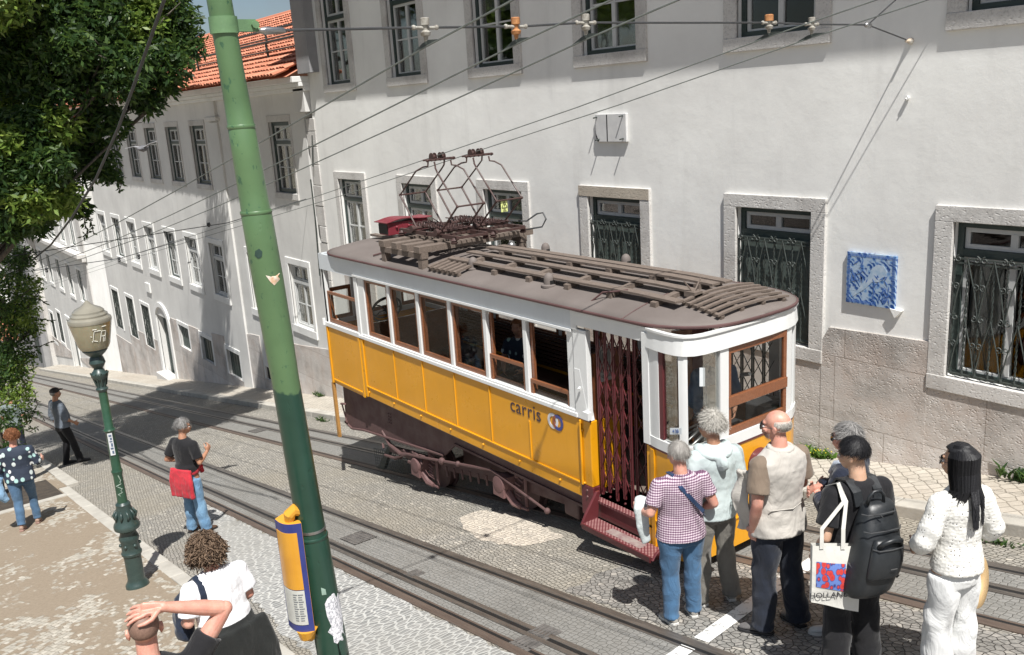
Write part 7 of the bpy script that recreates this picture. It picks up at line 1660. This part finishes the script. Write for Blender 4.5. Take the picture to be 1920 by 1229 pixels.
m.build('clamp_band', simple('green_band', (.15,.27,.13), (.11,.2,.10), 8, .5, .3), pole, auto=40)
# timetable case strapped to the pole
L0, R0 = onX(514, 965, -5.30), onX(566, 990, -5.12); L1, R1 = onX(549, 1160, -5.30), onX(601, 1188, -5.12)
tm_ = thing('timetable_case', ((L1+R1)/2), 'yellow and blue curved timetable case strapped to the left of the green pole', 'timetable')
def casept(u, v, off=0.0):
    a = L0.lerp(R0, u); b = L1.lerp(R1, u); a = V((L0.x+(R0.x-L0.x)*u, L0.y+(R0.y-L0.y)*u, (L0.z+R0.z)/2)); zb = (L1.z+R1.z)/2; a.z = a.z+(zb-a.z)*v
    n = V((.62, -.78, 0)); return a+n*(.045*sin(pi*u)+off)
BL = simple('blue_frame', (.035,.05,.22), (.03,.04,.18), 10, .35, 0); OR = simple('ochre_yellow_plastic', (.68,.34,.035), (.56,.26,.03), 3, .3, .1)
def cpatch(name, u0, u1, v0, v1, off, mat, par):
    m = MB(); m.grid(lambda a, b: casept(u0+(u1-u0)*a, v0+(v1-v0)*b, off), 12, 2); o = m.build(name, mat, par, fix=True); md = o.modifiers.new('s', 'SOLIDIFY'); md.thickness = .003; return o
m = MB(); ring_ = [casept(i/12, 0) for i in range(13)]; back = [R0+V((-.1, .0, (L0.z-R0.z)/2)), L0+V((-.06, .06, 0))]
zt, zb = casept(0, 0).z, casept(0, 1).z; poly = [(p.x, p.y) for p in ring_]+[(R0.x-.10, R0.y+.02), (L0.x-.04, L0.y+.07)]
n_ = len(poly); m.add([(x, y, zb) for x, y in poly]+[(x, y, zt) for x, y in poly], [tuple(range(n_)), tuple(range(n_, 2*n_))[::-1]]+[(i, (i+1) % n_, n_+(i+1) % n_, n_+i) for i in range(n_)])
m.build('case', OR, tm_, fix=True); fr_ = cpatch('frame', 0, 1, 0, 1, .003, BL, tm_)
cpatch('yellow_sheet', .05, .86, .08, .60, .007, OR, tm_)
sh = cpatch('paper_sheet', .06, .86, .61, .93, .007, simple('grey_timetable', (.55,.56,.52), (.48,.49,.46), 20, .5, 0), tm_)
m = MB()
for i in range(12):
    v = .64+.022*i
    for u0 in (.48, .66): m.grid(lambda a, b, v=v, u0=u0: casept(u0+(.12 if i % 3 else .16)*a, v+.006*b, .0105), 3, 1)
m.build('print_line', simple('printed_text', (.2,.22,.25), bump=0), sh)
m = MB(); q = casept(.75, 0)+V((-.05, .04, .0)); m.tube([q+V((-.02, -.03, -.01)), q+V((0, -.03, .05)), q+V((.01, 0, .075)), q+V((.01, .04, .05)), q+V((0, .05, 0))], [.03, .04, .04, .035, .03], 10); q = casept(.7, 1)+V((-.03, .03, 0)); m.tube([q, q-V((0, 0, .05)), q-V((-.0, -.03, .09))], [.07, .055, .02], 12); pieces(m, 'mounting_lug', OR, tm_)

# ================================================================ SPAN WIRE, INSULATORS, OVERHEAD WIRES
SX = -5.16
insp = [onX(797, 52, SX), onX(967, 50, SX), onX(1098, 43, SX), onX(1442, 43, SX), onX(1522, 46, SX)]
endp = onX(1627, 47, SX); anch = V((-5.16, Y0-.02, 3.73)); st0 = pt_+V((0, .22, -.03))
m = MB(); pts = [st0]
for q in insp: pts += [V((SX, q.y-.04, q.z)), V((SX, q.y+.04, q.z))]
pts += [endp]; m.tube(pts, .008, 6); m.tube([endp, anch], .007, 6); m.tube([endp, endp+V((.9, .75, 1.0))], .006, 6)
sp_ = thing('span_wire', st0, 'dark steel span wire stretched from the green pole across to the wall anchor', 'wire')
m.build('wire', MT['cable_dark'], sp_)
m = MB(); m.tube([st0-V((0, .03, 0)), st0+V((0, .02, 0)), st0+V((0, .13, 0)), st0+V((0, .15, 0))], [.012, .024, .018, .008], 10); m.tube([endp+V((0, -.05, 0)), endp+V((0, -.02, 0)), endp+V((0, .03, -.01)), endp+V((0, .05, -.01))], [.012, .028, .028, .01], 10); pieces(m, 'strain_insulator', MT['steel_pale'] if 'steel_pale' in MT else MT['steel'], sp_, smooth=True)
m = MB(); m.lathe([(.035, 0), (.03, .02), (.015, .05), (.014, .09)], anch+V((0, .02, 0)), 10, (0, -1, 0)); m.build('wall_anchor', simple('rusty_plaster_stub', (.55,.42,.30), (.6,.58,.52), 14, .8, .3), sp_)
porc = simple('white_porcelain', (.42,.41,.37), (.20,.18,.15), 26, .4, .2); rustp = simple('rust_stained_porcelain', (.50,.24,.09), (.32,.13,.05), 30, .7, .4)
labs = ['whitish insulator nearest the green pole on the span wire', 'rust-orange insulator, second from the green pole on the span wire', 'pale chipped insulator on the span wire in front of the fourth upper window', 'small orange-capped insulator on the span wire below the wide upper window', 'small pale insulator, last on the span wire before the wall']
for i, (q, lb) in enumerate(zip(insp, labs)):
    I = thing('insulator', q, lb, 'insulator', 'insulators on the near span wire'); s_ = 1.0
    b = MB(); b.lathe([(.026, .060), (.031, .055), (.030, .015), (.020, .012), (.020, 0), (.017, -.015), (.036, -.03), (.030, -.05), (.017, -.055), (.012, -.085)], q, 14); b.build('porcelain', rustp if i in (1,) else porc, I, auto=35)
    if i == 3: c = MB(); c.lathe([(.037, .015), (.037, .062), (.028, .068)], q, 12); c.build('cap', rustp, I)
    b = MB(); b.tube([q+V((0, -.085, -.002)), q+V((0, .085, -.002))], .011, 8); b.ball(q+V((0, -.085, 0)), .017, n=8, m=6); b.ball(q+V((0, .085, 0)), .017, n=8, m=6); b.build('cross_clamp', porc, I)
    wz = -.115; b = MB(); b.tube([q+V((0, 0, -.08)), q+V((0, 0, wz+.01))], .012, 8)
    sl = V((1, 0, TA)).normalized()
    c = q+V((0, 0, wz)); b.prism([c-sl*.17+V((0, -.004, 0)), c-sl*.04+V((0, -.004, .03)), c+sl*.04+V((0, -.004, .03)), c+sl*.17+V((0, -.004, 0)), c+V((0, -.004, -.004))], (0, .008, 0)); b.build('wire_ear', MT['iron'], I, fix=True)
    # the running wire itself
    w = MB(); P = []
    for x in [12, 6, 0, -3]: P.append(V((x, q.y, q.z+wz+(x-SX)*TA-.02*((x-SX)/8)**0)))
    P[-1].z += .0; P = [V((x, q.y, q.z+wz+(x-SX)*TA)) for x in (14, 4)]+[c]
    if i >= 3:
        hy, hx = (6.25, -9.98) if i == 3 else (6.85, -9.98); P += [V((hx+2.5, q.y+(hy-q.y)*.5, 2.77+(q.z+wz-2.77)*.5+.0)), V((hx+.0, hy, 2.775))]
        for x in (-14, -18, -24, -30, -36, -44, -52, -58): t = min(1, (hx-x)/20); P.append(V((x, hy+(q.y-hy)*t, (q.z+wz+(x-SX)*TA)-.18*(1-t))))
    else:
        for x in (-8, -11, -14, -18, -24, -30, -36, -44, -52, -58): t = (SX-x)/25; P.append(V((x, q.y, q.z+wz+(x-SX)*TA-.16*sin(pi*min(1, t)))))
    w.tube(P, .0065 if i < 3 else .0055, 6); nm = ['left-most thick overhead running wire, passing under the whitish insulator', 'second thick overhead running wire, under the rust-orange insulator', 'third overhead running wire, under the chipped insulator', 'overhead wire touching the nearer pantograph of the tram', 'overhead wire touching the farther pantograph of the tram'][i]
    solo(w, 'overhead_wire', MT['cable'], c, nm, 'wire', 'overhead running wires')
# second span farther down the street
m = MB(); zs_ = lambda x: gz(x)+4.72
A = V((-30, .5, zs_(-30)+.15)); B_ = V((-30, Y0, zs_(-30)+.35)); m.tube([A, V((-30, 4.2, zs_(-30)+.02)), V((-30, 6.7, zs_(-30)+.02)), B_], .012, 5)
for y in (3.2, 4.57, 6.66, 7.26): m.lathe([(.04, .06), (.05, .03), (.03, -.02), (.05, -.05), (.02, -.09)], (-30, y, zs_(-30)), 8)
solo(m, 'span_wire', MT['cable_dark'], A, 'distant span wire with small dark insulators crossing the street before the long house', 'wire')
m = MB(); m.tube([V((-20.2, Y0-.05, zs_(-20.2)+.35)), V((-20.5, 7.0, zs_(-20.5)+.05)), V((-21.5, 2.0, zs_(-21.5)+.0)), V((-21.5, .5, zs_(-21.5)+.1))], .009, 5); m.lathe([(.03, .05), (.045, .0), (.02, -.05)], (-20.6, 6.6, zs_(-20.5)+.05), 8)
solo(m, 'span_wire', MT['cable_dark'], V((-20.2, Y0-.05, zs_(-20.2))), 'thin span wire fixed near the rough quoins between the two pale houses', 'wire')
m = MB(); kp = [(318, -40, 8.2), (308, 0, 8.5), (262, 130, 9.5), (222, 240, 10.6), (180, 335, 12), (135, 408, 14), (95, 460, 17), (40, 505, 22)]
m.tube([deep(*k) for k in kp], [.017]*8, 7); solo(m, 'hanging_cable', MT['cable_dark'], deep(*kp[0]), 'thick dark cable hanging down past the tree crown at upper left', 'cable')

# ================================================================ STREET LAMP
LB = V((-10.36, 1.90, gz(-10.36)+.05)); lamp = thing('street_lamp', LB, 'old cast iron green street lamp with a beige globe on the sandy pavement', 'street lamp')
H = lambda y: (1095-y)*.00650
def lp(m, pr, n=24): m.lathe([(w/2/153, H(y)) for y, w in pr], LB, n)
dg = NB('dark_green_cast_iron'); dg.col(dg.ramp(dg.noise(7, 6, .7), (.3, (.018,.036,.033)), (.7, (.04,.068,.062)))); dg.set(rough=.38, coat=.25); dg.bump(dg.noise(40, 4), .3, .003); DG = dg.m
gs = NB('green_shaft'); gs.col(gs.ramp(gs.noise(9, 5), (.3, (.015,.055,.032)), (.7, (.03,.085,.05)))); gs.set(rough=.35, coat=.25); gs.bump(gs.noise(60, 3), .2, .002)
m = MB(); lp(m, [(1097, 39), (1090, 40), (1086, 36), (1082, 31), (1078, 29), (1040, 29), (1032, 30), (1030, 34), (1026, 35), (1023, 31), (1016, 31), (1006, 30), (1000, 34), (996, 33), (990, 27), (985, 28), (980, 42), (975, 44), (971, 42), (966, 36), (958, 33), (948, 30), (938, 24), (934, 25), (930, 19)], 20); m.build('base', DG, lamp, auto=35)
m = MB()
for k in range(10):
    t = 2*pi*k/10; 
    for y0, y1, r0, r1 in ((962, 944, .108, .088),): m.tube([LB+V((cos(t)*r0, sin(t)*r0, H(y0))), LB+V((cos(t+.1)*(r0+.012), sin(t+.1)*(r0+.012), (H(y0)+H(y1))/2)), LB+V((cos(t)*r1, sin(t)*r1, H(y1)))], [.012, .017, .008], 6)
for k in range(6): t = 2*pi*k/6+.3; m.ball(LB+V((cos(t)*.10, sin(t)*.10, H(1011))), .022, n=8, m=6)
pieces(m, 'ornament', DG, lamp, smooth=True)
m = MB(); lp(m, [(930, 17), (880, 15.5), (872, 19), (868, 15.5), (800, 14.5), (796, 20), (792, 14.5), (725, 14)], 20); m.build('shaft', gs.m, lamp, auto=35)
m = MB(); lp(m, [(727, 15), (722, 20), (718, 15), (706, 18), (700, 27), (695, 28), (692, 20), (686, 14), (682, 20), (676, 26), (668, 22), (665, 18), (660, 30), (654, 40), (650, 38)], 20)
for k in range(10): t = 2*pi*k/10; m.tube([LB+V((cos(t)*.05, sin(t)*.05, H(716))), LB+V((cos(t)*.075, sin(t)*.075, H(700))), LB+V((cos(t)*.09, sin(t)*.09, H(693)))], .009, 5)
for k in range(8): t = 2*pi*k/8; m.box(LB.x+cos(t)*.12-.012, LB.x+cos(t)*.12+.012, LB.y+sin(t)*.12-.012, LB.y+sin(t)*.12+.012, LB.z+H(653), LB.z+H(646))
m.build('capital', DG, lamp, auto=40)
gl = NB('beige_globe_glass'); gl.col(gl.ramp(gl.noise(5, 4), (.3, (.33,.295,.19)), (.7, (.44,.40,.27)))); gl.set(rough=.12, coat=.5, trans=.25, sss=.15)
m = MB(); lp(m, [(651, 44), (645, 50), (612, 64), (606, 66)], 32); g1 = m.build('globe', gl.m, lamp, auto=40)
gt = NB('grey_globe_top'); gt.col(gt.ramp(gt.noise(5, 4), (.3, (.24,.225,.18)), (.7, (.33,.31,.25)))); gt.set(rough=.12, coat=.5, trans=.2)
m = MB(); lp(m, [(606, 67), (602, 68), (599, 66), (596, 58), (593, 58), (590, 50), (587, 49), (583, 40), (579, 24), (575, 12), (571, 6), (569, 1)], 32); m.build('dome', gt.m, lamp, auto=30)
def globe_pt(px_, py_):
    X = LB.x+.19; p = onX(px_, py_, X); c = V((LB.x, LB.y, p.z)); d = (p-c).normalized(); h = p.z-LB.z; r = (50+(64-50)*max(0, min(1, (h-H(645))/(H(612)-H(645)))))/2/153+.004; return c+d*r
m = MB(); W_ = simple('white_spray', (.75,.74,.66), bump=0, rough=.7)
for st_ in ([(176,623),(175,640),(184,641)], [(176,622),(188,620)], [(189,641),(190,621),(200,620),(201,640)], [(190,631),(200,630)], [(196,632),(197,641)], [(173,619),(180,618)], [(190,613),(200,611)], [(170,632),(172,633)], [(173,641),(174,643)]):
    m.tube([globe_pt(*p) for p in st_], .0045, 5)
pieces(m, 'spray_tag', W_, g1)
def shaft_pt(px_, py_, off=.003):
    z = LB.z+H(py_+0); 
    dirc = V((.93, -.25, 0)).normalized(); s = V((.25, .93, 0)); return LB+V((0, 0, H(py_)))+dirc*(.05+off)+s*px_
m = MB(); a = [shaft_pt(-.03, 800), shaft_pt(.022, 800), shaft_pt(.022, 840), shaft_pt(-.03, 840)]; m.prism(a, (.004, -.001, 0)); sk = m.build('sticker', simple('white_label', (.66,.68,.70), bump=0), lamp, fix=True)
m = MB()
for i, (u0, u1) in enumerate(((803, 806), (808, 812), (814, 816), (818, 824), (826, 829), (832, 837))): b = [shaft_pt(-.018+.01*(i % 2), u0, .008), shaft_pt(.012, u0, .008), shaft_pt(.012, u1, .008), shaft_pt(-.018+.01*(i % 2), u1, .008)]; m.prism(b, (.002, 0, 0))
m.build('sticker_print', simple('blue_grey_print', (.10,.14,.22), bump=0), sk, fix=True)
m = MB(); r = random.Random(5); m.tube([shaft_pt(r.uniform(-.035, .03), 878+i*3.2, .002) for i in range(13)], .004, 4); m.build('scratched_tag', simple('green_white_scratch', (.40,.50,.42), bump=0), lamp)

# ================================================================ TREES AND PLANTS
def leafmat(name, a, b, c):
    n = NB(name); g = n.n('ShaderNodeNewGeometry'); n.col(n.ramp(g.outputs['Random Per Island'], (0, a), (.55, b), (1, c))); n.set(rough=.45, spec=.4)
    tr = n.n('ShaderNodeBsdfTranslucent'); cc = n.ramp(g.outputs['Random Per Island'], (0, tuple(x*1.4 for x in a)), (1, tuple(min(1, x*1.6) for x in c))); n.l(cc, tr.inputs[0]); ms = n.n('ShaderNodeMixShader'); ms.inputs[0].default_value = .38
    n.l(n.b.outputs[0], ms.inputs[1]); n.l(tr.outputs[0], ms.inputs[2]); n.l(ms.outputs[0], n.out.inputs[0]); return n.m
LF = leafmat('tree_leaf', (.020,.046,.014), (.035,.078,.020), (.085,.14,.028)); LF2 = leafmat('bright_leaf', (.09,.16,.03), (.15,.23,.04), (.23,.30,.06)); BK = wood('bark', (.05,.042,.034), (.11,.095,.075), .9, 0, (6, 6, 1))
def leaves(m, c, R, n, L, rnd, sq=.9, shell=.3):
    for _ in range(n):
        while True:
            d = V((rnd.gauss(0, 1), rnd.gauss(0, 1), rnd.gauss(0, 1)))
            if d.length > 1e-3: break
        d.normalize(); rr = R*(shell+(1-shell)*rnd.random()**.7)*(1+.22*NZ.noise(V(c)*.7+d*2.2))
        p = V(c)+V((d.x*rr, d.y*rr, d.z*rr*sq))
        if NZ.noise(p*1.5) < -.36 or NZ.noise(p*3.1+V((9, 3, 1))) < -.36: continue
        a = V((rnd.gauss(0, 1), rnd.gauss(0, 1), rnd.gauss(-.5, .7))).normalized(); b = a.orthogonal().normalized(); b = Matrix.Rotation(rnd.random()*6.28, 3, a) @ b; l = L*rnd.uniform(.7, 1.3); w = l*.36
        m.v += [tuple(p), tuple(p+a*l*.5+b*w*.5), tuple(p+a*l), tuple(p+a*l*.5-b*w*.5)]; o = len(m.v)-4; m.f.append((o, o+1, o+2, o+3)); m.m.append(m.cur)
def tree(name, base, lobes, label, L=.13, dens=3000, trunk_r=.22, group=None, fork=.35, lean=None):
    T = thing(name, base, label, 'tree', group); rnd = random.Random(int(abs(base[0])*100)); m = MB(); b = MB()
    top = V(base)+(V(lean) if lean else V((0, 0, 3.2)))
    pts = [V(base), V(base).lerp(top, .4)+V((.06, -.05, 0)), top]; b.tube(pts, [trunk_r, trunk_r*.8, trunk_r*.6], 10)
    for c, R in lobes:
        m.cur = 1 if rnd.random() < (.16 if L > .12 else .45) else 0
        leaves(m, c, R, int(dens*R*R), L, rnd)
        for k in range(1 if rnd.random() < .5 else 0):
            e = V(c)+V((rnd.uniform(-.5, .5), rnd.uniform(-.5, .5), rnd.uniform(-.4, .4)))*R; mid = top.lerp(e, .5)+V((rnd.uniform(-.3, .3), rnd.uniform(-.3, .3), rnd.uniform(-.1, .5)))
            b.tube([top.lerp(V(base), .1*rnd.random()), mid, e], [trunk_r*.32, trunk_r*.16, .012], 6)
            for q in range(4): tip = e+V((rnd.gauss(0, .5), rnd.gauss(0, .5), rnd.gauss(0, .4)))*R; b.tube([mid.lerp(e, .4+.15*q), e.lerp(tip, .5)+V((0, 0, .06)), tip], [.03, .018, .006], 4)
    m.build('crown', [LF, LF2], T); b.build('trunk', BK, T, smooth=True); return T
def PL(px_, py_, d, rpx): return (deep(px_, py_, d), rpx*d/FPX)
big = [PL(*a) for a in ((40,40,17,95),(150,30,16,95),(240,50,17,85),(318,35,17.5,58),(345,85,17.5,40),(300,120,17,60),(215,130,16,70),(120,150,16,90),(25,180,17,90),(275,188,17,34),(190,225,16.5,50),(100,265,16.5,75),(15,300,17,75),(175,300,17,48),(100,350,17,52),(25,390,17,55),(205,330,17,20),(70,418,17.5,32),(312,160,17,26),(150,388,17,20),(130,90,15.2,50),(60,240,15.6,50),(60,330,16.5,60),(10,260,16,70),(90,300,16,50),(10,380,16.5,60),(60,400,17,40),(100,230,15.8,50),(20,330,15.4,64),(60,375,15.4,46),(15,410,15.6,52),(80,310,15.4,50),(0,270,15.2,50),(110,370,16,40),(5,120,16,70),(250,-40,17,90),(110,-60,16,110),(330,-50,18,60))]
big += [(V(c), r) for c, r in (((-23.5, 6.3, 6.6), 1.3), ((-21.5, 5.0, 6.9), 1.4), ((-19.5, 3.6, 6.6), 1.5), ((-25.0, 7.2, 5.4), .8), ((-22.5, 3.2, 7.5), 1.6), ((-17.5, 2.0, 6.2), 1.5), ((-24.5, 5.0, 6.8), 1.3), ((-20.5, 1.2, 6.8), 1.6))]
tb = onG(38, 885, .05); tree('tree', (-19.0, 1.3, gz(-19)+.06), big, 'large leafy green tree whose dark crown fills the upper left corner', L=.15, dens=6200, trunk_r=.17, lean=(.6, .2, 4.2))
low = [PL(*a) for a in ((5,500,19,50),(40,480,19.5,28),(20,560,19,52),(60,535,19.5,24),(5,630,19,60),(0,560,18.6,60),(35,590,18.8,40),(10,680,18.8,45),(30,740,18.8,34),(55,610,19.5,26),(30,690,19,36),(0,720,19,40),(25,780,19,36),(58,665,19.5,16),(15,850,18.5,30))]
tree('tree', (-22.2, 1.9, gz(-22.2)+.05), low, 'lower bushy tree with light green leaves at the left edge of the pavement', L=.10, dens=4300, trunk_r=.11, lean=(.1, -.1, 1.6))
twig = MB(); tb_ = MB(); rnd = random.Random(11)
def sprig(T, pts, d, name='sprig'):
    P = [deep(x, y, d) for x, y in pts]; m = MB(); b = MB(); b.tube(P, .01, 5)
    for i in range(len(P)-1):
        for k in range(9):
            p = P[i].lerp(P[i+1], k/9); a = V((rnd.gauss(0, 1), rnd.gauss(0, 1), rnd.gauss(-.6, .5))).normalized(); o = a.orthogonal().normalized(); l = rnd.uniform(.08, .13)
            m.add([p, p+a*l*.5+o*l*.2, p+a*l, p+a*l*.5-o*l*.2], [(0, 1, 2, 3)])
    m.build('leaf_spray', LF, T); b.build('twig', BK, T)
T2 = [o for o in bpy.data.objects if o.name.startswith('tree') and o.get('category') == 'tree'][-1]
for pts in ([(30,590),(70,598),(100,602)], [(40,560),(72,560),(88,570)], [(45,720),(65,735),(70,760),(60,775)], [(50,650),(75,650),(98,640)], [(55,780),(72,770),(84,790)], [(30,800),(55,810),(72,800)]): sprig(T2, pts, 19)
T1 = [o for o in bpy.data.objects if o.name.startswith('tree') and o.get('category') == 'tree'][0]
for pts in ([(160,400),(158,418),(165,435),(155,445)], [(150,405),(170,412),(176,440)], [(210,335),(228,345),(222,362)]): sprig(T1, pts, 17)
WL = leafmat('weed_leaf', (.06,.12,.02), (.10,.19,.03), (.16,.26,.05))
def weed(px_, py_, n, h, label, flower=None, dz=.12, x=None, y=None, grp='weeds along the wall foot'):
    if dz and px_ > 700 or px_ == 598: x, y = onY(px_, py_+4, 8.80).x, 8.80
    p = onG(px_, py_, dz) if x is None else V((x, y, gz(x)+dz)); T = thing('weed', p, label, 'weed', grp); m = MB(); r = random.Random(int(px_*7+py_)); f = MB()
    for i in range(n):
        a = r.uniform(0, 6.28); q = p+V((r.uniform(-.22, .22), r.uniform(-.06, .06), 0)); d = V((cos(a)*.5, sin(a)*.5, 1)).normalized(); s = V((-sin(a), cos(a), 0)); l = h*r.uniform(.4, 1); w = .008+.012*r.random()
        m.add([q-s*w*.4, q+s*w*.4, q+d*l*.5+s*w, q+d*l*.5-s*w], [(0, 1, 2, 3)]); m.add([q+d*l*.5-s*w, q+d*l*.5+s*w, q+d*l+V((cos(a), sin(a), -.6))*l*.25], [(0, 1, 2)])
        if flower and i % 8 == 0: f.ball(q+d*l, .0075, n=6, m=4)
    m.build('leaves', WL if flower else LF, T)
    if flower: f.build('flowers', simple('yellow_petals', (.75,.62,.04), bump=0), T)
weed(1535, 843, 130, .16, 'leafy weed with yellow flowers at the wall foot beside the tram front', True); weed(1512, 838, 60, .13, 'low green weed tuft touching the tram end of the flowering weed', True)
weed(1915, 888, 90, .2, 'dark ferny weed at the wall foot by the right edge', None)
weed(1880, 1022, 60, .07, 'thin grass tuft in the gutter at the right edge', None, 0.0); weed(605, 790, 80, .10, 'grass tufts in the gutter just left of the tram rear', None, 0.0); weed(598, 742, 70, .16, 'weed at the wall foot between the green pole and the tram', None)
# ================================================================ PIGEON IN FLIGHT
c = deep(268, 279, 12); P = thing('pigeon', c, 'grey pigeon in flight with spread wings in front of the long house', 'bird')
m = MB(); r_ = V((-_r2.x, -_r2.y, 0)).normalized(); fw = V((_f.x, _f.y, 0)).normalized()
m.tube([c-fw*.14, c-fw*.08, c, c+fw*.09, c+fw*.13, c+fw*.17], [(.012, .03), (.03, .035), (.045, .05), (.035, .035), (.022, .022), (.01, .01)], 10); m.ball(c+fw*.15+V((0,0,.01)), .024, n=8, m=6)
gp = simple('pigeon_grey', (.16,.16,.17), (.09,.09,.10), 20, .8, .2); m.build('body', gp, P, smooth=True)
for s in (-1, 1):
    m = MB(); L = [c+r_*s*.03+V((0,0,.02)), c+r_*s*.12+V((0,0,.035+.03*(s < 0)))+fw*.03, c+r_*s*.22+V((0,0,.015+.07*(s < 0)))-fw*.02]
    W2_ = [.10, .09, .03]; vs = []
    for q, w in zip(L, W2_): vs += [q+fw*w*.5, q-fw*w*.7]
    m.add(vs, [(0, 2, 3, 1), (2, 4, 5, 3)]); m.build('wing', simple('wing_grey', (.36,.36,.37), (.2,.2,.21), 15, .8, .2), P, solid=.008)
